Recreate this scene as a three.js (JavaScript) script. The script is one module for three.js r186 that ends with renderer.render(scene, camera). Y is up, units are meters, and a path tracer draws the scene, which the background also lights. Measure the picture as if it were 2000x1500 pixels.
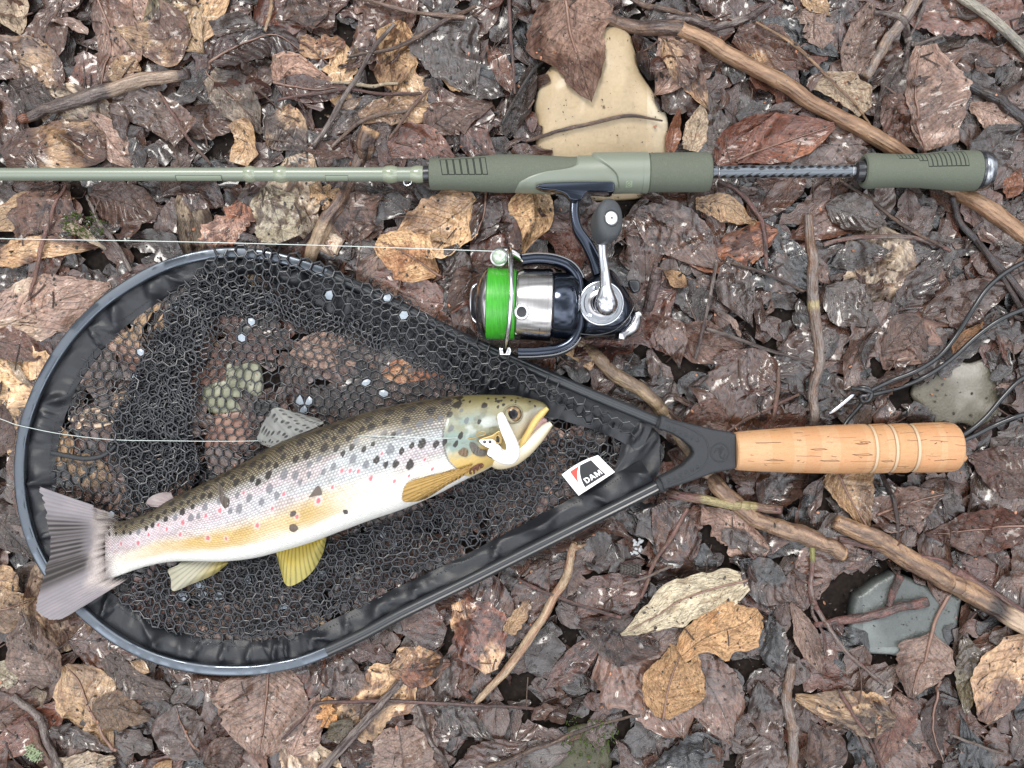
import * as THREE from 'three';
import { mergeGeometries, toCreasedNormals } from 'three/addons/utils/BufferGeometryUtils.js';

// ------------------------------------------------------------------ camera, sky, sun, exposure
// One working unit (u) is 1/2900 m; geometry is laid out in units and scaled to metres when it is put in the scene.
const U = 1 / 2900, CAMH = 1815, LITTER = 15;
const scene = new THREE.Scene();
const camera = new THREE.PerspectiveCamera(2 * Math.atan(750 / 1800) * 180 / Math.PI, 4 / 3, 0.05, 300);
camera.position.set(0, CAMH * U, 0);
camera.up.set(0, 0, -1);
camera.lookAt(0, 0, 0);
scene.add(camera);

const renderer = new THREE.WebGLRenderer({ antialias: true });
renderer.setSize(1024, 768);
renderer.toneMapping = THREE.LinearToneMapping;
renderer.toneMappingExposure = 2.05;
renderer.shadowMap.enabled = true;

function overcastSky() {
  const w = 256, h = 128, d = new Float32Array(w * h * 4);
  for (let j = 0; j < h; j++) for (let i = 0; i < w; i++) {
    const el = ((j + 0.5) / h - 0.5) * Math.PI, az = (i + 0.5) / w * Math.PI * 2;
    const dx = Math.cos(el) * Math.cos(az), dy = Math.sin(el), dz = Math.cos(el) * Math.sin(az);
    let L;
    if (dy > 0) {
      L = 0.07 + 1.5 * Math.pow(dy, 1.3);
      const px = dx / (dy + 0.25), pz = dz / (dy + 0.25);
      L *= 0.2 + 1.45 * smooth(0.28, 0.72, fbm(px * 2.4 + 31, pz * 2.4 + 16, 4, 5));  // cloud offset picked to put a dark patch overhead and cut flat reflections
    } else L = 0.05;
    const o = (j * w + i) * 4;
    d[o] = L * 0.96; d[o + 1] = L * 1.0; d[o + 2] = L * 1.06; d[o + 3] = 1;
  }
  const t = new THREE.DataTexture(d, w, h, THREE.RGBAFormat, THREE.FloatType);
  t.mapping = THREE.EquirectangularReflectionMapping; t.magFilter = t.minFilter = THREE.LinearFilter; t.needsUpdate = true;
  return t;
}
const sun = new THREE.DirectionalLight(new THREE.Color(1.0, 0.96, 0.9), 1.25);
sun.position.set(-0.45, 1.3, -0.85);
sun.target.position.set(0, 0, 0);
sun.castShadow = true; sun.shadow.radius = 34;
sun.shadow.mapSize.set(2048, 2048);
Object.assign(sun.shadow.camera, { left: -0.6, right: 0.6, top: 0.6, bottom: -0.6, near: 0.1, far: 4 });
scene.add(sun, sun.target);

// ------------------------------------------------------------------ noise and random numbers
function rng(seed) { let s = seed >>> 0; return () => { s = (s + 0x6D2B79F5) >>> 0; let t = s; t = Math.imul(t ^ (t >>> 15), t | 1); t ^= t + Math.imul(t ^ (t >>> 7), t | 61); return ((t ^ (t >>> 14)) >>> 0) / 4294967296; }; }
function hash(x, y, z) { let h = Math.imul(x, 374761393) + Math.imul(y, 668265263) + Math.imul(z, 2147483647 - 19) | 0; h = Math.imul(h ^ (h >>> 13), 1274126177); return ((h ^ (h >>> 16)) >>> 0) / 4294967296; }
function vnoise(x, y, z = 0) {
  const xi = Math.floor(x), yi = Math.floor(y); let fx = x - xi, fy = y - yi;
  fx = fx * fx * (3 - 2 * fx); fy = fy * fy * (3 - 2 * fy);
  const a = hash(xi, yi, z), b = hash(xi + 1, yi, z), c = hash(xi, yi + 1, z), d = hash(xi + 1, yi + 1, z);
  return a + (b - a) * fx + (c - a) * fy + (a - b - c + d) * fx * fy;
}
function fbm(x, y, oct = 4, z = 0) { let s = 0, a = 0.5, n = 0; for (let i = 0; i < oct; i++) { s += a * vnoise(x, y, z + i * 17); n += a; a *= 0.5; x = x * 2.03 + 3.1; y = y * 2.03 + 1.7; } return s / n; }
function ridged(x, y, oct = 3, z = 0) { let s = 0, a = 0.5, n = 0; for (let i = 0; i < oct; i++) { s += a * (1 - Math.abs(2 * vnoise(x, y, z + i * 13) - 1)); n += a; a *= 0.5; x = x * 2.1 + 5.3; y = y * 2.1 + 2.9; } return s / n; }
function worley(x, y, z = 0) {   // distance to the nearest cell border
  const xi = Math.floor(x), yi = Math.floor(y); let d1 = 9, d2 = 9;
  for (let j = -1; j <= 1; j++) for (let i = -1; i <= 1; i++) {
    const cx = xi + i + hash(xi + i, yi + j, z), cy = yi + j + hash(xi + i, yi + j, z + 7), d = Math.hypot(cx - x, cy - y);
    if (d < d1) { d2 = d1; d1 = d; } else if (d < d2) d2 = d;
  }
  return d2 - d1;
}
const clamp = (v, a = 0, b = 1) => Math.min(b, Math.max(a, v));
const lerp = (a, b, t) => a + (b - a) * t;
const smooth = (a, b, v) => { const t = clamp((v - a) / (b - a)); return t * t * (3 - 2 * t); };
const mix3 = (a, b, t) => [lerp(a[0], b[0], t), lerp(a[1], b[1], t), lerp(a[2], b[2], t)];
function inPoly(x, y, p) { let c = false; for (let i = 0, j = p.length - 1; i < p.length; j = i++) if ((p[i][1] > y) !== (p[j][1] > y) && x < (p[j][0] - p[i][0]) * (y - p[i][1]) / (p[j][1] - p[i][1]) + p[i][0]) c = !c; return c; }

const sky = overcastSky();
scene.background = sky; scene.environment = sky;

// ------------------------------------------------------------------ naming and placing
const S = h => 1 - (h - LITTER) / 1800;                      // size on the ground plan of something that stands at height h
const at = (x, y, h) => new THREE.Vector3((x - 1000) * S(h), h, (y - 750) * S(h));
const usedNames = {};
function numbered(n) { const k = usedNames[n] = (usedNames[n] ?? -1) + 1; return k ? `${n}_${String(k).padStart(3, '0')}` : n; }
function meta(o, label, category, group, kind) { if (label) o.userData.label = label; if (category) o.userData.category = category; if (group) o.userData.group = group; if (kind) o.userData.kind = kind; return o; }
function thing(name, label, category, v, group) {             // v: place of its base, in units
  const g = new THREE.Group(); g.name = numbered(name); g.position.copy(v).multiplyScalar(U); g.userData.at = [v.x, v.y, v.z];
  delete g.userData.at; g.place = v.clone(); scene.add(g); return meta(g, label, category, group);
}
function part(parent, name, geo, mat, label, origin) {        // geo in units, in world axes
  const base = parent.place; if (base) geo.translate(-base.x, -base.y, -base.z);
  geo.scale(U, U, U);
  const m = new THREE.Mesh(geo, mat); m.name = name; m.castShadow = m.receiveShadow = true; if (label) m.userData.label = label;
  parent.add(m); m.place = base ? new THREE.Vector3(0, 0, 0) : null;
  if (base) m.place = base.clone();                            // sub-parts share the thing's origin
  return m;
}
function single(name, geo, mat, label, category, group, kind) {  // a thing that is one mesh, its origin at its base
  geo.computeBoundingBox(); const b = geo.boundingBox, c = new THREE.Vector3((b.min.x + b.max.x) / 2, b.min.y, (b.min.z + b.max.z) / 2);
  geo.translate(-c.x, -c.y, -c.z); geo.scale(U, U, U);
  const m = new THREE.Mesh(geo, mat); m.name = numbered(name); m.position.copy(c).multiplyScalar(U); m.castShadow = m.receiveShadow = true;
  scene.add(m); return meta(m, label, category, group, kind);
}
const phys = o => new THREE.MeshPhysicalMaterial({ side: THREE.DoubleSide, ...o });
const rgb = (r, g, b) => new THREE.Color().setRGB(r, g, b);

// ------------------------------------------------------------------ geometry helpers (all in units)
function gridGeo(nu, nv, fn, opt = {}) {                      // fn(u, v) -> {p:[x,h,z], uv, c}
  const n = (nu + 1) * (nv + 1), pos = new Float32Array(n * 3), uv = new Float32Array(n * 2), col = opt.color ? new Float32Array(n * 3) : null, idx = [];
  for (let i = 0, k = 0; i <= nu; i++) for (let j = 0; j <= nv; j++, k++) {
    const r = fn(i / nu, j / nv, i, j); pos.set(r.p, k * 3); uv.set(r.uv || [i / nu, j / nv], k * 2); if (col) col.set(r.c || [1, 1, 1], k * 3);
  }
  for (let i = 0; i < nu; i++) for (let j = 0; j < nv; j++) { const a = i * (nv + 1) + j, b = a + nv + 1; if (opt.skip && opt.skip(i, j)) continue; idx.push(a, a + 1, b, b, a + 1, b + 1); }
  const g = new THREE.BufferGeometry();
  g.setAttribute('position', new THREE.BufferAttribute(pos, 3)); g.setAttribute('uv', new THREE.BufferAttribute(uv, 2));
  if (col) g.setAttribute('color', new THREE.BufferAttribute(col, 3));
  g.setIndex(idx); g.computeVertexNormals();
  if (opt.wrap) {                                             // join the normals over the seam v = 0 / v = 1
    const N = g.attributes.normal;
    for (let i = 0; i <= nu; i++) { const a = i * (nv + 1), b = a + nv; const v = new THREE.Vector3(N.getX(a) + N.getX(b), N.getY(a) + N.getY(b), N.getZ(a) + N.getZ(b)).normalize(); N.setXYZ(a, v.x, v.y, v.z); N.setXYZ(b, v.x, v.y, v.z); }
  }
  return g;
}
function spline(pts, closed = false) { return new THREE.CatmullRomCurve3(pts, closed, 'centripetal'); }
// tube along points with a radius for each; opt.round caps, opt.lump(t, angle) -> radius factor, opt.tint(t, angle) -> colour
function tube(pts, radii, seg, nr, opt = {}) {
  const c = opt.straight ? null : spline(pts, false), P = [], Rr = [];
  if (c) for (let i = 0; i <= seg; i++) { const t = i / seg; P.push(c.getPoint(t)); const f = t * (radii.length - 1), k = Math.min(radii.length - 2, Math.floor(f)); Rr.push(radii.length > 1 ? lerp(radii[k], radii[k + 1], f - k) : radii[0]); }
  else pts.forEach((p, i) => { P.push(p); Rr.push(radii[Math.min(i, radii.length - 1)]); });
  const n = P.length, T = P.map((p, i) => P[Math.min(n - 1, i + 1)].clone().sub(P[Math.max(0, i - 1)]).normalize());
  let N = new THREE.Vector3(0, 1, 0); if (Math.abs(T[0].y) > 0.9) N.set(1, 0, 0);
  N.sub(T[0].clone().multiplyScalar(N.dot(T[0]))).normalize();
  const frames = [];
  for (let i = 0; i < n; i++) { N.sub(T[i].clone().multiplyScalar(N.dot(T[i]))).normalize(); frames.push([N.clone(), T[i].clone().cross(N)]); }
  const rows = [];
  const cap = opt.cap ?? 1;
  if (cap) rows.push([0, 0]);
  for (let i = 0; i < n; i++) rows.push([i, 1]);
  if (cap) rows.push([n - 1, 0]);
  const g = gridGeo(rows.length - 1, nr, (u, v, i, j) => {
    const [k, f] = rows[i], a = (j % nr) / nr * Math.PI * 2, t = k / (n - 1);
    const r = Rr[k] * f * (opt.lump ? opt.lump(t, a, k) : 1), sq = opt.flat ? opt.flat : 1;
    const q = P[k].clone().addScaledVector(frames[k][0], Math.cos(a) * r * sq).addScaledVector(frames[k][1], Math.sin(a) * r);
    return { p: [q.x, q.y, q.z], uv: [t * (opt.ul || 1), v], c: opt.tint ? opt.tint(t, a, f) : undefined };
  }, { color: !!opt.tint, wrap: true });
  return opt.crease === undefined ? g : toCreasedNormals(g, opt.crease);
}
// solid of revolution about the line A -> B; prof: [[distance along in units, radius], ...]
function turned(A, B, prof, nr = 40, crease = 0.6, tint) {
  const d = B.clone().sub(A).normalize(), N = new THREE.Vector3(0, 1, 0).sub(d.clone().multiplyScalar(d.y)).normalize(); if (Math.abs(d.y) > 0.95) N.set(1, 0, 0).sub(d.clone().multiplyScalar(d.x)).normalize();
  const Bn = d.clone().cross(N), L = prof[prof.length - 1][0] - prof[0][0];
  const g = gridGeo(prof.length - 1, nr, (u, v, i, j) => {
    const a = (j % nr) / nr * Math.PI * 2, r = Math.max(prof[i][1], 0.001), q = A.clone().addScaledVector(d, prof[i][0]).addScaledVector(N, Math.cos(a) * r).addScaledVector(Bn, Math.sin(a) * r);
    return { p: [q.x, q.y, q.z], uv: [(prof[i][0] - prof[0][0]) / L, v], c: tint ? tint(prof[i][0], a) : undefined };
  }, { wrap: true, color: !!tint });
  return crease ? toCreasedNormals(g, crease) : g;
}
// plate cut from an outline [[x, y], ...] (ground plan, photo orientation), bottom at h0, thickness t, with a rounded edge
function plate(outline, h0, t, bevel = 1.5, holes = [], curveSeg = 10) {
  const sh = new THREE.Shape(outline.map(([x, y]) => new THREE.Vector2(x, -y)));
  for (const hl of holes) sh.holes.push(new THREE.Path(hl.map(([x, y]) => new THREE.Vector2(x, -y))));
  const g = new THREE.ExtrudeGeometry(sh, { depth: Math.max(0.01, t - 2 * bevel), bevelEnabled: bevel > 0, bevelThickness: bevel, bevelSize: bevel, bevelOffset: -bevel, bevelSegments: 3, curveSegments: curveSeg });
  g.rotateX(-Math.PI / 2); g.translate(0, h0 + bevel, 0);
  return toCreasedNormals(g, 0.7);
}
function smoothOutline(pts, n = 60) { const c = spline(pts.map(([x, y]) => new THREE.Vector3(x, y, 0)), true); const o = []; for (let i = 0; i < n; i++) { const p = c.getPoint(i / n); o.push([p.x, p.y]); } return o; }
const plan = (pts, h) => pts.map(([x, y]) => { const v = at(x, y, h); return [v.x, v.z]; });   // photo places -> ground plan for things at height h
// sweep a closed profile [[side, up], ...] along a path of points (up stays up)
function sweep(pts, profile, opt = {}) {
  const n = pts.length, m = profile.length;
  const g = gridGeo(n - 1, m, (u, v, i, j) => {
    const T = pts[Math.min(n - 1, i + 1)].clone().sub(pts[Math.max(0, i - 1)]).setY(0).normalize(), side = new THREE.Vector3(-T.z, 0, T.x);
    const [s, k] = profile[j % m], q = pts[i].clone().addScaledVector(side, s); q.y += k;
    return { p: [q.x, q.y, q.z], c: opt.tint ? opt.tint(u) : undefined };
  }, { color: !!opt.tint });
  return toCreasedNormals(g, opt.crease ?? 0.7);
}
function texture(w, h, fn, srgb = true) {                      // fn(x in 0..1, y in 0..1, out) writes linear values when not srgb, else sRGB 0..1
  const d = new Uint8Array(w * h * 4), o = [0, 0, 0];
  for (let j = 0; j < h; j++) for (let i = 0; i < w; i++) { fn((i + 0.5) / w, (j + 0.5) / h, o); const k = (j * w + i) * 4; d[k] = clamp(o[0]) * 255; d[k + 1] = clamp(o[1]) * 255; d[k + 2] = clamp(o[2]) * 255; d[k + 3] = 255; }
  const t = new THREE.DataTexture(d, w, h); t.wrapS = t.wrapT = THREE.RepeatWrapping; t.magFilter = t.minFilter = THREE.LinearFilter; if (srgb) t.colorSpace = THREE.SRGBColorSpace; t.needsUpdate = true; return t;
}
function canvasTexture(w, h, draw) {
  const c = document.createElement('canvas'); c.width = w; c.height = h; draw(c.getContext('2d'), w, h);
  const t = new THREE.CanvasTexture(c); t.colorSpace = THREE.SRGBColorSpace; t.needsUpdate = true; return t;
}
const enc = v => v <= 0.0031308 ? v * 12.92 : 1.055 * Math.pow(v, 1 / 2.4) - 0.055;

// ------------------------------------------------------------------ outlines of the big things (photo places), used to press the litter down under them
const FRAME = [[1290, 826], [1220, 797], [1150, 768], [1075, 735], [1000, 702], [945, 678], [892, 654], [800, 607], [700, 560], [600, 520], [510, 498], [420, 496], [330, 517], [250, 558], [180, 612], [120, 682], [75, 762], [48, 842], [40, 920], [48, 1000], [72, 1075], [112, 1140], [165, 1197], [230, 1248], [310, 1286], [400, 1306], [490, 1308], [548, 1300], [600, 1287], [700, 1243], [783, 1199], [900, 1142], [1000, 1092], [1130, 1027], [1210, 987], [1292, 946]];
const FISHLINE = [[215, 1075], [400, 1030], [600, 960], [800, 890], [1040, 815]];
// litter heights on a grid
const GX0 = -160, GZ0 = -160, GC = 4, GNX = 580, GNZ = 455;
const H = new Float32Array(GNX * GNZ), CAP = new Float32Array(GNX * GNZ).fill(200), COVER = new Float32Array(GNX * GNZ), STONES = new Uint8Array(GNX * GNZ);
const soil = (x, z) => 9 * (fbm(x / 210, z / 210, 3, 2) - 0.5) + 5 * (fbm(x / 46, z / 46, 3, 8) - 0.5);
const distSeg = (x, y, a, b) => { const dx = b[0] - a[0], dy = b[1] - a[1], t = clamp(((x - a[0]) * dx + (y - a[1]) * dy) / (dx * dx + dy * dy)); return Math.hypot(x - a[0] - t * dx, y - a[1] - t * dy); };
const distLine = (x, y, p) => { let d = 1e9; for (let i = 1; i < p.length; i++) d = Math.min(d, distSeg(x, y, p[i - 1], p[i])); return d; };
for (let j = 0; j < GNZ; j++) for (let i = 0; i < GNX; i++) {
  const x = GX0 + i * GC, y = GZ0 + j * GC, k = j * GNX + i;
  H[k] = soil(x, y) + 1;
  let c = 74;
  const low = (d, r, v) => { if (d < r + 46) c = Math.min(c, lerp(v, 74, smooth(0, 46, d - r))); };
  low(Math.abs(y - 338) + Math.max(0, x - 1940), 30, x < 830 ? 30 : 24);
  if (x > 1395 && x < 1680) c = 60;
  if (x > 900 && x < 1280 && y > 400 && y < 720) low(Math.max(0, Math.abs(y - 597) - 75, Math.abs(x - 1095) - 160), 0, 15);
  if (x < 1310 && y > 480 && y < 1320) { if (inPoly(x, y, FRAME)) c = Math.min(c, 20); else low(distLine(x, y, FRAME), 12, 18); }
  if (x > 1270 && x < 1900) low(Math.max(0, Math.abs(y - 878) - 46), 0, 14);
  CAP[k] = c;
}
const gi = (x, z) => clamp(Math.round((z - GZ0) / GC), 0, GNZ - 1) * GNX + clamp(Math.round((x - GX0) / GC), 0, GNX - 1);
const hAt = (x, z) => H[gi(x, z)], capAt = (x, z) => CAP[gi(x, z)];
function hWide(x, z, r = 5) { let s = 0, n = 0; for (let j = -r; j <= r; j += r) for (let i = -r; i <= r; i += r) { s += H[gi(x + i * GC, z + j * GC)]; n++; } return s / n; }
function hTopAt(x, z) { const i = (x - GX0) / GC, j = (z - GZ0) / GC, a = clamp(Math.floor(i), 0, GNX - 2), b = clamp(Math.floor(j), 0, GNZ - 2), k = b * GNX + a; return Math.max(H[k], H[k + 1], H[k + GNX], H[k + GNX + 1]); }
const press = (h, c) => h < c * 0.55 ? h : c * (0.55 + 0.45 * (1 - Math.exp(-(h - c * 0.55) / (c * 0.45))));
function stamp(x, z, h, lift = 6) { const k = gi(x, z); if (h > H[k]) H[k] = Math.min(h, H[k] + lift); }

// ------------------------------------------------------------------ ground
const soilMap = texture(512, 512, (u, v, o) => {
  const n = fbm(u * 16, v * 16, 5, 1), f = vnoise(u * 160, v * 160, 3), b = 0.22 + 0.2 * n + 0.14 * (f - 0.5);
  o[0] = b * 1.06; o[1] = b * 0.94; o[2] = b * 0.86;
});
const soilBump = texture(512, 512, (u, v, o) => { o[0] = o[1] = o[2] = 0.6 * fbm(u * 24, v * 24, 4, 6) + 0.4 * vnoise(u * 170, v * 170, 2); }, false);
{
  const far = t => { const a = Math.abs(t); return Math.sign(t) * (a < 0.8 ? a / 0.8 * 1500 : 1500 + Math.pow((a - 0.8) / 0.2, 3) * 260000); };
  const g = gridGeo(320, 260, (u, v) => {
    const x = far(u * 2 - 1), z = far(v * 2 - 1) * 0.9;
    return { p: [x, soil(x + 1000, z + 750), z], uv: [x / 900, z / 900] };
  });
  single('ground', g, phys({ map: soilMap, bumpMap: soilBump, bumpScale: 0.0016, color: rgb(0.1, 0.085, 0.078), roughness: 0.7, specularIntensity: 0.2 }), 'wet dark forest soil under the dead leaves', 'ground', null, 'structure');
}

// ------------------------------------------------------------------ stones
const stoneMap = (seed, a, b, vein, sc = 3) => texture(512, 512, (u, v, o) => {
  const n = fbm(u * sc * 2, v * sc * 2, 5, seed), m = smooth(0.5, 0.75, fbm(u * sc, v * sc, 4, seed + 4)), f = vnoise(u * 120, v * 120, seed);
  const w = smooth(0.9, 1, ridged(u * sc, v * sc, 3, seed + 9)) * vein;
  const p = smooth(0.86, 0.95, vnoise(u * 46, v * 46, seed + 2)) * 0.1;
  for (let k = 0; k < 3; k++) o[k] = enc(Math.max(0.004, lerp(a[k], b[k], m) * (0.72 + 0.5 * n) * (0.94 + 0.12 * f) * (1 - p) + w * 0.16));
});
const stoneBump = texture(512, 512, (u, v, o) => { o[0] = o[1] = o[2] = 0.75 * fbm(u * 14, v * 14, 5, 31) + 0.25 * vnoise(u * 130, v * 130, 5); }, false);
function stone(label, outline, hTop, flat, map, rough, opt = {}) {
  const o = opt.sharp ? Array.from({ length: 72 }, (_, i) => { const f = i / 72 * outline.length, k = Math.floor(f), t = smooth(0.04, 0.96, f - k) * 0.5 + (f - k) * 0.5, [ax, ay] = outline[k], [bx, by] = outline[(k + 1) % outline.length], w = 5 * (vnoise(i * 0.5, 3, 9) - 0.5); return [lerp(ax, bx, t) + w, lerp(ay, by, t) + w]; }) : smoothOutline(outline, 72), cx = o.reduce((s, p) => s + p[0], 0) / o.length, cy = o.reduce((s, p) => s + p[1], 0) / o.length, nr = 30;
  const g = gridGeo(72, nr + 4, (u, v, i, j) => {
    const [ox, oy] = o[i % 72]; let f, h;
    if (j <= nr) { f = j / nr; const q = Math.pow(f, flat); h = hTop * Math.sqrt(Math.max(0, 1 - q * q)) + (opt.lump ?? 3) * (fbm((cx + (ox - cx) * f) / 60, (cy + (oy - cy) * f) / 60, 3, 12) - 0.5) * (1 - q); }
    else { f = 1 - (j - nr) / 4 * 0.98; h = -9 * Math.sin((j - nr) / 4 * 1.57); }
    const x = cx + (ox - cx) * f, y = cy + (oy - cy) * f;
    if (opt.tilt) h += (j <= nr ? 1 - Math.pow(f, 6) : 0) * ((x - cx) * opt.tilt[0] + (y - cy) * opt.tilt[1]);
    h = j > nr ? h : opt.free ? h * lerp(0.42, 1, smooth(20, 170, Math.abs(y - 338))) : press(h, capAt(x, y));
    return { p: [x - 1000, h, y - 750], uv: [x / 420, y / 420] };
  }, { wrap: true });
  const rad = new Float32Array(360).fill(0); for (let k = 0; k < 72; k++) { const [ax, ay] = o[k], [bx, by] = o[(k + 1) % 72]; for (let q = 0; q < 12; q++) { const X = lerp(ax, bx, q / 12) - cx, Y = lerp(ay, by, q / 12) - cy; rad[Math.floor((Math.atan2(Y, X) / 6.2832 + 1) * 360) % 360] = Math.hypot(X, Y); } }
  for (let k = 1; k < 360; k++) if (!rad[k]) rad[k] = rad[k - 1]; if (!rad[0]) rad[0] = rad[1];
  for (let z = cy - 240; z < cy + 240; z += GC) for (let x = cx - 240; x < cx + 240; x += GC) {
    const f = Math.hypot(x - cx, z - cy) / rad[Math.floor((Math.atan2(z - cy, x - cx) / 6.2832 + 1) * 360) % 360]; if (f >= 1) continue;
    const q = Math.pow(f, flat); stamp(x, z, opt.free ? (hTop * Math.sqrt(1 - q * q) + 4) * lerp(0.42, 1, smooth(20, 170, Math.abs(z - 338))) : press(hTop * Math.sqrt(1 - q * q) + 1.5, capAt(x, z)), 99); STONES[gi(x, z)] = opt.buried ? 2 : 1;
  }
  return single('stone', g, phys({ map, bumpMap: stoneBump, bumpScale: opt.bump ?? 0.0006, roughness: rough, clearcoat: opt.coat ?? 0.25, clearcoatRoughness: 0.28 }), label, 'stone', null);
}
const tanStone = stoneMap(3, [0.36, 0.27, 0.16], [0.58, 0.5, 0.37], 0.5, 2.2);
stone('large smooth tan stone behind the rod handle with a brown leaf on top', [[1046, 250], [1040, 210], [1052, 160], [1090, 110], [1140, 60], [1190, 48], [1228, 62], [1243, 100], [1252, 140], [1278, 180], [1304, 220], [1310, 262], [1304, 330], [1280, 378], [1200, 392], [1110, 388], [1060, 350], [1044, 300]], 56, 2.2, tanStone, 0.5, { coat: 0.3, lump: 16, free: true, bump: 0.00025 });
stone('flat grey-green slate with a twig lying on it, lower right corner', [[1648, 1240], [1668, 1160], [1740, 1112], [1880, 1164], [1872, 1212], [1846, 1290], [1752, 1282], [1664, 1274]], 28, 12, stoneMap(8, [0.07, 0.078, 0.073], [0.12, 0.132, 0.125], 0.2, 4), 0.42, { lump: 3, sharp: true, bump: 0.0012 });
stone('pale grey-green stone beside the knotted elastic cord', [[1782, 772], [1790, 744], [1812, 722], [1836, 722], [1862, 704], [1900, 708], [1934, 700], [1966, 726], [1974, 752], [1956, 784], [1960, 806], [1920, 838], [1880, 828], [1846, 838], [1812, 818], [1800, 796]], 12, 5, stoneMap(14, [0.1, 0.088, 0.062], [0.23, 0.21, 0.18], 0.4, 4), 0.6, { lump: 9, bump: 0.0015, buried: true });
stone('pale yellowish stone seen through the black net mesh', [[385, 755], [400, 718], [440, 704], [500, 700], [512, 740], [508, 785], [470, 806], [420, 812], [392, 796]], 15, 4, stoneMap(21, [0.16, 0.16, 0.1], [0.4, 0.39, 0.29], 0.4, 4), 0.45, { buried: true, lump: 6 });
stone('reddish brown stone seen through the net beside the dorsal fin', [[396, 850], [410, 812], [450, 798], [500, 800], [516, 826], [505, 868], [470, 896], [420, 900], [398, 884]], 15, 3, stoneMap(26, [0.15, 0.07, 0.048], [0.3, 0.17, 0.12], 0.1, 4), 0.45, { buried: true, lump: 6 });
stone('mossy grey-green stone half buried at the bottom centre', [[1060, 1500], [1075, 1450], [1110, 1425], [1165, 1418], [1190, 1450], [1195, 1510], [1150, 1545], [1080, 1540]], 15, 2.4, stoneMap(40, [0.05, 0.046, 0.022], [0.1, 0.085, 0.055], 0.1, 6), 0.7, { lump: 10, bump: 0.002, buried: true });

// ------------------------------------------------------------------ leaf surfaces
const leafTex = [];
function leafPattern(kind, seed) {
  const nv = [9, 7, 11, 8, 7][kind];
  const vein = (u, v) => {                                     // u along, v -1..1 across
    const a = Math.abs(v), mid = Math.exp(-Math.pow(a / 0.028, 2)), wob = 0.12 * (vnoise(u * 6, v * 3, seed) - 0.5);
    const ph = (u + wob * 0.5 - a * 0.24 - 0.04 * a * a) * nv + (v > 0 ? 0.35 : 0), f = Math.abs(ph - Math.round(ph));
    const sideV = Math.exp(-Math.pow(f / 0.05, 2)) * smooth(1.02, 0.85, a);
    const ret = Math.exp(-Math.pow(worley(u * 34, v * 14, seed) / 0.07, 2));
    return [mid, sideV, ret, f];
  };
  const map = texture(512, 512, (x, y, o) => {
    const u = x, v = y * 2 - 1, [mid, sv, ret] = vein(u, v);
    const n = fbm(u * 7, y * 7, 5, seed + 1), fine = fbm(u * 40, y * 40, 3, seed + 2), sp = vnoise(u * 150, y * 130, seed + 5);
    let b = [0.82, 0.82, 0.82];
    const dark = [[0.45, 0.36, 0.32], [0.26, 0.2, 0.18], [0.52, 0.42, 0.33], [0.45, 0.42, 0.43], [0.34, 0.24, 0.17]][kind];
    const blot = [smooth(0.52, 0.72, n) * 0.75, smooth(0.44, 0.6, n) * 0.95, smooth(0.58, 0.8, n) * 0.7, smooth(0.45, 0.8, n) * 0.6, smooth(0.55, 0.8, n) * 0.5][kind];
    b = mix3(b, dark.map(c => c * 0.95), blot);
    const pale = smooth(0.6, 0.78, fbm(u * 5 + 40, y * 5, 4, seed + 9)) * [0.25, 0.5, 0.2, 0.15, 0.15][kind];
    b = mix3(b, [1.12, 1.0, 0.86], pale);
    const k = (0.86 + 1.1 * (fine - 0.5)) * (1 - 0.5 * mid) * (1 - [0.36, 0.26, 0.5, 0.32, 0.3][kind] * sv) * (1 - [0.16, 0.14, 0.36, 0.16, 0.2][kind] * ret) * (0.8 + 0.4 * ridged(u * 13, y * 7, 3, seed + 21));
    const speck = kind === 4 ? smooth(0.62, 0.8, sp) * 0.6 * smooth(0.25, 0.6, fbm(u * 9, y * 9, 3, seed + 11)) : smooth(0.8, 0.92, sp) * 0.35;
    const hole = smooth(0.86, 0.92, vnoise(u * 22, y * 18, seed + 14)) * 0.45;
    for (let c = 0; c < 3; c++) o[c] = enc(clamp(b[c] * k * (1 - speck) * (1 - hole) * 0.95));
  });
  const bump = texture(512, 512, (x, y, o) => {
    const u = x, v = y * 2 - 1, [mid, sv, ret, f] = vein(u, v);
    o[0] = o[1] = o[2] = clamp(0.4 + 0.28 * mid + 0.16 * sv + 0.1 * ret * (kind === 3 ? 0.4 : 1) - 0.12 * f + 0.4 * (ridged(u * 11, y * 8, 4, seed + 3) - 0.5) + 0.22 * (fbm(u * 50, y * 50, 2, seed + 4) - 0.5));
  }, false);
  return { map, bump };
}
for (let k = 0; k < 5; k++) leafTex.push(leafPattern(k, 50 + k * 31));
const leafRough = texture(256, 256, (u, v, o) => { const n = fbm(u * 8, v * 8, 4, 77); o[0] = o[2] = 0; o[1] = 0.26 + 0.5 * smooth(0.35, 0.65, n); }, false);
const leafMats = {};
function leafMat(kind, wet, bump = 1) {
  const key = kind + '_' + wet + '_' + bump;
  return leafMats[key] ??= phys({ map: leafTex[kind].map, bumpMap: leafTex[kind].bump, bumpScale: (wet === 2 ? 0.0011 : 0.0013) * bump, roughnessMap: leafRough, roughness: [1.1, 0.85, 0.7][wet], vertexColors: true, clearcoat: [0, 0.4, 0.85][wet], clearcoatRoughness: 0.2, specularIntensity: [0.4, 0.9, 1][wet] });
}
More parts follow.
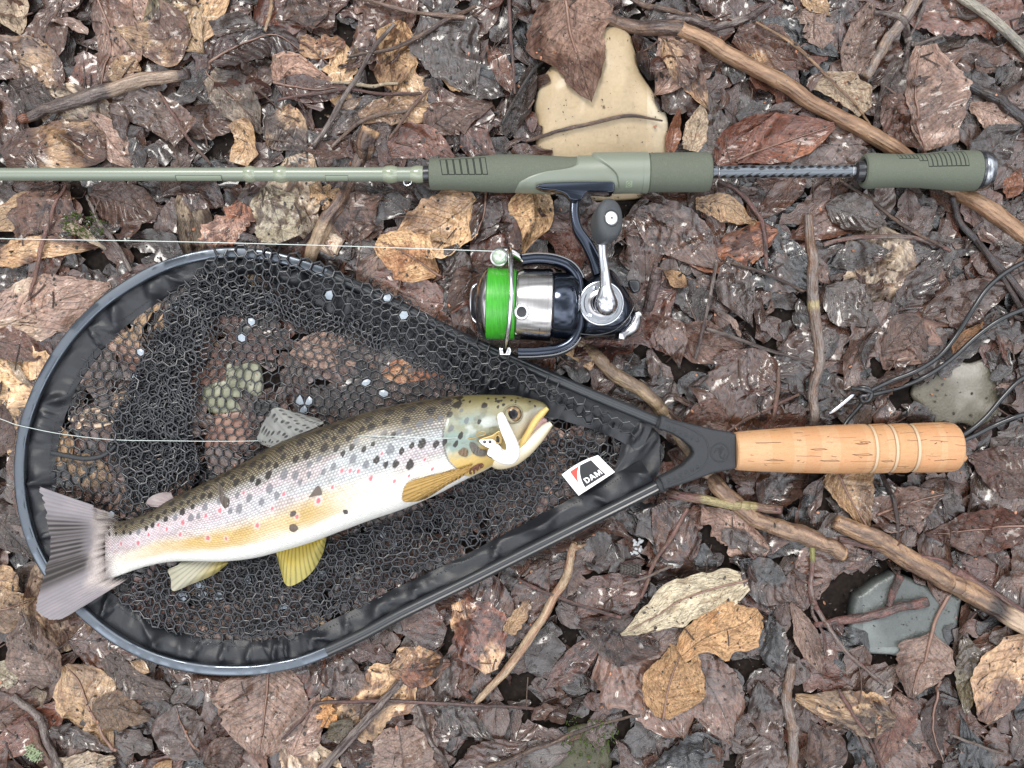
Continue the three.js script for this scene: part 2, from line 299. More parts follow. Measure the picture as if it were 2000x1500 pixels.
const PAL = { tan: [0.58, 0.37, 0.205], beige: [0.6, 0.46, 0.33], pink: [0.36, 0.23, 0.175], mauve: [0.135, 0.073, 0.052], brown: [0.088, 0.038, 0.023], rust: [0.25, 0.1, 0.052], chest: [0.115, 0.042, 0.025], dark: [0.034, 0.018, 0.013], black: [0.014, 0.012, 0.012], gray: [0.1, 0.068, 0.054], orange: [0.7, 0.37, 0.17], pale: [0.66, 0.56, 0.4], olive: [0.2, 0.155, 0.085] };
const leafWord = { tan: 'tan', beige: 'beige', pink: 'pinkish', mauve: 'mauve-brown', brown: 'brown', rust: 'rust-brown', chest: 'chestnut', dark: 'dark brown', black: 'blackish', gray: 'grey-brown', orange: 'orange', pale: 'pale', olive: 'olive-brown' };
const lut = (a, t) => { const f = clamp(t) * (a.length - 1), i = Math.min(a.length - 2, Math.floor(f)), x = f - i, q = k => a[clamp(k, 0, a.length - 1)]; const p0 = q(i - 1), p1 = q(i), p2 = q(i + 1), p3 = q(i + 2); return p1 + 0.5 * x * (p2 - p0 + x * (2 * p0 - 5 * p1 + 4 * p2 - p3 + x * (3 * (p1 - p2) + p3 - p0))); };

// A leaf sheet: mid = photo places along its midrib (base to tip), L and R = half widths left and right of it. It drapes over what lies below it.
function leafSheet(s, cell, seed) {
  const rnd = rng(seed), mid = spline(s.m.map(([x, y]) => new THREE.Vector3(x, 0, y)));
  const len = mid.getLength(), wmax = Math.max(...s.L) + Math.max(...s.R);
  const nu = clamp(Math.round(len / cell), 6, 60), nv = clamp(Math.round(wmax / cell), 5, 44);
  const cup = s.cup ?? lerp(-0.15, 0.4, rnd()), fold = s.fold ?? (rnd() < 0.35 ? rnd() * 0.35 : 0), crump = s.crump ?? lerp(4, 12, rnd()), pleat = s.pleat ?? (rnd() < 0.3 ? 3 : 0.8), np = s.np ?? 8;
  const tipUp = s.tip ?? lerp(-8, 26, rnd() * rnd()), baseUp = s.base ?? rnd() * 6, lift = s.lift ?? 0, roll = s.roll, rag = s.rag ?? 0.1, serr = s.serr ?? 0;
  const base = PAL[s.c], alt = PAL[s.alt ?? (rnd() < 0.5 ? 'dark' : 'mauve')], altAt = s.altAt ?? lerp(0.5, 0.72, rnd()), k0 = (s.k ?? 1) * lerp(0.75, 1.25, rnd());
  const uo = s.uo ?? rnd(), flip = rnd() < 0.5 ? -1 : 1, sx = rnd() * 900, P = [], raw = [];
  const drape = s.drape ?? 0.8;
  const g = gridGeo(nu, nv, (u, v0) => {
    const c = mid.getPoint(u), T = mid.getTangent(u), N = [T.z, -T.x];      // N points to the left of the way from base to tip as seen in the photo
    let v = v0 * 2 - 1; const w = v > 0 ? lut(s.L, u) : lut(s.R, u);
    let ww = Math.max(0.4, w) * (1 + rag * 2 * (vnoise(u * 9 + sx, v > 0 ? 3 : 9, seed) - 0.5) + rag * 0.9 * (vnoise(u * 31, v > 0 ? 5 : 2, seed) - 0.5));
    if (serr) { const q = u * serr; ww *= 1 - 0.09 * (q - Math.floor(q)); }
    let d = v * ww, h = 0;
    let a = Math.abs(d);
    const sideN = v > 0 ? 1 : -1;
    if (roll && roll[0] * sideN > 0) {                          // roll = [side, distance from midrib where it starts, radius]
      const st = roll[1], rr = roll[2];
      if (a > st) { const ang = (a - st) / rr, r2 = rr; a = st + r2 * Math.sin(Math.min(ang, 5.2)); h += r2 * (1 - Math.cos(Math.min(ang, 5.2))); d = a * sideN; }
    }
    const x = c.x + N[0] * d, z = c.z + N[1] * d, rel = Math.abs(v);
    h += cup * a * rel * 0.5 + fold * a + pleat * 0.5 * Math.sin((u * np - rel * 1.9) * 6.283) * smooth(0, 0.25, rel);
    h += tipUp * Math.pow(smooth(0.55, 1, u), 1.5) + baseUp * smooth(0.3, 0, u);
    h += crump * (1.5 * (ridged(x / 88 + sx, z / 88, 1, seed) - 0.5) + 0.5 * (ridged(x / 40, z / 40 + sx, 2, seed + 2) - 0.5) + 0.18 * (fbm(x / 20, z / 20 + sx, 2, seed) - 0.5)) + 2.2 * (rel * rel) * Math.sin(u * 26 + sx + v * 2);
    raw.push([x, z, h]);
    const t = smooth(altAt - 0.11, altAt + 0.11, fbm(x / 75 + sx, z / 75, 4, seed + 3));
    const e = s.edge ? smooth(0.72, 1, Math.max(rel, u)) * s.edge : 0;
    let col = mix3(base, alt, t * (s.altK ?? 0.7)); col = mix3(col, PAL.dark, e);
    const kk = k0 * (0.82 + 0.36 * fbm(x / 22, z / 22, 3, seed + 6));
    return { p: [0, 0, 0], uv: [u * (s.us ?? 1) + uo, 0.5 + 0.5 * v * flip], c: col.map(q => q * kk) };
  }, { color: true });
  let mean = 0; for (const r of raw) mean += r[2]; mean /= raw.length;
  let low = 1e9; for (const r of raw) low = Math.min(low, r[2] - mean);
  let hb = 0; for (const r of raw) { r[3] = hWide(r[0], r[1], 4); hb += r[3]; } hb /= raw.length;
  const pos = g.attributes.position, up = Math.max(0, -low * 0.35) + lift;
  for (let i = 0; i < raw.length; i++) {
    const [x, z, h, w] = raw[i]; let y = lerp(hb + 3, w, drape) + (h - mean) + up + 1.5;
    y = Math.max(y, hTopAt(x, z) + 0.9 + 0.35 * (h - mean > 0 ? Math.min(4, h - mean) : 0));
    if (!(STONES[gi(x, z)] && capAt(x, z) > 50)) { const g0 = soil(x, z); y = g0 + press(Math.max(0.5, y - g0), Math.max(5, capAt(x, z) - g0)); } pos.setXYZ(i, x, y, z);
  }
  for (let i = 0; i < nu; i++) for (let j = 0; j < nv; j++) {          // raise the litter height under the whole sheet
    const a = i * (nv + 1) + j, q = [a, a + 1, a + nv + 1, a + nv + 2], f = cell > 7 ? 3 : 2;
    for (let s1 = 0; s1 < f; s1++) for (let s2 = 0; s2 < f; s2++) { const t1 = s1 / f, t2 = s2 / f, w = [(1 - t1) * (1 - t2), (1 - t1) * t2, t1 * (1 - t2), t1 * t2]; let x = 0, y = 0, z = 0; for (let k = 0; k < 4; k++) { x += w[k] * pos.getX(q[k]); y += w[k] * pos.getY(q[k]); z += w[k] * pos.getZ(q[k]); } stamp(x, z, y, s.stampLift ?? 13); }
  }
  for (let i = 0; i < raw.length; i++) pos.setXYZ(i, pos.getX(i) - 1000, pos.getY(i), pos.getZ(i) - 750);
  g.computeVertexNormals();
  g.userData = { len, mid };
  return g;
}
function stalkGeo(s, len = 40) {                                // thin stalk that goes on as the midrib of the leaf
  const m = spline(s.m.map(([x, y]) => new THREE.Vector3(x, 0, y))), P = [], R = [];
  const a = m.getPoint(0), t = m.getTangent(0), w = s.stalkW ?? 2.6;
  for (let i = 0; i <= 4; i++) { const q = a.clone().addScaledVector(t, -len * (1 - i / 4)); q.x += (s.bend ?? 6) * Math.pow(1 - i / 4, 2); P.push(q); R.push(w); }
  for (let i = 1; i <= 14; i++) { P.push(m.getPoint(i / 15)); R.push(w * (1 - 0.75 * i / 15)); }
  for (const q of P) { q.y = press(hAt(q.x, q.z) + 1.2, capAt(q.x, q.z)); q.x -= 1000; q.z -= 750; }
  return tube(P, R, 44, 6, { tint: (u, an) => { const n = vnoise(u * 40, an, 5); return [0.14 + 0.08 * n, 0.075 + 0.05 * n, 0.055 + 0.035 * n]; } });
}
const stalkMat = phys({ vertexColors: true, roughness: 0.45, clearcoat: 0.3, clearcoatRoughness: 0.3 });
let leafSeed = 1000;
const OVAL = [2, 24, 38, 44, 43, 36, 24, 10, 0], shape = (w, list = OVAL) => list.map(v => v / 44 * w);
const LOBED = [2, 16, 30, 20, 40, 27, 46, 30, 34, 16, 0], BROAD = [6, 34, 44, 46, 42, 38, 30, 22, 12, 0], NARROW = [2, 18, 34, 42, 44, 40, 30, 18, 6, 0], TORN = [26, 40, 36, 44, 34, 42, 40, 22, 30, 6];
function leaf(label, m, L, R, c, opt = {}) {
  const s = { m, L: typeof L === 'number' ? shape(L, opt.sh ?? OVAL) : L, R: typeof R === 'number' ? shape(R, opt.sh ?? OVAL) : R, c, ...opt };
  const seed = leafSeed++, g = leafSheet(s, opt.cell ?? 4.6, seed);
  const mat = leafMat(opt.tex ?? 0, opt.wet ?? 1, opt.bump ?? 1);
  if (opt.stalk === undefined) return single('dead_leaf', g, mat, label, 'leaf', opt.group ?? 'dead leaves of the forest floor');
  g.computeBoundingBox(); const b = g.boundingBox;
  const t = thing('dead_leaf', label, 'leaf', new THREE.Vector3((b.min.x + b.max.x) / 2, b.min.y, (b.min.z + b.max.z) / 2), 'dead leaves of the forest floor');
  part(t, 'blade', g, mat); part(t, 'stalk', stalkGeo(s, opt.stalk), stalkMat);
  return t;
}

// ------------------------------------------------------------------ the litter nobody could count: old broken leaves under the top layer, and the floor beyond the frame
{
  const r = rng(4711), list = [];
  for (let n = 0; n < 2700; n++) {
    const x = -120 + r() * 2240, y = -120 + r() * 1740; if (STONES[gi(x, y)] || [[16, 0], [-16, 0], [0, 16], [0, -16]].some(([p, q]) => STONES[gi(x + p, y + q)] === 1)) continue; const a = r() * 6.283, L = 45 + r() * 90, w = L * (0.16 + 0.2 * r());
    const c = ['dark', 'dark', 'black', 'brown', 'dark', 'mauve', 'brown', 'gray', 'chest'][Math.floor(r() * 9)];
    const dx = Math.cos(a) * L / 2, dy = Math.sin(a) * L / 2, bend = (r() - 0.5) * 30;
    list.push(leafSheet({ m: [[x - dx, y - dy], [x + bend * Math.sin(a), y - bend * Math.cos(a)], [x + dx, y + dy]], L: shape(w, r() < 0.5 ? TORN : OVAL), R: shape(w * (0.7 + 0.5 * r()), r() < 0.5 ? TORN : BROAD), c, rag: 0.25, cover: 0, cup: r() * 0.4, crump: 5 + r() * 9, k: 0.75 + 0.4 * r(), us: 0.8 }, 9, 20000 + n));
  }
  single('leaf_litter', mergeGeometries(list), leafMat(3, 2), 'layer of old broken dark wet leaves under the top leaves', 'leaf litter', null, 'stuff');
  // beyond the frame the same litter goes on
  const proto = leafSheet({ m: [[1000, 690], [1004, 750], [1000, 815]], L: shape(34), R: shape(36), c: 'pink', cup: 0.4, crump: 12, tip: 14, cover: 0, drape: 0, stampLift: 0 }, 9, 77777);
  proto.computeBoundingBox(); proto.translate(0, -proto.boundingBox.min.y, 0); proto.scale(U, U, U);
  const N = 14000, im = new THREE.InstancedMesh(proto, leafMat(0, 1), N), M = new THREE.Matrix4(), q = new THREE.Quaternion(), e = new THREE.Euler(), col = new THREE.Color();
  let k = 0;
  while (k < N) {
    const R = 0.3 + 1.3 * Math.pow(r(), 0.75), a = r() * 6.283, x = R * Math.cos(a), z = R * Math.sin(a);
    if (Math.abs(x) < 0.41 && Math.abs(z) < 0.32) continue;
    e.set((r() - 0.5) * 0.5, r() * 6.283, (r() - 0.5) * 0.5); q.setFromEuler(e); const sc = 0.7 + r() * 0.9;
    M.compose(new THREE.Vector3(x, (soil(x / U + 1000, z / U + 750) + r() * 18) * U, z), q, new THREE.Vector3(sc * (0.7 + 0.5 * r()), sc, sc)); im.setMatrixAt(k, M);
    const b = 0.12 + r() * r() * 0.9; im.setColorAt(k, col.setRGB(b, b * (0.8 + 0.2 * r()), b * (0.7 + 0.3 * r()))); k++;
  }
  im.name = 'fallen_leaves'; meta(im, 'dead leaves covering the forest floor further away', 'leaf litter', null, 'stuff'); im.castShadow = im.receiveShadow = true; scene.add(im);
}

// ------------------------------------------------------------------ leaves under the named ones: 190 single leaves, found by colour, shape and what they lie beside
const LANDMARKS = [];                                          // [x, y, phrase]
const fillers = [];
function scatterLeaves(count, blocked) {
  const r = rng(90210), put = [];
  const kinds = [['tan', 0, 1], ['brown', 1, 2], ['mauve', 0, 1], ['mauve', 3, 2], ['dark', 3, 2], ['pink', 0, 1], ['chest', 1, 2], ['mauve', 3, 2], ['beige', 1, 1], ['brown', 3, 2], ['brown', 0, 1], ['rust', 1, 1], ['gray', 2, 2], ['chest', 0, 2]];
  const shapes = [['oval', OVAL, OVAL], ['oval', OVAL, NARROW], ['broad', BROAD, BROAD], ['narrow', NARROW, NARROW], ['torn', TORN, BROAD], ['narrow', NARROW, OVAL], ['oval', OVAL, BROAD], ['lobed', LOBED, LOBED]];
  for (let n = 0; n < count; n++) {
    let best = null, score = -1e9;
    for (let t = 0; t < 60; t++) {
      const x = -30 + r() * 2060, y = -30 + r() * 1560; let d = 1e9;
      for (const p of put) d = Math.min(d, Math.hypot(p[0] - x, p[1] - y));
      const sc = Math.min(d, 150) * (blocked(x, y) ? 0.25 : 1) - (STONES[gi(x, y)] ? 500 : 0);
      if (sc > score) { score = sc; best = [x, y]; }
    }
    put.push(best);
    const [x, y] = best; let onStone = false; for (let k = 0; k < 16; k++) if (STONES[gi(x + 62 * Math.cos(k * 0.785) * (k < 8 ? 1 : 0.6), y + 62 * Math.sin(k * 0.785) * (k < 8 ? 1 : 0.6))]) onStone = true;
    if (onStone) continue;
    const darkSide = smooth(1150, 1500, x) * 0.55 + (y > 950 && x > 700 ? 0.25 : 0);
    let kd = kinds[Math.floor(r() * kinds.length)];
    if (r() > darkSide && x < 1150 && r() < 0.2) kd = [['tan', 0, 1], ['beige', 1, 0], ['pink', 0, 1], ['tan', 1, 1]][Math.floor(r() * 4)];
    if (r() < darkSide) kd = [['dark', 3, 2], ['gray', 3, 2], ['mauve', 3, 2], ['black', 3, 2], ['brown', 3, 2]][Math.floor(r() * 5)];
    const sh = shapes[Math.floor(r() * shapes.length)], a = r() * 6.283, L = 125 + r() * 120, w = L * (sh[0] === 'narrow' ? 0.15 : 0.2 + 0.12 * r());
    const dx = Math.cos(a) * L / 2, dy = Math.sin(a) * L / 2, bend = (r() - 0.5) * 36;
    const s = { m: [[x - dx, y - dy], [x + bend * Math.sin(a), y - bend * Math.cos(a)], [x + dx, y + dy]], L: shape(w, sh[1]), R: shape(w * (0.75 + 0.4 * r()), sh[2]), c: kd[0], rag: sh[0] === 'torn' ? 0.2 : 0.07, k: 0.7 + 0.8 * r(), serr: r() < 0.25 ? 22 : 0, cover: 0 };
    s.cup = -0.2 + r() * 0.7; s.tip = r() * 16; if (r() < 0.2) s.roll = [r() < 0.5 ? 1 : -1, w * 0.45, w * (0.22 + 0.2 * r())];
    const seed = leafSeed++, g = leafSheet(s, 5.4, seed);
    fillers.push({ o: single('dead_leaf', g, leafMat(kd[1], kd[2]), '', 'leaf', 'dead leaves of the forest floor'), x, y, color: leafWord[kd[0]], shape: s.roll ? 'rolled' : s.serr ? 'toothed ' + sh[0] : sh[0], L });
  }
}
function labelFillers() {                                      // each one told apart by look, then by its two nearest named neighbours
  const seen = new Set();
  const way = (dx, dy) => Math.abs(dx) > 2 * Math.abs(dy) ? (dx > 0 ? 'right of' : 'left of') : Math.abs(dy) > 2 * Math.abs(dx) ? (dy > 0 ? 'below' : 'above') : (dy > 0 ? 'below and ' : 'above and ') + (dx > 0 ? 'right of' : 'left of');
  for (const f of fillers) {
    const near = LANDMARKS.map(l => [Math.hypot(l[0] - f.x, l[1] - f.y), l]).sort((a, b) => a[0] - b[0]);
    const size = f.L < 140 ? 'small ' : f.L > 185 ? 'large ' : '', shp = f.shape === 'oval' ? 'oval' : f.shape;
    const tries = [];
    for (let i = 0; i < 4; i++) { const l = near[i][1]; tries.push(`${f.color} ${shp} leaf ${way(f.x - l[0], f.y - l[1])} the ${l[2]}`); tries.push(`${size}${f.color} ${shp} leaf ${way(f.x - l[0], f.y - l[1])} the ${l[2]}`); }
    for (let i = 1; i < 5; i++) tries.push(`${f.color} ${shp} leaf between the ${near[0][1][2]} and the ${near[i][1][2]}`);
    const words = t => t.trim().split(/\s+/).length;
    const t = tries.find(q => !seen.has(q) && words(q) <= 16) ?? tries[0];
    seen.add(t); f.o.userData.label = t;
  }
}

// narrow curled shreds of old leaves
function leafShreds(count, seed, lo, hi, label) {
  const r = rng(seed), list = [];
  for (let n = 0; n < count; n++) {
    const x = -60 + r() * 2120, y = -60 + r() * 1620; if (STONES[gi(x, y)] === 1 || STONES[gi(x + 20, y)] === 1 || STONES[gi(x - 20, y)] === 1) continue;
    const a = r() * 6.283, L = lo + r() * r() * (hi - lo), w = L * (0.09 + 0.17 * r()), dx = Math.cos(a) * L / 2, dy = Math.sin(a) * L / 2, bend = (r() - 0.5) * L * 0.5;
    const c = ['dark', 'brown', 'mauve', 'chest', 'brown', 'gray', 'dark', 'mauve', 'pink', x < 1000 ? 'tan' : 'brown', 'chest'][Math.floor(r() * 11)];
    list.push(leafSheet({ m: [[x - dx, y - dy], [x + bend * Math.sin(a), y - bend * Math.cos(a)], [x + dx, y + dy]], L: shape(w, r() < 0.4 ? TORN : NARROW), R: shape(w * (0.5 + 0.7 * r()), r() < 0.5 ? TORN : NARROW), c, rag: 0.2, cover: 0, cup: 0.5 + r() * 1.5, fold: r() < 0.4 ? 0.6 : 0, crump: 3 + r() * 5, tip: r() * 16, drape: 0.35, k: 0.7 + 0.7 * r(), us: 0.5, stampLift: 3 }, 5.5, seed + 10 + n));
  }
  single('leaf_shreds', mergeGeometries(list), leafMat(3, 2), label, 'leaf litter', null, 'stuff');
}

// ------------------------------------------------------------------ sticks and twigs: pts = photo places, r = radii
const twigBump = texture(256, 128, (u, v, o) => { o[0] = o[1] = o[2] = 0.65 * ridged(u * 5, v * 16, 4, 5) + 0.35 * fbm(u * 30, v * 30, 3, 3); }, false);
const twigMat = phys({ vertexColors: true, roughness: 0.5, bumpMap: twigBump, bumpScale: 0.0016, color: rgb(0.68, 0.64, 0.62), clearcoat: 0.35, clearcoatRoughness: 0.3 });
let twigSeed = 1;
function stickGeo(pts, r, a, b, opt = {}) {
  const sd = twigSeed++, rmax = Math.max(...(r = r.map(v => v * 0.9))), n = opt.seg ?? clamp(Math.round(pts.length * 14), 20, 90);
  const c = spline(pts.map(([x, y]) => new THREE.Vector3(x, 0, y))), P = [], hs = [];
  for (let i = 0; i <= n; i++) { const p = c.getPoint(i / n); P.push(p); hs.push(Math.max(hAt(p.x, p.z), hWide(p.x, p.z, 2))); }
  const sm = hs.map((_, i) => { let s = 0, w = 0; for (let k = -6; k <= 6; k++) if (hs[i + k] !== undefined) { s += hs[i + k]; w++; } return s / w; });
  P.forEach((p, i) => { const rr = lut(r, i / n); p.y = Math.max(sm[i], hs[i] * 0.8) + rr * (opt.sink ?? 0.55) + (opt.up ?? 0); if (!STONES[gi(p.x, p.z)] || capAt(p.x, p.z) < 50) p.y = press(p.y, Math.max(6, capAt(p.x, p.z) - rr)); stamp(p.x, p.z, p.y + rr, rr * 1.6); stamp(p.x + rr * 0.6, p.z, p.y + rr * 0.5, rr); stamp(p.x, p.z + rr * 0.6, p.y + rr * 0.5, rr); p.x += 0.3 * rr * (vnoise(i * 0.16, 1, sd) - 0.5) - 1000; p.z += 0.4 * rr * (vnoise(i * 0.16, 2, sd) - 0.5) - 750; });
  const A = PAL[a] ?? a, B = PAL[b] ?? b, pale = opt.pale, ends = opt.ends;
  const R = P.map((_, i) => lut(r, i / n));
  return tube(P, R, n, rmax > 8 ? 22 : rmax > 4 ? 10 : 6, {
    straight: true, ul: 4,
    lump: (t, an, k) => 1 + (opt.rough ?? 0.1) * (fbm(k * 0.13, Math.cos(an) + 2, 3, sd) - 0.5) * 2 + (opt.crack ? opt.crack * (vnoise(an * 2.4, t * 3, sd) - 0.5) : 0) + (opt.knots ?? 0.1) * Math.pow(vnoise(k * 0.35, 0, sd + 3), 8),
    tint: (t, an, f) => {
      let q = mix3(A, B, smooth(0.42, 0.62, fbm(t * n * 0.16 + Math.cos(an) * 0.4, Math.sin(an) * (opt.crack ? 4 : 1.2), 4, sd + 1)));
      if (pale) for (const [p0, p1, col] of pale) q = mix3(q, PAL[col] ?? col, smooth(p0 - 0.02, p0 + 0.02, t) * smooth(p1 + 0.02, p1 - 0.02, t));
      if (ends && (f === 0 || t < 0.012 || t > 0.988)) q = PAL[ends];
      const m = (0.45 + 1.0 * fbm(Math.cos(an) * 5 + t * 4, Math.sin(an) * 5 + 4, 4, sd + 2)) * (0.75 + 0.5 * vnoise(t * n * 0.7, Math.sin(an) * 4 + 9, sd + 8)); return q.map(v => v * m);
    },
  });
}
const BARK = [0.2, 0.125, 0.085], DARKBARK = [0.075, 0.05, 0.045], GREYBARK = [0.25, 0.21, 0.19], TANBARK = [0.38, 0.235, 0.135], REDBARK = [0.2, 0.1, 0.085];
function stick(name, label, pts, r, a, b, opt = {}) {
  const g = stickGeo(pts, r, a, b, opt);
  const mid = pts[Math.floor(pts.length / 2)]; LANDMARKS.push([mid[0], mid[1], opt.short ?? label.split(' ').slice(0, 4).join(' ')]);
  if (!opt.twigs) return single(name, g, twigMat, label, name === 'twig' ? 'twig' : 'stick', opt.group);
  g.computeBoundingBox(); const bb = g.boundingBox;
  const t = thing(name, label, name === 'twig' ? 'twig' : 'stick', new THREE.Vector3((bb.min.x + bb.max.x) / 2, bb.min.y, (bb.min.z + bb.max.z) / 2));
  part(t, 'stem', g, twigMat); for (const [p2, r2] of opt.twigs) part(t, 'side_twig', stickGeo(p2, r2, a, b, { sink: 0.8 }), twigMat);
  return t;
}

// ------------------------------------------------------------------ leaves that the photograph shows one by one (lower ones first)
const heroes = [];
const L_ = (short, label, ...a) => heroes.push([short, label, ...a]);
// upper left
L_('pale beige corner leaf', 'pale beige leaf filling the top left corner', [[2, -60], [22, 10], [48, 72]], [20, 40, 52, 44, 26, 6], [30, 50, 60, 40, 20, 4], 'beige', { tex: 3, wet: 0, alt: 'gray', altAt: 0.62 });
L_('', 'olive tan mottled leaf behind the dark curled leaf at the top edge', [[300, -10], [350, 50], [405, 112]], 60, 62, 'olive', { tex: 1, alt: 'tan', altAt: 0.5, wet: 1 });
L_('mauve pointed leaf', 'mauve pointed leaf with torn tan patch, tip down, near the top left', [[188, -8], [216, 70], [206, 165], [202, 196]], [16, 40, 66, 72, 60, 30, 6, 0], [8, 26, 30, 24, 16, 10, 4, 0], 'mauve', { stalk: 20, alt: 'pink', tex: 0, cup: 0.35, altAt: 0.5 });
L_('shiny two-tone leaf', 'shiny brown leaf with a tan patch at the left edge, pointing right', [[-40, 130], [40, 118], [100, 148], [136, 182]], [30, 44, 46, 40, 24, 2], [30, 36, 34, 30, 20, 2], 'mauve', { alt: 'tan', altAt: 0.6, wet: 2, cup: 0.3, base: 8, tip: 14 });
L_('', 'grey-brown leaf under the shiny two-tone leaf at the left edge', [[20, 165], [70, 190], [122, 214]], 34, 36, 'gray', { tex: 0, wet: 1 });
L_('', 'grey leaf with a torn tan centre pointing left, upper left', [[376, 60], [320, 80], [236, 66]], [14, 36, 60, 46, 26, 2], [30, 70, 62, 44, 20, 2], 'mauve', { alt: 'tan', altAt: 0.52, altK: 1, tex: 0, cup: 0.2 });
L_('', 'small tan folded leaf above the pale-backed stick', [[222, 158], [250, 140], [286, 146]], [10, 20, 26, 22, 4], [10, 16, 14, 10, 2], 'tan', { alt: 'gray', altAt: 0.5, tip: 12 });
L_('', 'grey tan leaf hanging between the stick and the dark curled leaf', [[410, 150], [460, 195], [512, 262]], [20, 34, 44, 40, 24, 4], [16, 30, 36, 34, 22, 4], 'gray', { alt: 'beige', altAt: 0.45, stalk: 16, tex: 0, stalkW: 1.6 });
L_('', 'small grey leaf with pointed tip below the dark curled leaf', [[500, 120], [506, 150], [500, 184]], [26, 38, 34, 22, 3], [28, 34, 28, 18, 3], 'gray', { tex: 3, tip: 10, wet: 1 });
L_('', 'curled tan leaf tongue standing above the rod blank', [[462, 238], [480, 275], [466, 322]], [16, 26, 24, 30, 20], [18, 20, 22, 24, 16], 'tan', { alt: 'gray', altAt: 0.48, cup: 0.9, tip: 12 });
L_('', 'mottled grey and tan crumpled leaf above the rod blank', [[520, 235], [560, 258], [606, 306]], 46, 46, 'gray', { alt: 'tan', altAt: 0.5, tex: 1, crump: 14 });
L_('rolled grey leaf', 'mauve-grey leaf with a rolled lower end, upper left', [[225, 212], [280, 215], [345, 250], [368, 270]], [20, 34, 42, 40, 34], [16, 30, 36, 34, 30], 'mauve', { alt: 'gray', tex: 0, roll: [-1, 20, 13], cup: 0.2, wet: 2, tip: 18 });
L_('', 'brown pinkish leaf with tan patch touching the rod blank at left', [[12, 316], [90, 290], [190, 268], [206, 262]], [20, 42, 46, 34, 18, 4], [14, 34, 46, 50, 40, 10], 'brown', { k: 1.3, alt: 'tan', altAt: 0.62, tex: 0 });
L_('dark curled glossy leaf', 'dark purple-brown glossy leaf curled over at the top, strongly veined', [[416, 128], [470, 92], [540, 74], [606, 112]], [8, 24, 24, 18, 16, 4], [14, 40, 50, 52, 40, 8], 'chest', { k: 0.5, alt: 'dark', altAt: 0.5, wet: 2, pleat: 5, np: 9, stalk: 14, tex: 0, cup: 0.55, fold: 0.15, lift: 6 });
L_('', 'grey smooth folded leaf above the dark curled leaf', [[420, 66], [470, 48], [516, 60]], [16, 18, 20, 12, 3], [14, 18, 20, 14, 3], 'gray', { wet: 2, cup: 0.7, tex: 3 });
L_('pale pink leaf', 'pale pink triangular leaf right of the dark curled leaf', [[546, 172], [570, 136], [650, 158]], [10, 24, 34, 26, 12, 2], [8, 22, 24, 22, 12, 2], 'pink', { k: 1.4, alt: 'beige', tex: 0, wet: 0 });
L_('', 'dark red-brown leaf under the pale pink triangular leaf', [[538, 166], [610, 178], [705, 172]], 24, 30, 'chest', { k: 0.8, alt: 'dark', wet: 2, stalk: 0 });
L_('', 'crumpled grey mauve leaf at the top edge', [[570, -10], [602, 30], [608, 66]], 46, 44, 'mauve', { tex: 1, alt: 'pink', crump: 15 });
L_('', 'rust tan torn leaf between two twigs at the top', [[588, 88], [630, 92], [672, 76]], 22, 26, 'rust', { alt: 'tan', altAt: 0.5, tex: 1, sh: TORN });
L_('', 'brown torn leaf with a hole at the top centre left', [[690, -6], [740, 26], [800, 38]], 34, 40, 'brown', { k: 1.5, alt: 'pink', sh: LOBED, tip: 14 });
L_('orange-tan oak leaf', 'orange-tan lobed leaf lying under two crossing dark twigs', [[788, 48], [762, 110], [770, 182]], [10, 40, 46, 22, 44, 46, 30, 8], [10, 26, 34, 30, 26, 34, 26, 6], 'tan', { k: 1.25, alt: 'mauve', altAt: 0.64, tex: 1, wet: 0, crump: 4, cup: 0.1 });
L_('', 'grey bluish slick leaf pieces under the crossing twigs', [[640, 268], [690, 220], [760, 176]], 26, 26, 'gray', { wet: 2, tex: 3, sh: NARROW, pleat: 4 });
L_('', 'tan band-like leaf above the rod fore grip', [[706, 238], [780, 212], [866, 222]], [14, 22, 26, 22, 12, 4], [10, 24, 36, 34, 28, 8], 'tan', { alt: 'mauve', altAt: 0.55, tex: 0 });
L_('', 'mauve grey leaf with lobes above the rod fore grip', [[836, 262], [880, 222], [962, 204]], [14, 28, 34, 30, 14, 4], [16, 32, 44, 46, 30, 6], 'mauve', { alt: 'brown', tex: 0, sh: LOBED });
L_('glossy red-brown leaf above the fore grip', 'glossy red-brown leaf just above the left end of the fore grip', [[764, 300], [820, 280], [886, 312]], [14, 30, 34, 26, 8], [14, 30, 34, 22, 6], 'chest', { k: 1.3, wet: 2, alt: 'rust', crump: 12 });
L_('', 'large slick dark grey leaf mass above the tan stone, left', [[830, 40], [880, 110], [930, 190]], 74, 60, 'gray', { k: 0.75, wet: 2, tex: 3, crump: 14, sh: BROAD });
L_('rust-red leaf strip', 'rust-red glossy narrow leaf left of the tan stone', [[952, 92], [978, 140], [1004, 188]], [6, 20, 24, 16, 3], [4, 14, 16, 14, 3], 'rust', { wet: 2, alt: 'chest', fold: 0.5, tip: 10 });
L_('', 'dark grey crinkled leaf along the left side of the tan stone', [[990, 268], [1020, 200], [1044, 128]], [10, 22, 26, 20, 8], [8, 20, 22, 16, 6], 'gray', { k: 0.7, wet: 1, tex: 3, cup: 0.5, crump: 10 });
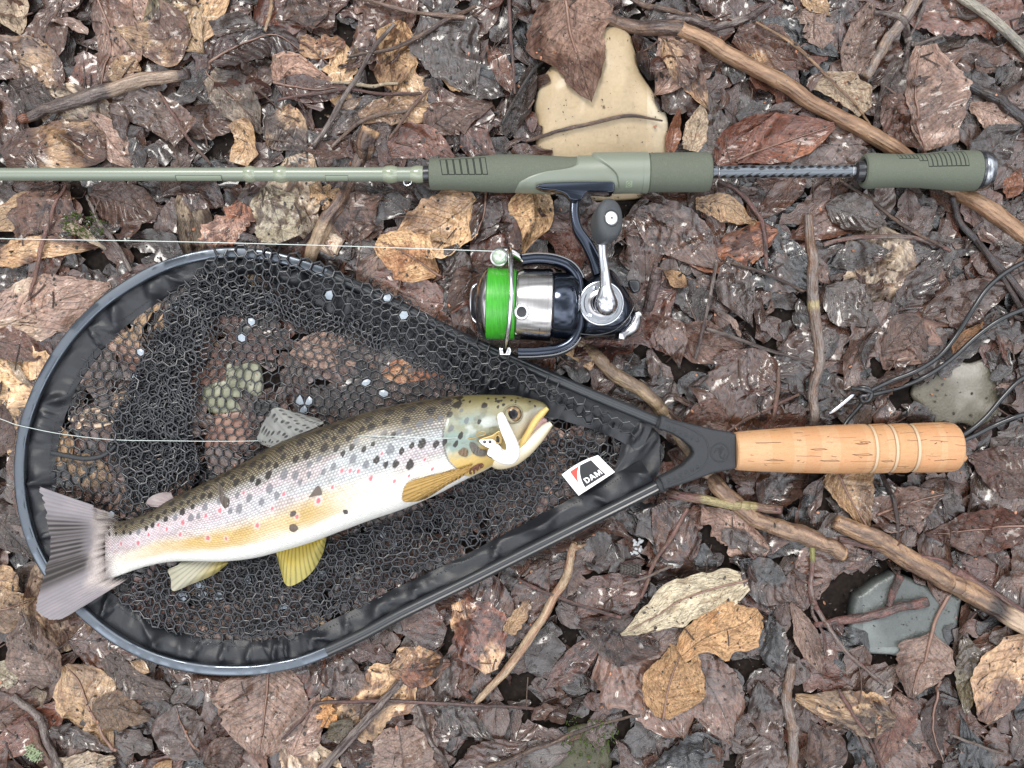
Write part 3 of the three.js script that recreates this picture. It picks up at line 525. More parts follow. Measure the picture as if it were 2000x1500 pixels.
// below the rod blank
L_('large mauve leaf at left', 'large mauve-brown leaf below the rod blank at the left, split by a reddish twig', [[122, 366], [90, 430], [70, 496]], [20, 50, 62, 58, 40, 10], [16, 46, 58, 66, 50, 14], 'mauve', { alt: 'brown', tex: 1, k: 1.1, sh: BROAD });
L_('pleated grey-brown leaf', 'pleated grey-brown leaf below the rod blank', [[178, 376], [240, 395], [306, 420]], [14, 36, 42, 40, 34, 14], [14, 34, 46, 46, 34, 8], 'mauve', { alt: 'gray', pleat: 7, np: 7, wet: 1, tex: 0 });
L_('', 'dark crinkled leaf with many folds below the rod blank', [[356, 366], [400, 380], [440, 404]], 40, 38, 'brown', { k: 0.8, wet: 2, crump: 17, tex: 1 });
L_('rust-pink ragged leaf', 'rust-pink ragged leaf piece at the top edge of the net', [[476, 398], [452, 440], [420, 488]], [26, 34, 30, 38, 28, 20], [10, 22, 26, 30, 40, 30], 'rust', { k: 1.5, alt: 'pink', altAt: 0.5, sh: TORN, tex: 1, rag: 0.25 });
L_('pale leaf with lit rim', 'pale yellowish leaf with upturned bright rim above the net', [[520, 366], [540, 420], [560, 476]], [12, 34, 52, 56, 58, 44], [10, 36, 40, 42, 46, 30], 'pale', { k: 0.8, alt: 'gray', altAt: 0.5, cup: 0.4, tip: 22, tex: 1, lift: 4 });
L_('', 'orange tan leaf with red edges under the rod blank', [[606, 364], [640, 385], [684, 414]], 26, 30, 'tan', { k: 1.2, alt: 'rust', altAt: 0.56, sh: LOBED });
L_('', 'grey-brown crumpled leaf left of the tan veined leaf below the fore grip', [[690, 480], [700, 420], [752, 384]], 48, 52, 'mauve', { alt: 'pink', tex: 1, crump: 12 });
L_('large tan veined leaf', 'large tan leaf with dark net veins below the fore grip', [[930, 388], [860, 440], [770, 478]], [20, 52, 64, 60, 44, 14], [24, 50, 56, 52, 40, 12], 'tan', { k: 1.15, alt: 'mauve', altAt: 0.56, tex: 2, wet: 1, crump: 8 });
L_('', 'slick brown leaf between the tan veined leaf and the bright tan leaf', [[950, 374], [946, 420], [926, 480]], [10, 30, 36, 26, 4], [8, 20, 26, 20, 4], 'brown', { k: 0.9, wet: 2, stalk: 0 });
L_('bright tan leaf', 'bright tan ribbed leaf under the reel foot', [[1040, 372], [1046, 430], [1020, 500]], [24, 34, 36, 26, 10, 3], [30, 52, 52, 34, 14, 3], 'tan', { k: 1.25, alt: 'beige', tex: 0, wet: 0, cup: 0.15, crump: 5 });
L_('', 'chestnut leaf with split lobes right of the bright tan leaf', [[1130, 530], [1100, 478], [1060, 460]], [8, 24, 26, 18, 10, 2], [8, 26, 30, 22, 10, 2], 'chest', { k: 1.3, sh: LOBED, alt: 'brown' });
L_('round tan leaf', 'rounded tan leaf with dark midrib between net and reel', [[854, 536], [800, 500], [738, 470]], [10, 40, 52, 46, 36, 16], [8, 30, 44, 44, 34, 12], 'tan', { k: 1.15, alt: 'rust', altAt: 0.6, tex: 0, stalk: 10, wet: 0, crump: 6 });
L_('', 'wavy grey leaf strips left of the green line spool', [[880, 484], [900, 540], [868, 610]], [16, 24, 22, 16, 4], [14, 22, 26, 20, 4], 'gray', { k: 0.8, wet: 2, cup: 0.8, pleat: 5, sh: NARROW });
L_('', 'brown leaf right behind the green line spool front', [[960, 520], [910, 560], [870, 620]], 24, 30, 'brown', { k: 1.2, wet: 1 });
L_('', 'brown pleated leaf end at the left edge above the pale pinkish leaf', [[-10, 506], [80, 490], [200, 478]], [14, 24, 26, 24, 10, 3], [14, 26, 24, 20, 12, 3], 'brown', { k: 1.5, alt: 'tan', altAt: 0.55, pleat: 6, np: 9 });
L_('', 'pale ribbon-like curled leaf above the hoop at left', [[130, 470], [150, 450], [205, 486]], [6, 10, 12, 9, 2], [6, 9, 10, 9, 2], 'beige', { cup: 1, k: 0.9 });
L_('pale pinkish leaf at left', 'large smooth pale pinkish leaf at the left edge beside the net hoop', [[-60, 660], [60, 616], [150, 580], [216, 556]], [30, 60, 66, 50, 26, 6], [30, 56, 60, 44, 24, 6], 'pink', { k: 1.25, alt: 'beige', tex: 2, wet: 1, crump: 9, sh: BROAD });
L_('', 'red-brown leaf at the left edge under the pale pinkish leaf', [[-20, 660], [40, 676], [112, 700]], 34, 34, 'chest', { k: 1.2, alt: 'mauve' });
L_('', 'bright curled leaf edge at the left of the net hoop', [[22, 706], [40, 726], [60, 752]], [3, 7, 8, 7, 3], [3, 8, 9, 7, 3], 'beige', { tip: 12, cup: 0.8 });
L_('', 'grey-brown leaf at the left edge beside the net hoop', [[-30, 900], [0, 840], [20, 780]], 40, 34, 'mauve', { alt: 'gray' });
L_('', 'smooth grey leaf at the left edge beside the trout tail', [[-20, 980], [20, 1040], [70, 1096]], 44, 34, 'gray', { tex: 3 });
// lower left
L_('', 'tan leaf tip at the left edge level with the tail fin', [[-30, 1130], [10, 1136], [48, 1150]], 32, 34, 'tan', { alt: 'brown', tip: 14 });
L_('', 'tan veined leaf at the left edge below the tail fin', [[-30, 1190], [20, 1186], [74, 1166]], 40, 44, 'tan', { k: 0.9, stalk: 0, alt: 'mauve', tex: 0 });
L_('large folded leaf below the tail', 'large folded pinkish and grey leaf below the tail fin', [[112, 1330], [80, 1260], [56, 1184]], [20, 44, 60, 54, 30, 6], [18, 40, 46, 30, 14, 3], 'pink', { k: 0.8, alt: 'gray', altAt: 0.5, fold: 0.3, tex: 0, crump: 12 });
L_('', 'yellowish scrap leaf at the left edge, lower left corner', [[-20, 1330], [10, 1312], [44, 1326]], 28, 30, 'pale', { k: 0.7, alt: 'gray', sh: TORN });
L_('tan leaf with long stalk', 'tan leaf with a long dark midrib below the net, lower left', [[224, 1456], [180, 1370], [138, 1292]], [8, 26, 40, 56, 60, 40, 8], [6, 20, 40, 56, 60, 40, 8], 'tan', { k: 0.95, alt: 'mauve', altAt: 0.6, stalk: 6, stalkW: 3.4, tex: 0 });
L_('brown-gold curled leaf', 'brown-gold leaf with curled lower rim, lower left', [[190, 1376], [240, 1380], [298, 1398]], [12, 26, 34, 30, 20, 6], [14, 36, 46, 40, 24, 8], 'tan', { k: 0.7, alt: 'brown', altAt: 0.5, tex: 0, roll: [-1, 30, 12], wet: 1 });
L_('rolled grey-tan leaf', 'grey-tan rolled leaf below the hoop, lower left', [[214, 1278], [262, 1318], [340, 1352]], [14, 24, 26, 24, 22, 10], [14, 22, 26, 28, 24, 10], 'gray', { k: 1.3, alt: 'pink', cup: 0.5, roll: [1, 10, 9], lift: 4 });
L_('', 'mauve shiny leaf with pale fork of veins, bottom left', [[400, 1478], [360, 1420], [350, 1372]], [8, 40, 58, 56, 40, 10], [8, 30, 44, 44, 34, 10], 'mauve', { alt: 'gray', stalk: 40, wet: 2, tex: 0 });
L_('toothed dark red leaf', 'dark red-brown toothed leaf at the bottom left', [[400, 1480], [428, 1436], [442, 1376]], [10, 24, 26, 20, 12, 3], [10, 30, 34, 28, 18, 3], 'chest', { k: 0.8, serr: 16, pleat: 5, np: 6, wet: 1 });
L_('', 'grey-brown pleated leaf at the bottom edge, left of centre', [[400, 1490], [440, 1456], [490, 1440]], 24, 44, 'mauve', { pleat: 5 });
L_('large pinkish leaf', 'large pinkish-tan leaf with straight midrib below the net', [[524, 1300], [520, 1380], [510, 1470]], [40, 70, 82, 76, 56, 22], [44, 88, 96, 86, 60, 20], 'pink', { k: 1.05, alt: 'mauve', altAt: 0.62, tex: 2, stalk: 0, wet: 1, sh: BROAD, crump: 7 });
L_('', 'tan striped pleated leaf on the bottom edge, left corner', [[80, 1520], [150, 1496], [232, 1478]], [14, 26, 30, 26, 18, 6], [14, 30, 40, 36, 20, 6], 'beige', { k: 0.8, alt: 'mauve', pleat: 6, np: 7 });
L_('', 'small pale rounded leaf on the bottom edge', [[306, 1510], [324, 1494], [342, 1478]], 16, 16, 'tan', { k: 1.2, wet: 0 });
L_('', 'blue-grey curled shiny leaf at the lower left', [[104, 1420], [160, 1436], [226, 1462]], [8, 16, 20, 14, 3], [8, 14, 18, 12, 3], 'gray', { k: 0.8, wet: 2, cup: 0.7, tex: 3 });
L_('', 'tiny tan leaf scrap standing up at the lower left', [[70, 1346], [86, 1352], [96, 1376]], 12, 12, 'beige', { tip: 16 });
L_('', 'grey scaly leaf below the rim of the net, bottom centre left', [[600, 1280], [650, 1300], [700, 1348]], [20, 36, 40, 34, 26], [16, 36, 44, 44, 30], 'mauve', { alt: 'gray', wet: 2, tex: 1, sh: BROAD });
// lower centre
L_('crumpled brown leaf', 'crumpled wet red-brown leaf below the rim of the net', [[900, 1170], [930, 1230], [960, 1306]], [20, 44, 60, 58, 44, 14], [20, 36, 44, 52, 44, 14], 'chest', { k: 1.7, alt: 'tan', altAt: 0.6, wet: 2, crump: 20, tex: 1, lift: 3 });
L_('curled brown leaf lump', 'crumpled tan-brown leaf lump left of the crumpled wet leaf', [[764, 1300], [820, 1296], [880, 1292]], [10, 30, 36, 34, 20, 6], [10, 30, 40, 40, 26, 6], 'rust', { k: 1.2, alt: 'tan', altAt: 0.55, crump: 18, wet: 1, tex: 1, lift: 4 });
L_('', 'tan leaf piece right of the crumpled red-brown leaf', [[990, 1230], [1010, 1204], [1034, 1170]], 16, 18, 'tan', { k: 1.1, sh: TORN });
L_('flat pinkish-grey leaf', 'flat smooth pinkish-grey leaf at the bottom edge', [[790, 1530], [786, 1470], [780, 1420]], [44, 56, 58, 56, 50, 30], [44, 58, 62, 60, 52, 30], 'pink', { k: 0.75, alt: 'gray', tex: 3, wet: 1, crump: 4, cup: 0.05 });
L_('', 'grey leaf with a tan blotch beside the long bottom twig', [[846, 1380], [900, 1404], [968, 1440]], 34, 36, 'gray', { alt: 'tan', altAt: 0.62, wet: 2, tex: 1 });
L_('small orange oak leaf', 'small bright orange lobed oak leaf, bottom left of centre', [[652, 1412], [642, 1384], [644, 1352]], [8, 22, 10, 24, 8, 14, 12, 3], [6, 14, 16, 8, 20, 10, 16, 3], 'orange', { k: 1.05, tex: 3, wet: 0, alt: 'orange', crump: 3, cup: 0.2, lift: 3 });
L_('', 'olive-grey leaf below the small orange oak leaf', [[690, 1400], [660, 1430], [634, 1440]], 22, 26, 'olive', { alt: 'gray' });
L_('', 'dark crumpled leaf overlapping the speckled pale leaf, left side', [[1130, 1214], [1200, 1238], [1284, 1262]], [8, 26, 40, 44, 36, 10], [8, 24, 46, 56, 40, 12], 'brown', { k: 0.75, alt: 'gray', crump: 15, wet: 1, tex: 1 });
L_('speckled pale leaf', 'pale grey-yellow speckled leaf, curled, at lower centre right', [[1452, 1128], [1390, 1148], [1320, 1172], [1260, 1208], [1211, 1236]], [18, 40, 48, 46, 42, 34, 22, 14, 3], [16, 34, 36, 40, 44, 36, 24, 12, 3], 'pale', { k: 0.82, alt: 'pale', tex: 4, wet: 0, stalk: 30, bend: -6, crump: 12, lift: 7, drape: 0.5 });
L_('orange oval leaf', 'orange-tan oval leaf with dark specks, lower of two overlapping', [[1292, 1396], [1306, 1330], [1330, 1262]], [16, 46, 52, 46, 34, 26], [14, 52, 66, 62, 52, 30], 'orange', { k: 0.85, alt: 'tan', altAt: 0.4, tex: 4, wet: 0, stalk: 10, lift: 6, drape: 0.5, crump: 5, cup: 0.15 });
L_('orange lobed leaf', 'orange-tan lobed leaf with a hole, upper of two overlapping', [[1326, 1274], [1380, 1240], [1440, 1216], [1478, 1190]], [22, 40, 46, 54, 56, 34, 10], [14, 16, 30, 56, 44, 58, 44, 14], 'orange', { k: 0.9, alt: 'tan', altAt: 0.35, tex: 4, wet: 0, lift: 10, drape: 0.45, crump: 7, cup: 0.2 });
// right of the tan stone
L_('pale pink narrow leaf', 'pale pinkish narrow leaf right of the tan stone', [[1350, 296], [1362, 250], [1368, 208]], [18, 26, 24, 16, 3], [14, 22, 20, 14, 3], 'beige', { k: 0.95, alt: 'pink', wet: 0, fold: 0.3, tip: 12 });
L_('', 'tan-brown curled leaf against the right side of the tan stone', [[1308, 300], [1316, 262], [1322, 222]], [8, 14, 14, 10, 3], [8, 14, 14, 10, 3], 'rust', { k: 1.3, alt: 'tan', cup: 0.6, tip: 14 });
L_('', 'tan and grey striped leaf right above the tan stone', [[1290, 84], [1338, 150], [1384, 226]], 34, 30, 'mauve', { alt: 'tan', altAt: 0.5, pleat: 5, tex: 1 });
L_('chestnut leaf with curled edges', 'chestnut leaf with upturned edges above the exposed rod section', [[1400, 322], [1440, 272], [1510, 230]], [8, 28, 34, 26, 16, 4], [14, 34, 40, 34, 22, 6], 'chest', { k: 1.6, wet: 1, alt: 'chest', cup: 0.7, tip: 20, tex: 3, lift: 5 });
L_('glossy red-brown lobed leaf', 'glossy red-brown leaf with pale midrib above the exposed rod section', [[1434, 318], [1520, 282], [1622, 252]], [10, 26, 44, 50, 44, 30, 6], [8, 22, 36, 42, 40, 26, 6], 'chest', { k: 1.9, wet: 1, alt: 'rust', sh: LOBED, stalk: 6, cup: 0.35, tex: 3, lift: 8 });
L_('', 'brown pleated leaf below the dark branch at the top', [[1434, 70], [1500, 100], [1576, 140]], [20, 36, 42, 36, 22, 6], [18, 34, 44, 40, 24, 6], 'brown', { k: 1.6, alt: 'tan', pleat: 6, np: 8 });
L_('', 'pinkish brown leaf with ragged edge below the top twig', [[1556, 26], [1588, 60], [1600, 104]], 36, 34, 'pink', { k: 0.8, sh: LOBED, alt: 'mauve' });
L_('', 'tan leaf strip at the top edge beside the forked twig', [[1560, -8], [1590, 16], [1620, 36]], 28, 20, 'tan', { k: 0.95, alt: 'pink' });
L_('long mauve leaf', 'long mauve leaf lying upright left of the pale leaning stick', [[1660, 150], [1674, 84], [1700, 8]], [20, 32, 34, 30, 22, 8], [16, 24, 30, 32, 22, 8], 'pink', { k: 0.85, alt: 'brown', cup: 0.4, tex: 0 });
L_('pale tan arched leaf', 'pale tan leaf with arched top edge above the tan branch', [[1578, 172], [1640, 176], [1680, 226]], [8, 22, 30, 34, 34, 18], [8, 18, 26, 30, 24, 10], 'beige', { k: 0.85, alt: 'tan', wet: 0, cup: 0.4, lift: 6, tip: 8 });
L_('', 'grey narrow curled leaf below the pale leaning stick', [[1746, 116], [1730, 180], [1710, 256]], [12, 24, 26, 18, 4], [10, 18, 20, 16, 4], 'gray', { k: 1.1, cup: 0.7, lift: 4 });
L_('', 'dark brown leaf under the big folded mauve leaf', [[1720, 190], [1760, 240], [1800, 300]], 34, 40, 'brown', { k: 1.1, alt: 'mauve' });
L_('big folded mauve leaf', 'big folded pinkish mauve leaf above the rod butt grip', [[1802, 298], [1786, 230], [1782, 170], [1790, 96]], [4, 10, 14, 20, 20, 24, 10], [58, 70, 78, 92, 88, 60, 22], 'pink', { k: 0.85, alt: 'mauve', altAt: 0.55, stalk: 0, stalkW: 3.4, cup: 0.3, tip: 18, lift: 8, tex: 0, crump: 12 });
L_('', 'brown curled lobe of a leaf at the upper right', [[1890, 150], [1916, 124], [1942, 100]], 24, 26, 'mauve', { k: 1.1, alt: 'brown', roll: [1, 12, 10], lift: 8 });
L_('tan-pink leaf at right', 'tan-pink leaf near the right edge above the butt cap', [[1890, 208], [1930, 224], [1978, 250]], [8, 14, 16, 14, 6], [10, 24, 34, 30, 10], 'pink', { k: 1.1, alt: 'tan', tip: 10 });
L_('', 'dark mottled leaf at the right edge above the butt cap', [[1916, 330], [1936, 290], [1990, 250]], 44, 36, 'dark', { k: 1.5, wet: 2 });
L_('', 'small tan-brown leaf at the right edge right of the butt cap', [[1960, 390], [1974, 360], [1986, 330]], 18, 22, 'rust', { k: 1.1 });
// below the rod, right
L_('large crinkled leaf', 'large crinkled brown-grey leaf right of the reel handle', [[1240, 420], [1310, 450], [1400, 520]], [14, 44, 56, 50, 40, 8], [14, 40, 50, 46, 34, 8], 'mauve', { k: 0.95, alt: 'gray', crump: 13, wet: 2, tex: 1 });
L_('', 'tan pleated leaf corner under the rear grip', [[1356, 398], [1410, 400], [1470, 440]], [10, 14, 18, 14, 4], [16, 30, 36, 26, 6], 'tan', { k: 0.9, pleat: 5, alt: 'brown' });
L_('small tan leaf by the broken stick', 'small smooth tan oval leaf beside the short broken stick', [[1338, 562], [1318, 544], [1294, 528]], 17, 16, 'tan', { k: 1.0, wet: 0, tex: 3, crump: 2 });
L_('ribbed dark leaf', 'dark brown ribbed leaf at mid right', [[1735, 625], [1790, 560], [1836, 480]], [8, 22, 28, 26, 16, 3], [8, 24, 32, 28, 18, 3], 'brown', { k: 0.8, alt: 'dark', pleat: 7, np: 9, wet: 2 });
L_('', 'reddish glossy crumpled leaf right of the reel rear end', [[1226, 660], [1280, 650], [1340, 690]], [10, 26, 30, 26, 8], [10, 24, 32, 28, 8], 'chest', { k: 1.1, wet: 2, crump: 14 });
L_('', 'mauve wet leaf below the short broken stick', [[1290, 620], [1310, 660], [1330, 720]], 30, 28, 'mauve', { wet: 2 });
L_('', 'grey slick flat leaf right of the long thin leaning twig', [[1420, 500], [1440, 570], [1470, 640]], 34, 40, 'gray', { k: 0.8, wet: 2, tex: 3, crump: 6 });
L_('', 'grey slick flat leaf beside the upright lichen stick', [[1610, 400], [1670, 420], [1740, 440]], 40, 36, 'gray', { k: 0.75, wet: 2, tex: 3, crump: 7 });
L_('', 'wide grey wet leaf right of the upright lichen stick', [[1610, 560], [1660, 600], [1720, 640]], 50, 46, 'gray', { k: 0.85, wet: 2, tex: 3, crump: 8 });
L_('', 'grey wet leaf under the thin horizontal twig', [[1620, 520], [1680, 500], [1740, 490]], 30, 26, 'gray', { k: 0.7, wet: 2, tex: 3 });
L_('', 'dark leaf above the forked cord, mid right', [[1840, 590], [1880, 620], [1930, 640]], 30, 30, 'mauve', { k: 0.8, wet: 2 });
L_('pink-orange leaf by the cord', 'small pink-orange leaf between the two elastic cords', [[1858, 692], [1880, 664], [1914, 630]], [6, 14, 15, 10, 2], [6, 14, 15, 10, 2], 'orange', { k: 0.85, alt: 'pink', wet: 0, fold: 0.2, lift: 3 });
L_('', 'mauve leaf below the lower elastic cord near the knot', [[1720, 690], [1770, 640], [1810, 690]], 30, 36, 'mauve', { k: 0.8 });
L_('', 'brown leaf above the yoke of the landing net', [[1330, 830], [1390, 806], [1430, 826]], 26, 20, 'brown', { k: 1.3 });
// lower right
L_('ridged tan leaf', 'ridged tan and brown leaf coming from under the cork handle', [[1634, 918], [1656, 966], [1690, 1036]], [70, 76, 62, 40, 20, 4], [26, 34, 30, 22, 12, 3], 'tan', { k: 0.85, alt: 'brown', altAt: 0.6, pleat: 9, np: 6, stalk: 0, stalkW: 3.4, tex: 0, wet: 1, lift: 4 });
L_('purple-brown leaf at right', 'large purple-brown toothed leaf at the right edge below the cork handle', [[2010, 960], [1960, 920], [1890, 890]], [20, 40, 46, 44, 30, 4], [20, 44, 56, 50, 30, 4], 'chest', { k: 0.85, alt: 'mauve', serr: 14, wet: 1, pleat: 3 });
L_('', 'grey crinkled leaf below the cork handle end', [[1710, 1000], [1770, 980], [1840, 960]], 34, 38, 'mauve', { alt: 'gray', stalk: 10, crump: 12, wet: 1 });
L_('dark leaf with long midrib', 'dark brown leaf with a long horizontal midrib at the right edge', [[2010, 1026], [1900, 1034], [1800, 1040]], [10, 40, 48, 40, 24, 3], [10, 34, 44, 40, 22, 3], 'chest', { k: 0.75, alt: 'mauve', stalk: 10, wet: 1 });
L_('', 'dark grey leaves piled at the right edge under the long midrib leaf', [[1960, 1110], [1980, 1150], [2010, 1200]], 40, 40, 'dark', { k: 1.6, wet: 2 });
L_('', 'reddish bark scrap above the black slick leaves', [[1424, 1094], [1470, 1096], [1534, 1120]], [6, 12, 14, 12, 3], [4, 12, 14, 12, 3], 'chest', { k: 1.1, sh: TORN, wet: 2, tex: 1 });
L_('', 'black slick leaf below the reddish bark scrap', [[1440, 1090], [1500, 1140], [1560, 1180]], 40, 40, 'black', { k: 1.5, wet: 2, tex: 3, crump: 14 });
L_('', 'black slick leaf right of the orange lobed leaf', [[1500, 1200], [1510, 1260], [1530, 1330]], 30, 34, 'black', { k: 1.6, wet: 2, tex: 3, cup: 0.6 });
L_('', 'grey-black slick leaf at the bottom right of centre', [[1480, 1330], [1500, 1400], [1530, 1460]], 30, 36, 'dark', { k: 1.4, wet: 2, tex: 3, cup: 0.4 });
L_('narrow pinkish leaf', 'narrow pinkish-brown leaf left of the slate', [[1544, 1176], [1570, 1230], [1598, 1310]], [3, 12, 18, 22, 16, 4], [3, 10, 16, 24, 18, 4], 'pink', { k: 0.7, alt: 'brown', lift: 4 });
L_('reddish speckled leaf', 'reddish speckled leaf at the bottom right under the leaf on the slate', [[1752, 1350], [1742, 1420], [1716, 1500]], 42, 44, 'chest', { k: 1.1, alt: 'pink', altAt: 0.58, tex: 4, sh: BROAD });
L_('', 'narrow dark red leaf hanging below the leaf on the slate', [[1830, 1350], [1820, 1420], [1836, 1490]], 24, 24, 'chest', { k: 0.8, stalk: 20, wet: 1 });
L_('tan mottled leaf', 'tan mottled leaf with torn left end at the bottom right', [[1740, 1400], [1660, 1392], [1556, 1364]], [14, 36, 34, 26, 20, 6], [12, 44, 52, 44, 30, 6], 'tan', { k: 0.95, alt: 'gray', altAt: 0.55, tex: 1, wet: 1, lift: 5, crump: 11 });
L_('', 'mauve-grey leaf on the bottom edge beside the upright stick', [[1600, 1520], [1606, 1460], [1580, 1404]], 42, 44, 'mauve', { alt: 'gray', tex: 1 });
L_('', 'grey and yellow shiny curled leaf right of the leaf on the slate', [[1880, 1246], [1896, 1310], [1880, 1388]], [10, 26, 30, 24, 5], [12, 26, 28, 22, 5], 'olive', { k: 1.1, alt: 'gray', wet: 2, cup: 0.6, roll: [1, 18, 9] });
L_('large grey-tan leaf at right', 'large grey-tan wavy leaf at the right edge, lower right corner', [[2010, 1226], [1960, 1310], [1920, 1410]], [40, 40, 46, 44, 36, 8], [10, 40, 56, 60, 44, 10], 'mauve', { k: 1.2, alt: 'tan', altAt: 0.58, tex: 3, lift: 4 });
L_('leaf on the slate', 'pinkish tan leaf with long stalk lying on the grey-green slate', [[1812, 1232], [1798, 1290], [1776, 1360]], [8, 40, 58, 62, 44, 20, 6], [6, 42, 56, 54, 50, 30, 8], 'pink', { k: 0.92, alt: 'brown', altAt: 0.64, tex: 0, wet: 1, stalk: 74, bend: 16, stalkW: 3.6, lift: 5, drape: 0.6 });
// under the net
L_('', 'pinkish grey leaf seen through the net above the fish', [[566, 690], [640, 680], [740, 720]], 34, 40, 'pink', { k: 1.1, alt: 'pink', crump: 4 });
L_('', 'orange-brown leaf seen through the net near the fish head', [[744, 730], [800, 722], [870, 738]], 22, 26, 'rust', { k: 1.6, alt: 'tan' });
L_('', 'tan leaf seen through the upper left of the net', [[300, 640], [370, 630], [430, 680]], 36, 36, 'tan', { k: 0.85, alt: 'brown' });
L_('', 'mauve leaf seen through the net left of the pale stone', [[250, 760], [300, 780], [370, 790]], 34, 34, 'mauve', {});
L_('', 'brown leaf seen through the net below the fish belly', [[720, 1090], [800, 1070], [900, 1050]], 34, 34, 'brown', { k: 1.2 });
L_('', 'tan leaf seen through the net above the tail stem', [[130, 900], [180, 920], [230, 960]], 30, 34, 'tan', { k: 0.7 });

for (const h of heroes) { const m = h[2][Math.floor(h[2].length / 2)]; if (h[0]) LANDMARKS.push([m[0], m[1], h[0]]); }
LANDMARKS.push([1180, 230, 'large tan stone'], [200, 340, 'rod blank'], [600, 340, 'rod blank rings'], [960, 340, 'rod fore grip'], [1330, 335, 'rod rear grip'], [1540, 334, 'bare rod section'], [1800, 333, 'rod butt grip'], [1000, 594, 'green line spool'], [1194, 425, 'reel handle knob'], [1200, 600, 'reel body'], [1640, 876, 'cork handle'], [1390, 884, 'net yoke'], [1690, 765, 'cord knot'], [1765, 1210, 'grey-green slate'], [80, 840, 'left end of the net hoop'], [150, 620, 'upper left of the hoop'], [200, 1225, 'lower left of the hoop'], [450, 1306, 'lowest part of the hoop'], [800, 1190, 'lower net arm'], [1150, 1015, 'lower net arm near the yoke'], [130, 1130, 'trout tail'], [585, 850, 'dorsal fin'], [590, 1100, 'yellow pelvic fin'], [450, 760, 'pale stone under the net'], [1148, 930, 'white label'], [1020, 830, 'trout head'], [300, 900, 'dark bunch of netting'], [1870, 770, 'pale stone by the cord']);
{
  const mask = (x, y) => heroes.some(h => { const m = h[2]; return distLine(x, y, m) < (typeof h[3] === 'number' ? h[3] : Math.max(...h[3])) * 0.6; }) || distLine(x, y, [[0, 340], [1920, 335]]) < 34 || distLine(x, y, FISHLINE) < 70 || (x > 1290 && x < 1870 && Math.abs(y - 876) < 40) || (x > 1050 && x < 1300 && y > 110 && y < 330) || (x > 1670 && x < 1860 && y > 1140 && y < 1280);
  scatterLeaves(170, mask);
  leafShreds(240, 6001, 34, 120, 'curled dark shreds of old leaves among the litter');
}
for (const h of heroes) leaf(h[1], ...h.slice(2));
leafShreds(80, 8001, 22, 70, 'small curled leaf shreds lying on top of the litter');

// ------------------------------------------------------------------ sticks
stick('stick', 'dark bark branch at the top edge above the tan stone', [[1040, -30], [1063, -4], [1133, 24], [1245, 54], [1330, 70]], [9, 11, 13, 15, 16], BARK, DARKBARK, { crack: 0.2, twigs: [[[[1200, -20], [1262, 14], [1330, 36], [1400, 58]], [5, 6, 5, 4]]], short: 'dark bark branch' });
stick('stick', 'long straight tan branch running down from the top to the right edge under the rod', [[1322, 66], [1412, 112], [1510, 161], [1600, 212], [1690, 262], [1783, 312], [1870, 378], [1940, 430], [2040, 505]], [15, 17, 16, 16, 17, 17, 17, 18, 19], TANBARK, [0.27, 0.15, 0.08], { rough: 0.05, knots: 0.15, up: 2, short: 'long tan branch' });
stick('stick', 'pale grey-green stick crossing the top right corner', [[1850, -16], [1867, 0], [1947, 63], [2030, 150]], [9, 10, 10, 9], [0.42, 0.4, 0.33], [0.3, 0.29, 0.25], { up: 5, short: 'pale corner stick' });
stick('stick', 'pale brown leaning stick left of the big folded mauve leaf', [[1682, 160], [1712, 110], [1744, 62], [1796, -10]], [9, 11, 12, 12], [0.38, 0.28, 0.21], GREYBARK, { up: 6, short: 'pale leaning stick' });
stick('twig', 'gnarled forked twig at the upper right', [[1699, 33], [1741, 38], [1769, 70], [1783, 88], [1834, 76]], [5, 6, 7, 6, 4], GREYBARK, DARKBARK, { up: 8, rough: 0.3, knots: 0.6, twigs: [[[[1775, 84], [1769, 104], [1752, 152]], [5, 5, 6]], [[[1776, 74], [1790, 40], [1806, -8]], [4, 4, 5]]], short: 'gnarled forked twig' });
stick('twig', 'knobbly grey twig along the top edge right of the tan stone', [[1296, 45], [1340, 48], [1387, 56], [1457, 38], [1504, 8]], [7, 8, 9, 8, 6], DARKBARK, GREYBARK, { rough: 0.25, knots: 0.5, twigs: [[[[1345, -6], [1352, 31], [1384, 56]], [4, 5, 5]]], short: 'knobbly grey twig' });
stick('stick', 'thick stick with pale upper side at the upper left', [[45, 238], [110, 214], [190, 196], [280, 166], [371, 147]], [9, 13, 14, 14, 12], [0.16, 0.125, 0.11], [0.08, 0.06, 0.055], { rough: 0.18, crack: 0.25, up: 4, pale: [[0.6, 0.95, [0.36, 0.27, 0.2]], [-0.1, 0.06, 'rust']], short: 'pale-backed stick' });
stick('stick', 'dark split stick passing under the rod blank', [[728, 258], [706, 310], [680, 372], [640, 440], [602, 506]], [20, 19, 14, 15, 15], DARKBARK, BARK, { rough: 0.2, crack: 0.5, pale: [[0.74, 1, [0.4, 0.3, 0.2]], [-0.1, 0.04, 'tan']], short: 'dark split stick' });
stick('stick', 'pale tan stick running from under the reel to the net yoke', [[1122, 660], [1160, 694], [1210, 740], [1270, 776], [1310, 826], [1352, 886], [1400, 950]], [13, 14, 15, 15, 15, 14, 14], [0.34, 0.25, 0.15], [0.2, 0.14, 0.09], { rough: 0.12, short: 'pale tan stick' });
stick('stick', 'brown bent stick from under the net yoke to the lower right', [[1372, 918], [1420, 968], [1480, 1016], [1540, 1034], [1600, 1056], [1644, 1078]], [16, 17, 18, 19, 17, 14], [0.36, 0.24, 0.15], BARK, { rough: 0.15, crack: 0.15, ends: 'tan', short: 'brown bent stick' });
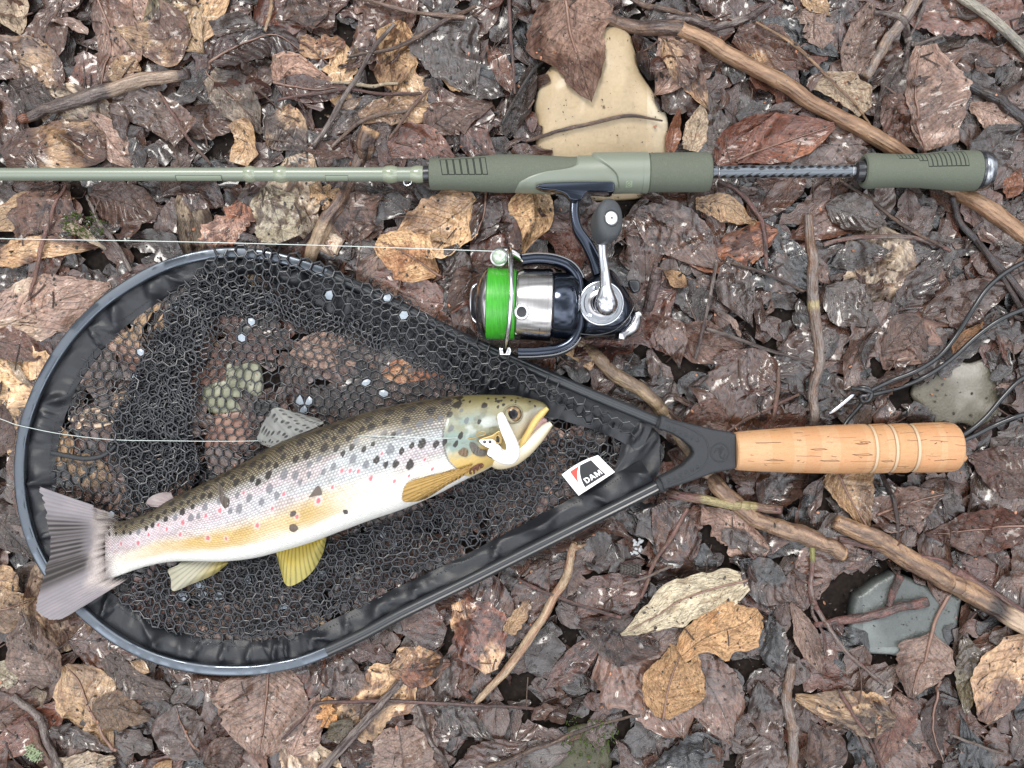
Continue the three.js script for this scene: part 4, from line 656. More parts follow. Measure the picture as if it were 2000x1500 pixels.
stick('stick', 'yellow lichen covered stick below the net yoke', [[1296, 958], [1372, 974], [1448, 986], [1522, 993]], [9, 10, 10, 9], BARK, REDBARK, { pale: [[0.3, 0.78, [0.36, 0.31, 0.15]]], up: 5, short: 'yellow lichen stick' });
stick('stick', 'broken branch with stripped pale end at the right edge', [[1628, 1016], [1690, 1042], [1760, 1084], [1840, 1128], [1920, 1176], [2030, 1238]], [14, 18, 22, 22, 22, 20], [0.42, 0.27, 0.16], BARK, { rough: 0.18, crack: 0.35, pale: [[0.86, 1.1, 'beige'], [0.8, 0.855, 'dark']], short: 'broken branch' });
stick('stick', 'dark thin branch alongside the broken branch at right', [[1636, 1052], [1740, 1078], [1830, 1100], [1900, 1136], [1990, 1200]], [7, 8, 12, 12, 10], REDBARK, DARKBARK, { crack: 0.3, short: 'dark thin branch' });
stick('stick', 'upright grey stick with lichen right of centre', [[1578, 420], [1580, 500], [1583, 560], [1588, 620], [1592, 707], [1586, 770], [1590, 828]], [9, 12, 12, 12, 12, 11, 10], GREYBARK, BARK, { rough: 0.2, pale: [[0.42, 0.47, [0.45, 0.38, 0.2]]], short: 'upright grey stick' });
stick('twig', 'thin twig pointing right from the upright grey stick', [[1605, 479], [1660, 467], [1758, 464], [1807, 475], [1845, 494]], [5, 5, 5, 4, 4], REDBARK, GREYBARK, { up: 3, short: 'thin right-pointing twig' });
stick('stick', 'short broken stick with pale ends right of the reel', [[1284, 522], [1276, 556], [1266, 600], [1262, 618]], [10, 13, 12, 8], DARKBARK, [0.14, 0.09, 0.09], { ends: 'tan', rough: 0.1, short: 'short broken stick' });
stick('stick', 'knobby stick lying on the grey-green slate', [[1592, 1222], [1640, 1212], [1700, 1196], [1760, 1178], [1802, 1170]], [6, 9, 10, 10, 10], REDBARK, DARKBARK, { rough: 0.2, up: 2, short: 'stick on the slate' });
stick('stick', 'short reddish stick end above the slate', [[1728, 1180], [1738, 1148], [1750, 1120]], [7, 8, 8], REDBARK, DARKBARK, { short: 'short reddish stick' });
stick('stick', 'upright knotted stick at the bottom right', [[1546, 1296], [1538, 1370], [1546, 1440], [1542, 1530]], [10, 12, 11, 10], GREYBARK, BARK, { rough: 0.3, knots: 0.5, short: 'upright knotted stick' });
stick('twig', 'lichen-tipped branching twig left of the slate', [[1582, 1066], [1583, 1110], [1582, 1156], [1606, 1206], [1640, 1262], [1682, 1300], [1724, 1334]], [6, 5, 6, 5, 5, 4, 4], REDBARK, GREYBARK, { pale: [[-0.05, 0.1, [0.3, 0.3, 0.1]]], up: 4, twigs: [[[[1584, 1160], [1590, 1200], [1608, 1244], [1600, 1290]], [4, 4, 3, 2]]], short: 'lichen-tipped twig' });
stick('twig', 'dark twig across the tan mottled leaf at bottom right', [[1632, 1342], [1660, 1390], [1696, 1440], [1730, 1510]], [4, 4, 4, 4], REDBARK, DARKBARK, { short: 'twig on the tan mottled leaf' });
stick('stick', 'fibrous dark stick running to the bottom edge left of centre', [[786, 1324], [740, 1378], [690, 1432], [618, 1512]], [8, 9, 9, 9], GREYBARK, DARKBARK, { crack: 0.6, up: 4, short: 'fibrous dark stick' });
stick('stick', 'pale peeled stick with chewed top below the net rim', [[1122, 1058], [1112, 1090], [1106, 1122], [1078, 1172], [1042, 1230], [1000, 1290], [962, 1336], [930, 1370]], [7, 9, 9, 10, 9, 9, 8, 6], [0.5, 0.38, 0.25], [0.4, 0.24, 0.15], { rough: 0.15, up: 4, twigs: [[[[1114, 1068], [1132, 1066], [1146, 1060]], [6, 5, 2]]], short: 'pale peeled stick' });
stick('twig', 'long thin horizontal twig across the bottom', [[560, 1432], [606, 1384], [625, 1366], [700, 1366], [800, 1368], [920, 1372], [1044, 1384]], [3, 3, 4, 4, 4, 4, 3], DARKBARK, REDBARK, { up: 4, short: 'long bottom twig' });
stick('twig', 'long leaning dark twig crossing the orange-tan oak leaf', [[616, 292], [652, 234], [690, 170], [730, 104], [774, 56]], [5, 6, 5, 5, 4], GREYBARK, DARKBARK, { up: 9, short: 'leaning dark twig' });
stick('twig', 'curved dark twig at the top centre left', [[680, 116], [760, 102], [820, 84], [880, 46], [930, 14]], [3, 4, 5, 5, 4], DARKBARK, BARK, { up: 6, short: 'curved dark twig' });
stick('twig', 'pale thin twig near the top edge, centre left', [[710, 4], [770, 24], [830, 38], [908, 46]], [3, 4, 4, 5], [0.33, 0.24, 0.2], BARK, { up: 6, short: 'pale top twig' });
stick('twig', 'pale straw stalk at the top edge left of centre', [[536, -10], [530, 34], [523, 70]], [4, 4, 3], 'beige', 'tan', { up: 6, short: 'pale straw stalk' });
stick('twig', 'thin pale green straw under the leaning dark twig', [[652, 165], [720, 167], [780, 169]], [3, 4, 3], 'pale', 'pale', { up: 2, short: 'pale green straw' });
stick('twig', 'dark bent twig left of the tan band-like leaf', [[545, 200], [640, 186], [700, 178], [770, 190], [826, 188]], [3, 4, 3, 4, 3], REDBARK, DARKBARK, { up: 4, short: 'dark bent twig' });
stick('twig', 'curved brown twig above the dark split stick', [[650, 292], [690, 254], [740, 234], [800, 224]], [4, 4, 4, 3], BARK, GREYBARK, { up: 4, short: 'curved brown twig' });
stick('twig', 'thin twig leaning across the grey mauve leaf above the grip', [[764, 278], [800, 230], [838, 180]], [3, 4, 4], BARK, REDBARK, { up: 6, short: 'thin leaning twig' });
stick('twig', 'thin red twig from the top down to the rust-red leaf strip', [[994, -4], [998, 80], [1006, 190]], [4, 4, 3], REDBARK, DARKBARK, { up: 6, short: 'thin red twig' });
stick('twig', 'reddish stalk across the grey slab at upper left', [[314, 182], [350, 236], [376, 280], [414, 322]], [3, 4, 4, 3], REDBARK, BARK, { up: 4, short: 'reddish stalk' });
stick('twig', 'reddish twig splitting the large mauve leaf at left', [[132, 360], [112, 430], [96, 484], [78, 540], [66, 588]], [3, 4, 5, 4, 3], [0.3, 0.16, 0.12], REDBARK, { up: 4, short: 'reddish twig at left' });
stick('twig', 'grey bent twig above the hoop at left', [[168, 380], [190, 430], [222, 474], [256, 530]], [4, 5, 6, 5], GREYBARK, DARKBARK, { up: 3, short: 'grey bent twig' });
stick('twig', 'brown twig lying across the large tan stone', [[1026, 277], [1064, 268], [1105, 259], [1160, 248], [1224, 236], [1290, 243]], [4, 4, 4, 4, 4, 2], BARK, DARKBARK, { up: 2, short: 'twig on the tan stone' });
stick('twig', 'black twig beside the left side of the tan stone', [[980, 250], [1010, 190], [1050, 130], [1066, 116]], [4, 4, 4, 3], 'dark', 'black', { up: 4, short: 'black twig' });
stick('twig', 'thin dark twig leaning at centre right', [[1396, 516], [1382, 580], [1368, 640], [1357, 702]], [4, 4, 4, 4], DARKBARK, GREYBARK, { up: 4, short: 'thin dark leaning twig' });
stick('twig', 'thin straight dark twig right of the reel, sloping down to the right', [[1374, 642], [1440, 664], [1500, 684], [1574, 708]], [4, 4, 4, 3], DARKBARK, GREYBARK, { up: 4, short: 'sloping dark twig' });
stick('twig', 'dark brown twig sloping to the upright grey stick', [[1424, 516], [1490, 536], [1566, 570]], [3, 4, 3], DARKBARK, BARK, { up: 3, short: 'dark brown sloping twig' });
stick('twig', 'crooked twig hanging below the rear grip', [[1400, 356], [1440, 376], [1474, 417], [1490, 462], [1494, 528]], [5, 5, 5, 5, 4], REDBARK, DARKBARK, { up: 3, short: 'crooked twig' });
stick('twig', 'straight thin twig from the bare rod section to the right', [[1640, 352], [1700, 394], [1775, 452], [1830, 486]], [3, 4, 4, 3], BARK, DARKBARK, { up: 4, short: 'straight thin twig' });
stick('twig', 'thick dark stem at the right edge below the rod butt', [[1853, 388], [1880, 440], [1925, 500], [1970, 556], [2030, 630]], [6, 7, 7, 8, 8], [0.06, 0.055, 0.06], DARKBARK, { up: 4, short: 'thick dark stem' });
stick('twig', 'second dark stem beside the thick one at the right edge', [[1900, 470], [1940, 530], [1990, 610], [2030, 660]], [4, 5, 6, 6], DARKBARK, 'dark', { up: 3, short: 'second dark stem' });
stick('twig', 'dark curved twig at the right side above the butt cap', [[1882, 170], [1930, 196], [1960, 220], [2020, 270]], [10, 12, 12, 12], [0.06, 0.055, 0.06], 'dark', { up: 0, short: 'dark curved twig' });
stick('twig', 'thin brown twig along the tan branch, upper right', [[1470, 52], [1540, 96], [1600, 150], [1650, 196], [1700, 246]], [2.6, 3.4, 3, 3, 2.4], 'tan', BARK, { up: 6, short: 'thin brown twig' });
stick('twig', 'twig under the pale peeled stick, lower centre', [[1012, 1130], [1060, 1152], [1130, 1178], [1210, 1200]], [4, 4, 4, 4], DARKBARK, REDBARK, { up: 2, short: 'twig under the peeled stick' });
stick('twig', 'long reddish twig below the net arm near the lower centre', [[1340, 990], [1310, 1040], [1276, 1096], [1250, 1164]], [4, 5, 4, 4], REDBARK, BARK, { up: 5, short: 'long reddish twig' });
stick('twig', 'short pale twig crossing the long reddish twig', [[1214, 1138], [1260, 1122], [1310, 1100]], [3, 3, 3], GREYBARK, BARK, { up: 6, short: 'short pale twig' });
stick('twig', 'dark twig below the flat pinkish-grey leaf at the bottom', [[816, 1376], [830, 1420], [860, 1466], [880, 1510]], [4, 5, 5, 5], DARKBARK, GREYBARK, { up: 3, short: 'dark bottom twig' });
stick('twig', 'dark stick crossing the bottom edge left of the mossy stone', [[950, 1496], [1000, 1476], [1060, 1452], [1120, 1430], [1250, 1396]], [5, 5, 5, 4, 3], DARKBARK, BARK, { up: 4, short: 'dark bottom stick' });
stick('twig', 'reddish brown stick at the lower left corner', [[54, 1404], [86, 1440], [110, 1476], [124, 1510]], [6, 7, 7, 6], REDBARK, BARK, { up: 6, short: 'reddish corner stick' });
stick('twig', 'grey knotted stick beside the reddish one at lower left', [[40, 1350], [80, 1392], [106, 1440], [134, 1496]], [7, 8, 8, 7], GREYBARK, DARKBARK, { up: 5, knots: 0.5, short: 'grey corner stick' });
stick('twig', 'thin twig below the cork handle, right', [[1724, 926], [1736, 980], [1744, 1056]], [5, 5, 4], DARKBARK, 'black', { up: 3, short: 'twig below the cork' });
stick('twig', 'thin straight stalks crossing at the bottom right corner', [[1850, 1430], [1900, 1448], [1962, 1470]], [3, 3, 3], GREYBARK, BARK, { up: 5, short: 'straight corner stalk' });
stick('twig', 'pair of crossed twigs above the yoke, centre right', [[1400, 860], [1470, 812], [1560, 770]], [3, 4, 3], REDBARK, BARK, { up: 3, twigs: [[[[1516, 716], [1512, 780], [1505, 836]], [4, 5, 4]]], short: 'crossed twigs' });

// the brown leaf on the tan stone lies over everything there
LANDMARKS.push([1110, 110, 'leaf on the tan stone']);
leaf('large brown-grey leaf with dark midrib stain lying on the tan stone, tip down', [[1104, 8], [1112, 70], [1132, 150], [1152, 214]], [78, 92, 90, 66, 54, 50, 34, 20, 0], [50, 72, 84, 88, 62, 46, 34, 22, 0], 'mauve', { k: 1.2, alt: 'pink', altAt: 0.5, tex: 0, wet: 0, stalk: 20, stalkW: 3.6, lift: 6, drape: 0.8, crump: 9, cup: 0.15 });
labelFillers();

// ------------------------------------------------------------------ crumbs: bud scales, soil crumbs, broken stalks
{
  const r = rng(333), M = new THREE.Matrix4(), q = new THREE.Quaternion(), e = new THREE.Euler();
  const place = (im, k, x, y, h, s) => { e.set(r() * 3, r() * 6, r() * 3); q.setFromEuler(e); M.compose(new THREE.Vector3((x - 1000) * U, h * U, (y - 750) * U), q, s.multiplyScalar(U)); im.setMatrixAt(k, M); };
  const sc = new THREE.InstancedMesh(new THREE.SphereGeometry(1, 8, 6), phys({ color: 0xffffff, roughness: 0.45 }), 170), col = new THREE.Color();
  for (let k = 0; k < 170; k++) { const x = r() * 2000, y = r() * 1500, s = 1.4 + r() * 2.2; place(sc, k, x, y, Math.min(hAt(x, y), capAt(x, y)) + 1, new THREE.Vector3(s * 1.3, s * 0.5, s)); const b = 0.6 + r() * 0.7; sc.setColorAt(k, col.setRGB(0.36 * b, 0.16 * b, 0.09 * b)); }
  sc.name = 'bud_scales'; meta(sc, 'small orange bud scales scattered over the wet leaves', 'bud scales', null, 'stuff'); scene.add(sc);
  const N = 7000, cr = new THREE.InstancedMesh(new THREE.DodecahedronGeometry(1, 0), phys({ color: 0xffffff, roughness: 0.55 }), N);
  for (let k = 0; k < N; k++) { const x = -60 + r() * 2120, y = -60 + r() * 1620, s = (0.8 + r() * r() * 3.2) * (STONES[gi(x, y)] === 1 ? 0.45 : 1); const h = hAt(x, y); place(cr, k, x, y, Math.min(h, capAt(x, y)) + 0.3, new THREE.Vector3(s * (1 + r()), s * 0.7, s)); const b = 0.02 + r() * r() * 0.14; cr.setColorAt(k, col.setRGB(b, b * 0.82, b * 0.72)); }
  cr.name = 'soil_crumbs'; meta(cr, 'dark crumbs of soil and bark on the litter', 'crumbs', null, 'stuff'); scene.add(cr);
  const F = 420, list = [];
  for (let k = 0; k < F; k++) { const x = r() * 2000, y = r() * 1500; if (STONES[gi(x, y)]) continue; const a = r() * 6.283, L = 16 + r() * 46, c = Math.cos(a) * L / 2, s = Math.sin(a) * L / 2, P = [[-1, 0], [0, (r() - 0.5) * 8], [1, 0]].map(([t, o]) => { const X = x + c * t - s * o / L, Y = y + s * t + c * o / L; return new THREE.Vector3(X - 1000, press(hAt(X, Y) + 1.2, capAt(X, Y)), Y - 750); }); const b = 0.4 + r() * 1.4; list.push(tube(P, [0.8 + r() * 1.3, 0.7 + r()], 6, 5, { tint: () => [0.16 * b, 0.1 * b, 0.075 * b] })); }
  single('broken_stalks', mergeGeometries(list), twigMat, 'thin broken leaf stalks strewn over the litter', 'leaf stalks', null, 'stuff');
}

// ------------------------------------------------------------------ fishing rod
const noiseBump = texture(256, 256, (u, v, o) => { o[0] = o[1] = o[2] = 0.5 * vnoise(u * 120, v * 120, 4) + 0.5 * fbm(u * 30, v * 30, 3, 9); }, false);
noiseBump.repeat.set(3, 3);
const chrome = phys({ color: rgb(0.82, 0.82, 0.84), metalness: 1, roughness: 0.1 });
const darkChrome = phys({ color: rgb(0.42, 0.4, 0.4), metalness: 1, roughness: 0.16 });
const trim = phys({ color: rgb(0.45, 0.45, 0.46), metalness: 1, roughness: 0.2 });
const navy = phys({ color: rgb(0.022, 0.03, 0.048), metalness: 0.85, roughness: 0.14, clearcoat: 0.6, clearcoatRoughness: 0.08 });
const blackGloss = phys({ color: rgb(0.014, 0.015, 0.018), roughness: 0.22, clearcoat: 0.4, clearcoatRoughness: 0.1 });
const blackMatt = phys({ color: rgb(0.022, 0.024, 0.027), roughness: 0.5, bumpMap: noiseBump, bumpScale: 0.00015 });
{
  const rodH = x => x < 840 ? lerp(46, 60, x / 840) : lerp(60, 68, (x - 840) / 1080), rodY = x => x < 840 ? 340.5 : lerp(340.5, 333.5, clamp((x - 840) / 900));
  const A = x => at(x, rodY(x), rodH(x)), k = S(64);
  const rod = thing('fishing_rod', 'sage green spinning rod lying across the leaves above the landing net', 'fishing rod', at(1000, 340, 22));
  const dirAt = (x0, x1) => [A(x0), A(x1)];
  const seg = (name, list, mat, opt = {}) => {                 // list: [x in the photo, radius in the photo]
    const [a, b] = dirAt(list[0][0], list[list.length - 1][0]), L = a.distanceTo(b), span = list[list.length - 1][0] - list[0][0];
    return part(rod, name, turned(a, b, list.map(([x, r]) => [(x - list[0][0]) / span * L, r * k]), opt.nr ?? 48, opt.crease ?? 0.6, opt.tint), mat, opt.label);
  };
  const blankMat = phys({ color: rgb(0.17, 0.195, 0.15), roughness: 0.36, clearcoat: 0.35, clearcoatRoughness: 0.2 });
  seg('blank', [[-2400, 5], [-40, 12.4], [300, 13], [830, 14]], blankMat);
  const wrap = phys({ color: rgb(0.21, 0.235, 0.165), roughness: 0.24, clearcoat: 0.8, clearcoatRoughness: 0.08 });
  const ring = (x, w, r) => seg('thread_wrap', [[x - w, r - 2.2], [x - w * 0.6, r - 0.2], [x - w * 0.2, r + 0.9], [x + w * 0.2, r + 0.9], [x + w * 0.6, r - 0.2], [x + w, r - 2.2]], wrap, { crease: 0 });
  ring(489, 12, 15.4); ring(549, 13, 15.6); ring(763, 14, 16.4); ring(817, 15, 16);
  // printed boxes on the blank
  const print = (x0, x1, text, h) => {
    const tex = canvasTexture(512, 96, (c, w, hh) => { c.fillStyle = '#b3bfa9'; c.fillRect(0, 0, w, hh); c.strokeStyle = '#2c332c'; c.lineWidth = 7; c.strokeRect(6, 8, w - 12, hh - 10); c.fillStyle = '#2c332c'; if (text) { c.font = 'bold 46px sans-serif'; c.textAlign = 'center'; c.fillText(text, w / 2, 66, w - 50); } });
    const n = 24, r0 = 13.9 * k + 0.2;
    const g = gridGeo(2, n, (u, v) => { const x = lerp(x0, x1, u), c = A(x), a = lerp(0.18, 0.86, v) * Math.PI / 2; return { p: [c.x, c.y + r0 * Math.cos(a), c.z + r0 * Math.sin(a)], uv: [u, 1 - v] }; });
    part(rod, 'printed_label', g, phys({ map: tex, color: rgb(0.45, 0.45, 0.44), roughness: 0.36 }));
  };
  print(637, 682, '', 1); print(346, 437, '', 1);
  part(rod, 'hook_keeper', tube([[788, 352], [790, 360], [796, 362], [802, 359], [804, 352]].map(([x, y]) => at(x, y, 58)), [1.5], 20, 8), chrome);
  seg('winding_check', [[826, 14], [828, 17.5], [838, 17.5], [840, 15]], blackGloss);
  // foam grips with the printed panels
  const foam = (w, h, draw) => canvasTexture(w, h, (c) => {
    c.fillStyle = '#8b9186'; c.fillRect(0, 0, w, h); const r = rng(12);
    for (let i = 0; i < w * h / 22; i++) { const b = 110 + r() * 70; c.fillStyle = `rgba(${b},${b + 10},${b - 8},0.35)`; c.fillRect(r() * w, r() * h, 1 + r() * 3, 1 + r() * 3); }
    c.strokeStyle = '#2a302c'; c.lineWidth = 4.2; c.lineJoin = 'round'; draw && draw(c, w, h);
  });
  const turnHalf = t => { t.wrapS = t.wrapT = THREE.RepeatWrapping; t.offset.y = 0.5; return t; };
  const foamMat = t => phys({ map: t, color: rgb(0.42, 0.42, 0.39), roughness: 0.85, bumpMap: noiseBump, bumpScale: 0.00022, specularIntensity: 0.4 });
  const panel = (c, xs, y0, y1, lean, flipFn) => { for (let i = 0; i < xs.length - 1; i++) { const a = xs[i], b = xs[i + 1] - 6; c.beginPath(); c.moveTo(a, y0(i)); c.lineTo(b, y0(i)); c.lineTo(b + lean, y1(i)); c.lineTo(a + lean, y1(i)); c.closePath(); c.stroke(); } };
  // uv: u along the grip, v around, v = 0 on top (towards the sky), growing towards the far side of the frame; rows run from bottom to top of the canvas
  const foreTex = foam(1024, 512, (c) => { const xs = [66, 105, 144, 183, 222, 261, 300, 334]; panel(c, xs, () => 328, () => 236, 16); });
  const fore = seg('fore_grip', [[839, 24], [840, 28.5], [844, 30.2], [880, 31], [930, 33.5], [975, 37], [1020, 36.8], [1070, 34], [1110, 31.5], [1180, 32]], foamMat(turnHalf(foreTex)), { nr: 64 });
  const seatMat = phys({ color: rgb(0.17, 0.19, 0.148), roughness: 0.38, clearcoat: 0.2, clearcoatRoughness: 0.25 });
  {                                                            // smooth plastic seat let into the foam along a curved line
    const prof = [[1000, 37.4], [1040, 36.8], [1070, 35.2], [1110, 33.2], [1150, 33.2], [1185, 35], [1220, 35]], left = [[0, 1125], [0.2, 1124.5], [0.36, 1122], [0.44, 1112], [0.5, 1092], [0.56, 1058], [0.66, 1036], [0.8, 1010], [1, 1000]];
    const pick = (t, tab) => { for (let i = 1; i < tab.length; i++) if (t <= tab[i][0]) return lerp(tab[i - 1][1], tab[i][1], (t - tab[i - 1][0]) / (tab[i][0] - tab[i - 1][0])); return tab[tab.length - 1][1]; };
    const g = gridGeo(26, 64, (u, v) => {
      const a = v * Math.PI * 2, side = (1 - Math.cos(a)) / 2;   // a = 0 at the upper edge of the photo
      const x = lerp(pick(side, left), 1214, u), c = A(x), r = (pick(x, prof) + (u < 0.001 ? -2.5 : 0.7) + 4.5 * smooth(0.7, 1, side) * smooth(1010, 1080, x)) * k;
      return { p: [c.x, c.y + r * Math.sin(a), c.z - r * Math.cos(a)] };
    }, { wrap: true });
    part(rod, 'reel_seat', g, seatMat);
    const hood = gridGeo(26, 64, (u, v) => {
      const a = v * Math.PI * 2, side = (1 - Math.cos(a)) / 2, x0 = 1151 + 48 * smooth(0.05, 0.75, side) + (side > 0.75 ? 4 * (side - 0.75) * 4 : 0), x = lerp(x0, 1252, Math.pow(u, 0.8)), c = A(x), r = (u < 0.001 ? 30 : 39.6 + 0.6 * u) * k;
      return { p: [c.x, c.y + r * Math.sin(a), c.z - r * Math.cos(a)] };
    }, { wrap: true });
    part(rod, 'locking_hood', hood, seatMat);
  }
  seg('hood_ring', [[1251, 36], [1252.5, 40], [1264, 40], [1266.5, 36]], seatMat);
  const emblem = canvasTexture(64, 64, (c) => { c.fillStyle = '#96a18a'; c.fillRect(0, 0, 64, 64); c.strokeStyle = '#4c554a'; c.lineWidth = 4; c.beginPath(); c.arc(32, 32, 22, 0.5, 5.6); c.stroke(); c.beginPath(); c.moveTo(18, 40); c.lineTo(46, 26); c.stroke(); });
  part(rod, 'printed_emblem', gridGeo(4, 4, (u, v) => { const x = lerp(1219, 1231, u), c = A(x), a = lerp(0.38, 0.62, v) * Math.PI / 2, r = 40.5 * k; return { p: [c.x, c.y + r * Math.cos(a), c.z + r * Math.sin(a)], uv: [u, 1 - v] }; }), phys({ map: emblem, roughness: 0.4, color: rgb(0.8, 0.82, 0.78) }));
  seg('rear_grip', [[1266, 34], [1267, 37.5], [1280, 38], [1330, 38.2], [1370, 38.4], [1381, 38], [1385.5, 35.5], [1387.5, 31], [1388, 10]], foamMat(foam(512, 256)), { nr: 64 });
  const camo = canvasTexture(512, 128, (c, w, h) => { c.fillStyle = '#5a6067'; c.fillRect(0, 0, w, h); const r = rng(5); c.fillStyle = '#08090a'; for (let i = 0; i < 19; i++) for (let j = 0; j < 4; j++) { const x = i * 27 + (j & 1) * 13 + r() * 6, y = j * 32 + r() * 8; c.beginPath(); c.moveTo(x, y); c.lineTo(x + 16, y + 4); c.lineTo(x + 8, y + 12); c.lineTo(x + 18, y + 19); c.lineTo(x + 2, y + 14); c.lineTo(x - 8, y + 4); c.closePath(); c.fill(); } });
  seg('bare_carbon_section', [[1384, 12.4], [1690, 12.6]], phys({ map: camo, roughness: 0.3, metalness: 0.3, clearcoat: 0.6, clearcoatRoughness: 0.12 }));
  for (const x of [1401, 1662]) seg('silver_band', [[x, 12.6], [x + 0.6, 13.2], [x + 2, 13.2], [x + 2.6, 12.6]], darkChrome);
  seg('grip_socket', [[1668, 12.5], [1672, 19], [1690, 21], [1696, 24]], blackGloss);
  const buttTex = foam(1024, 512, (c) => { const xs = [270, 305, 340, 375, 410, 445, 480, 520, 560, 600, 640, 680, 720, 760, 800, 840, 872]; panel(c, xs, () => 338, i => i < 5 ? 304 : i < 7 ? 288 : 258, 10); });
  seg('butt_grip', [[1700, 22], [1686, 22], [1684, 27], [1686, 31.5], [1692, 34], [1700, 34.4], [1720, 33], [1760, 31.8], [1800, 33], [1850, 37.6], [1880, 39], [1906, 38.4]].sort((p, q) => 0).filter((p, i) => i > 0), foamMat(turnHalf(buttTex)), { nr: 64, crease: 0.7 });
  seg('butt_cap', [[1906, 33], [1907, 36.5], [1912, 37.4], [1914, 38.5], [1921, 38.5], [1924, 37.5], [1930, 35.5], [1933, 30], [1934, 2]], phys({ color: rgb(0.3, 0.31, 0.33), metalness: 1, roughness: 0.2 }));
  seg('cap_ring', [[1904, 37.6], [1905.5, 39.2], [1911, 39.2], [1912, 37.6]], blackGloss);
}

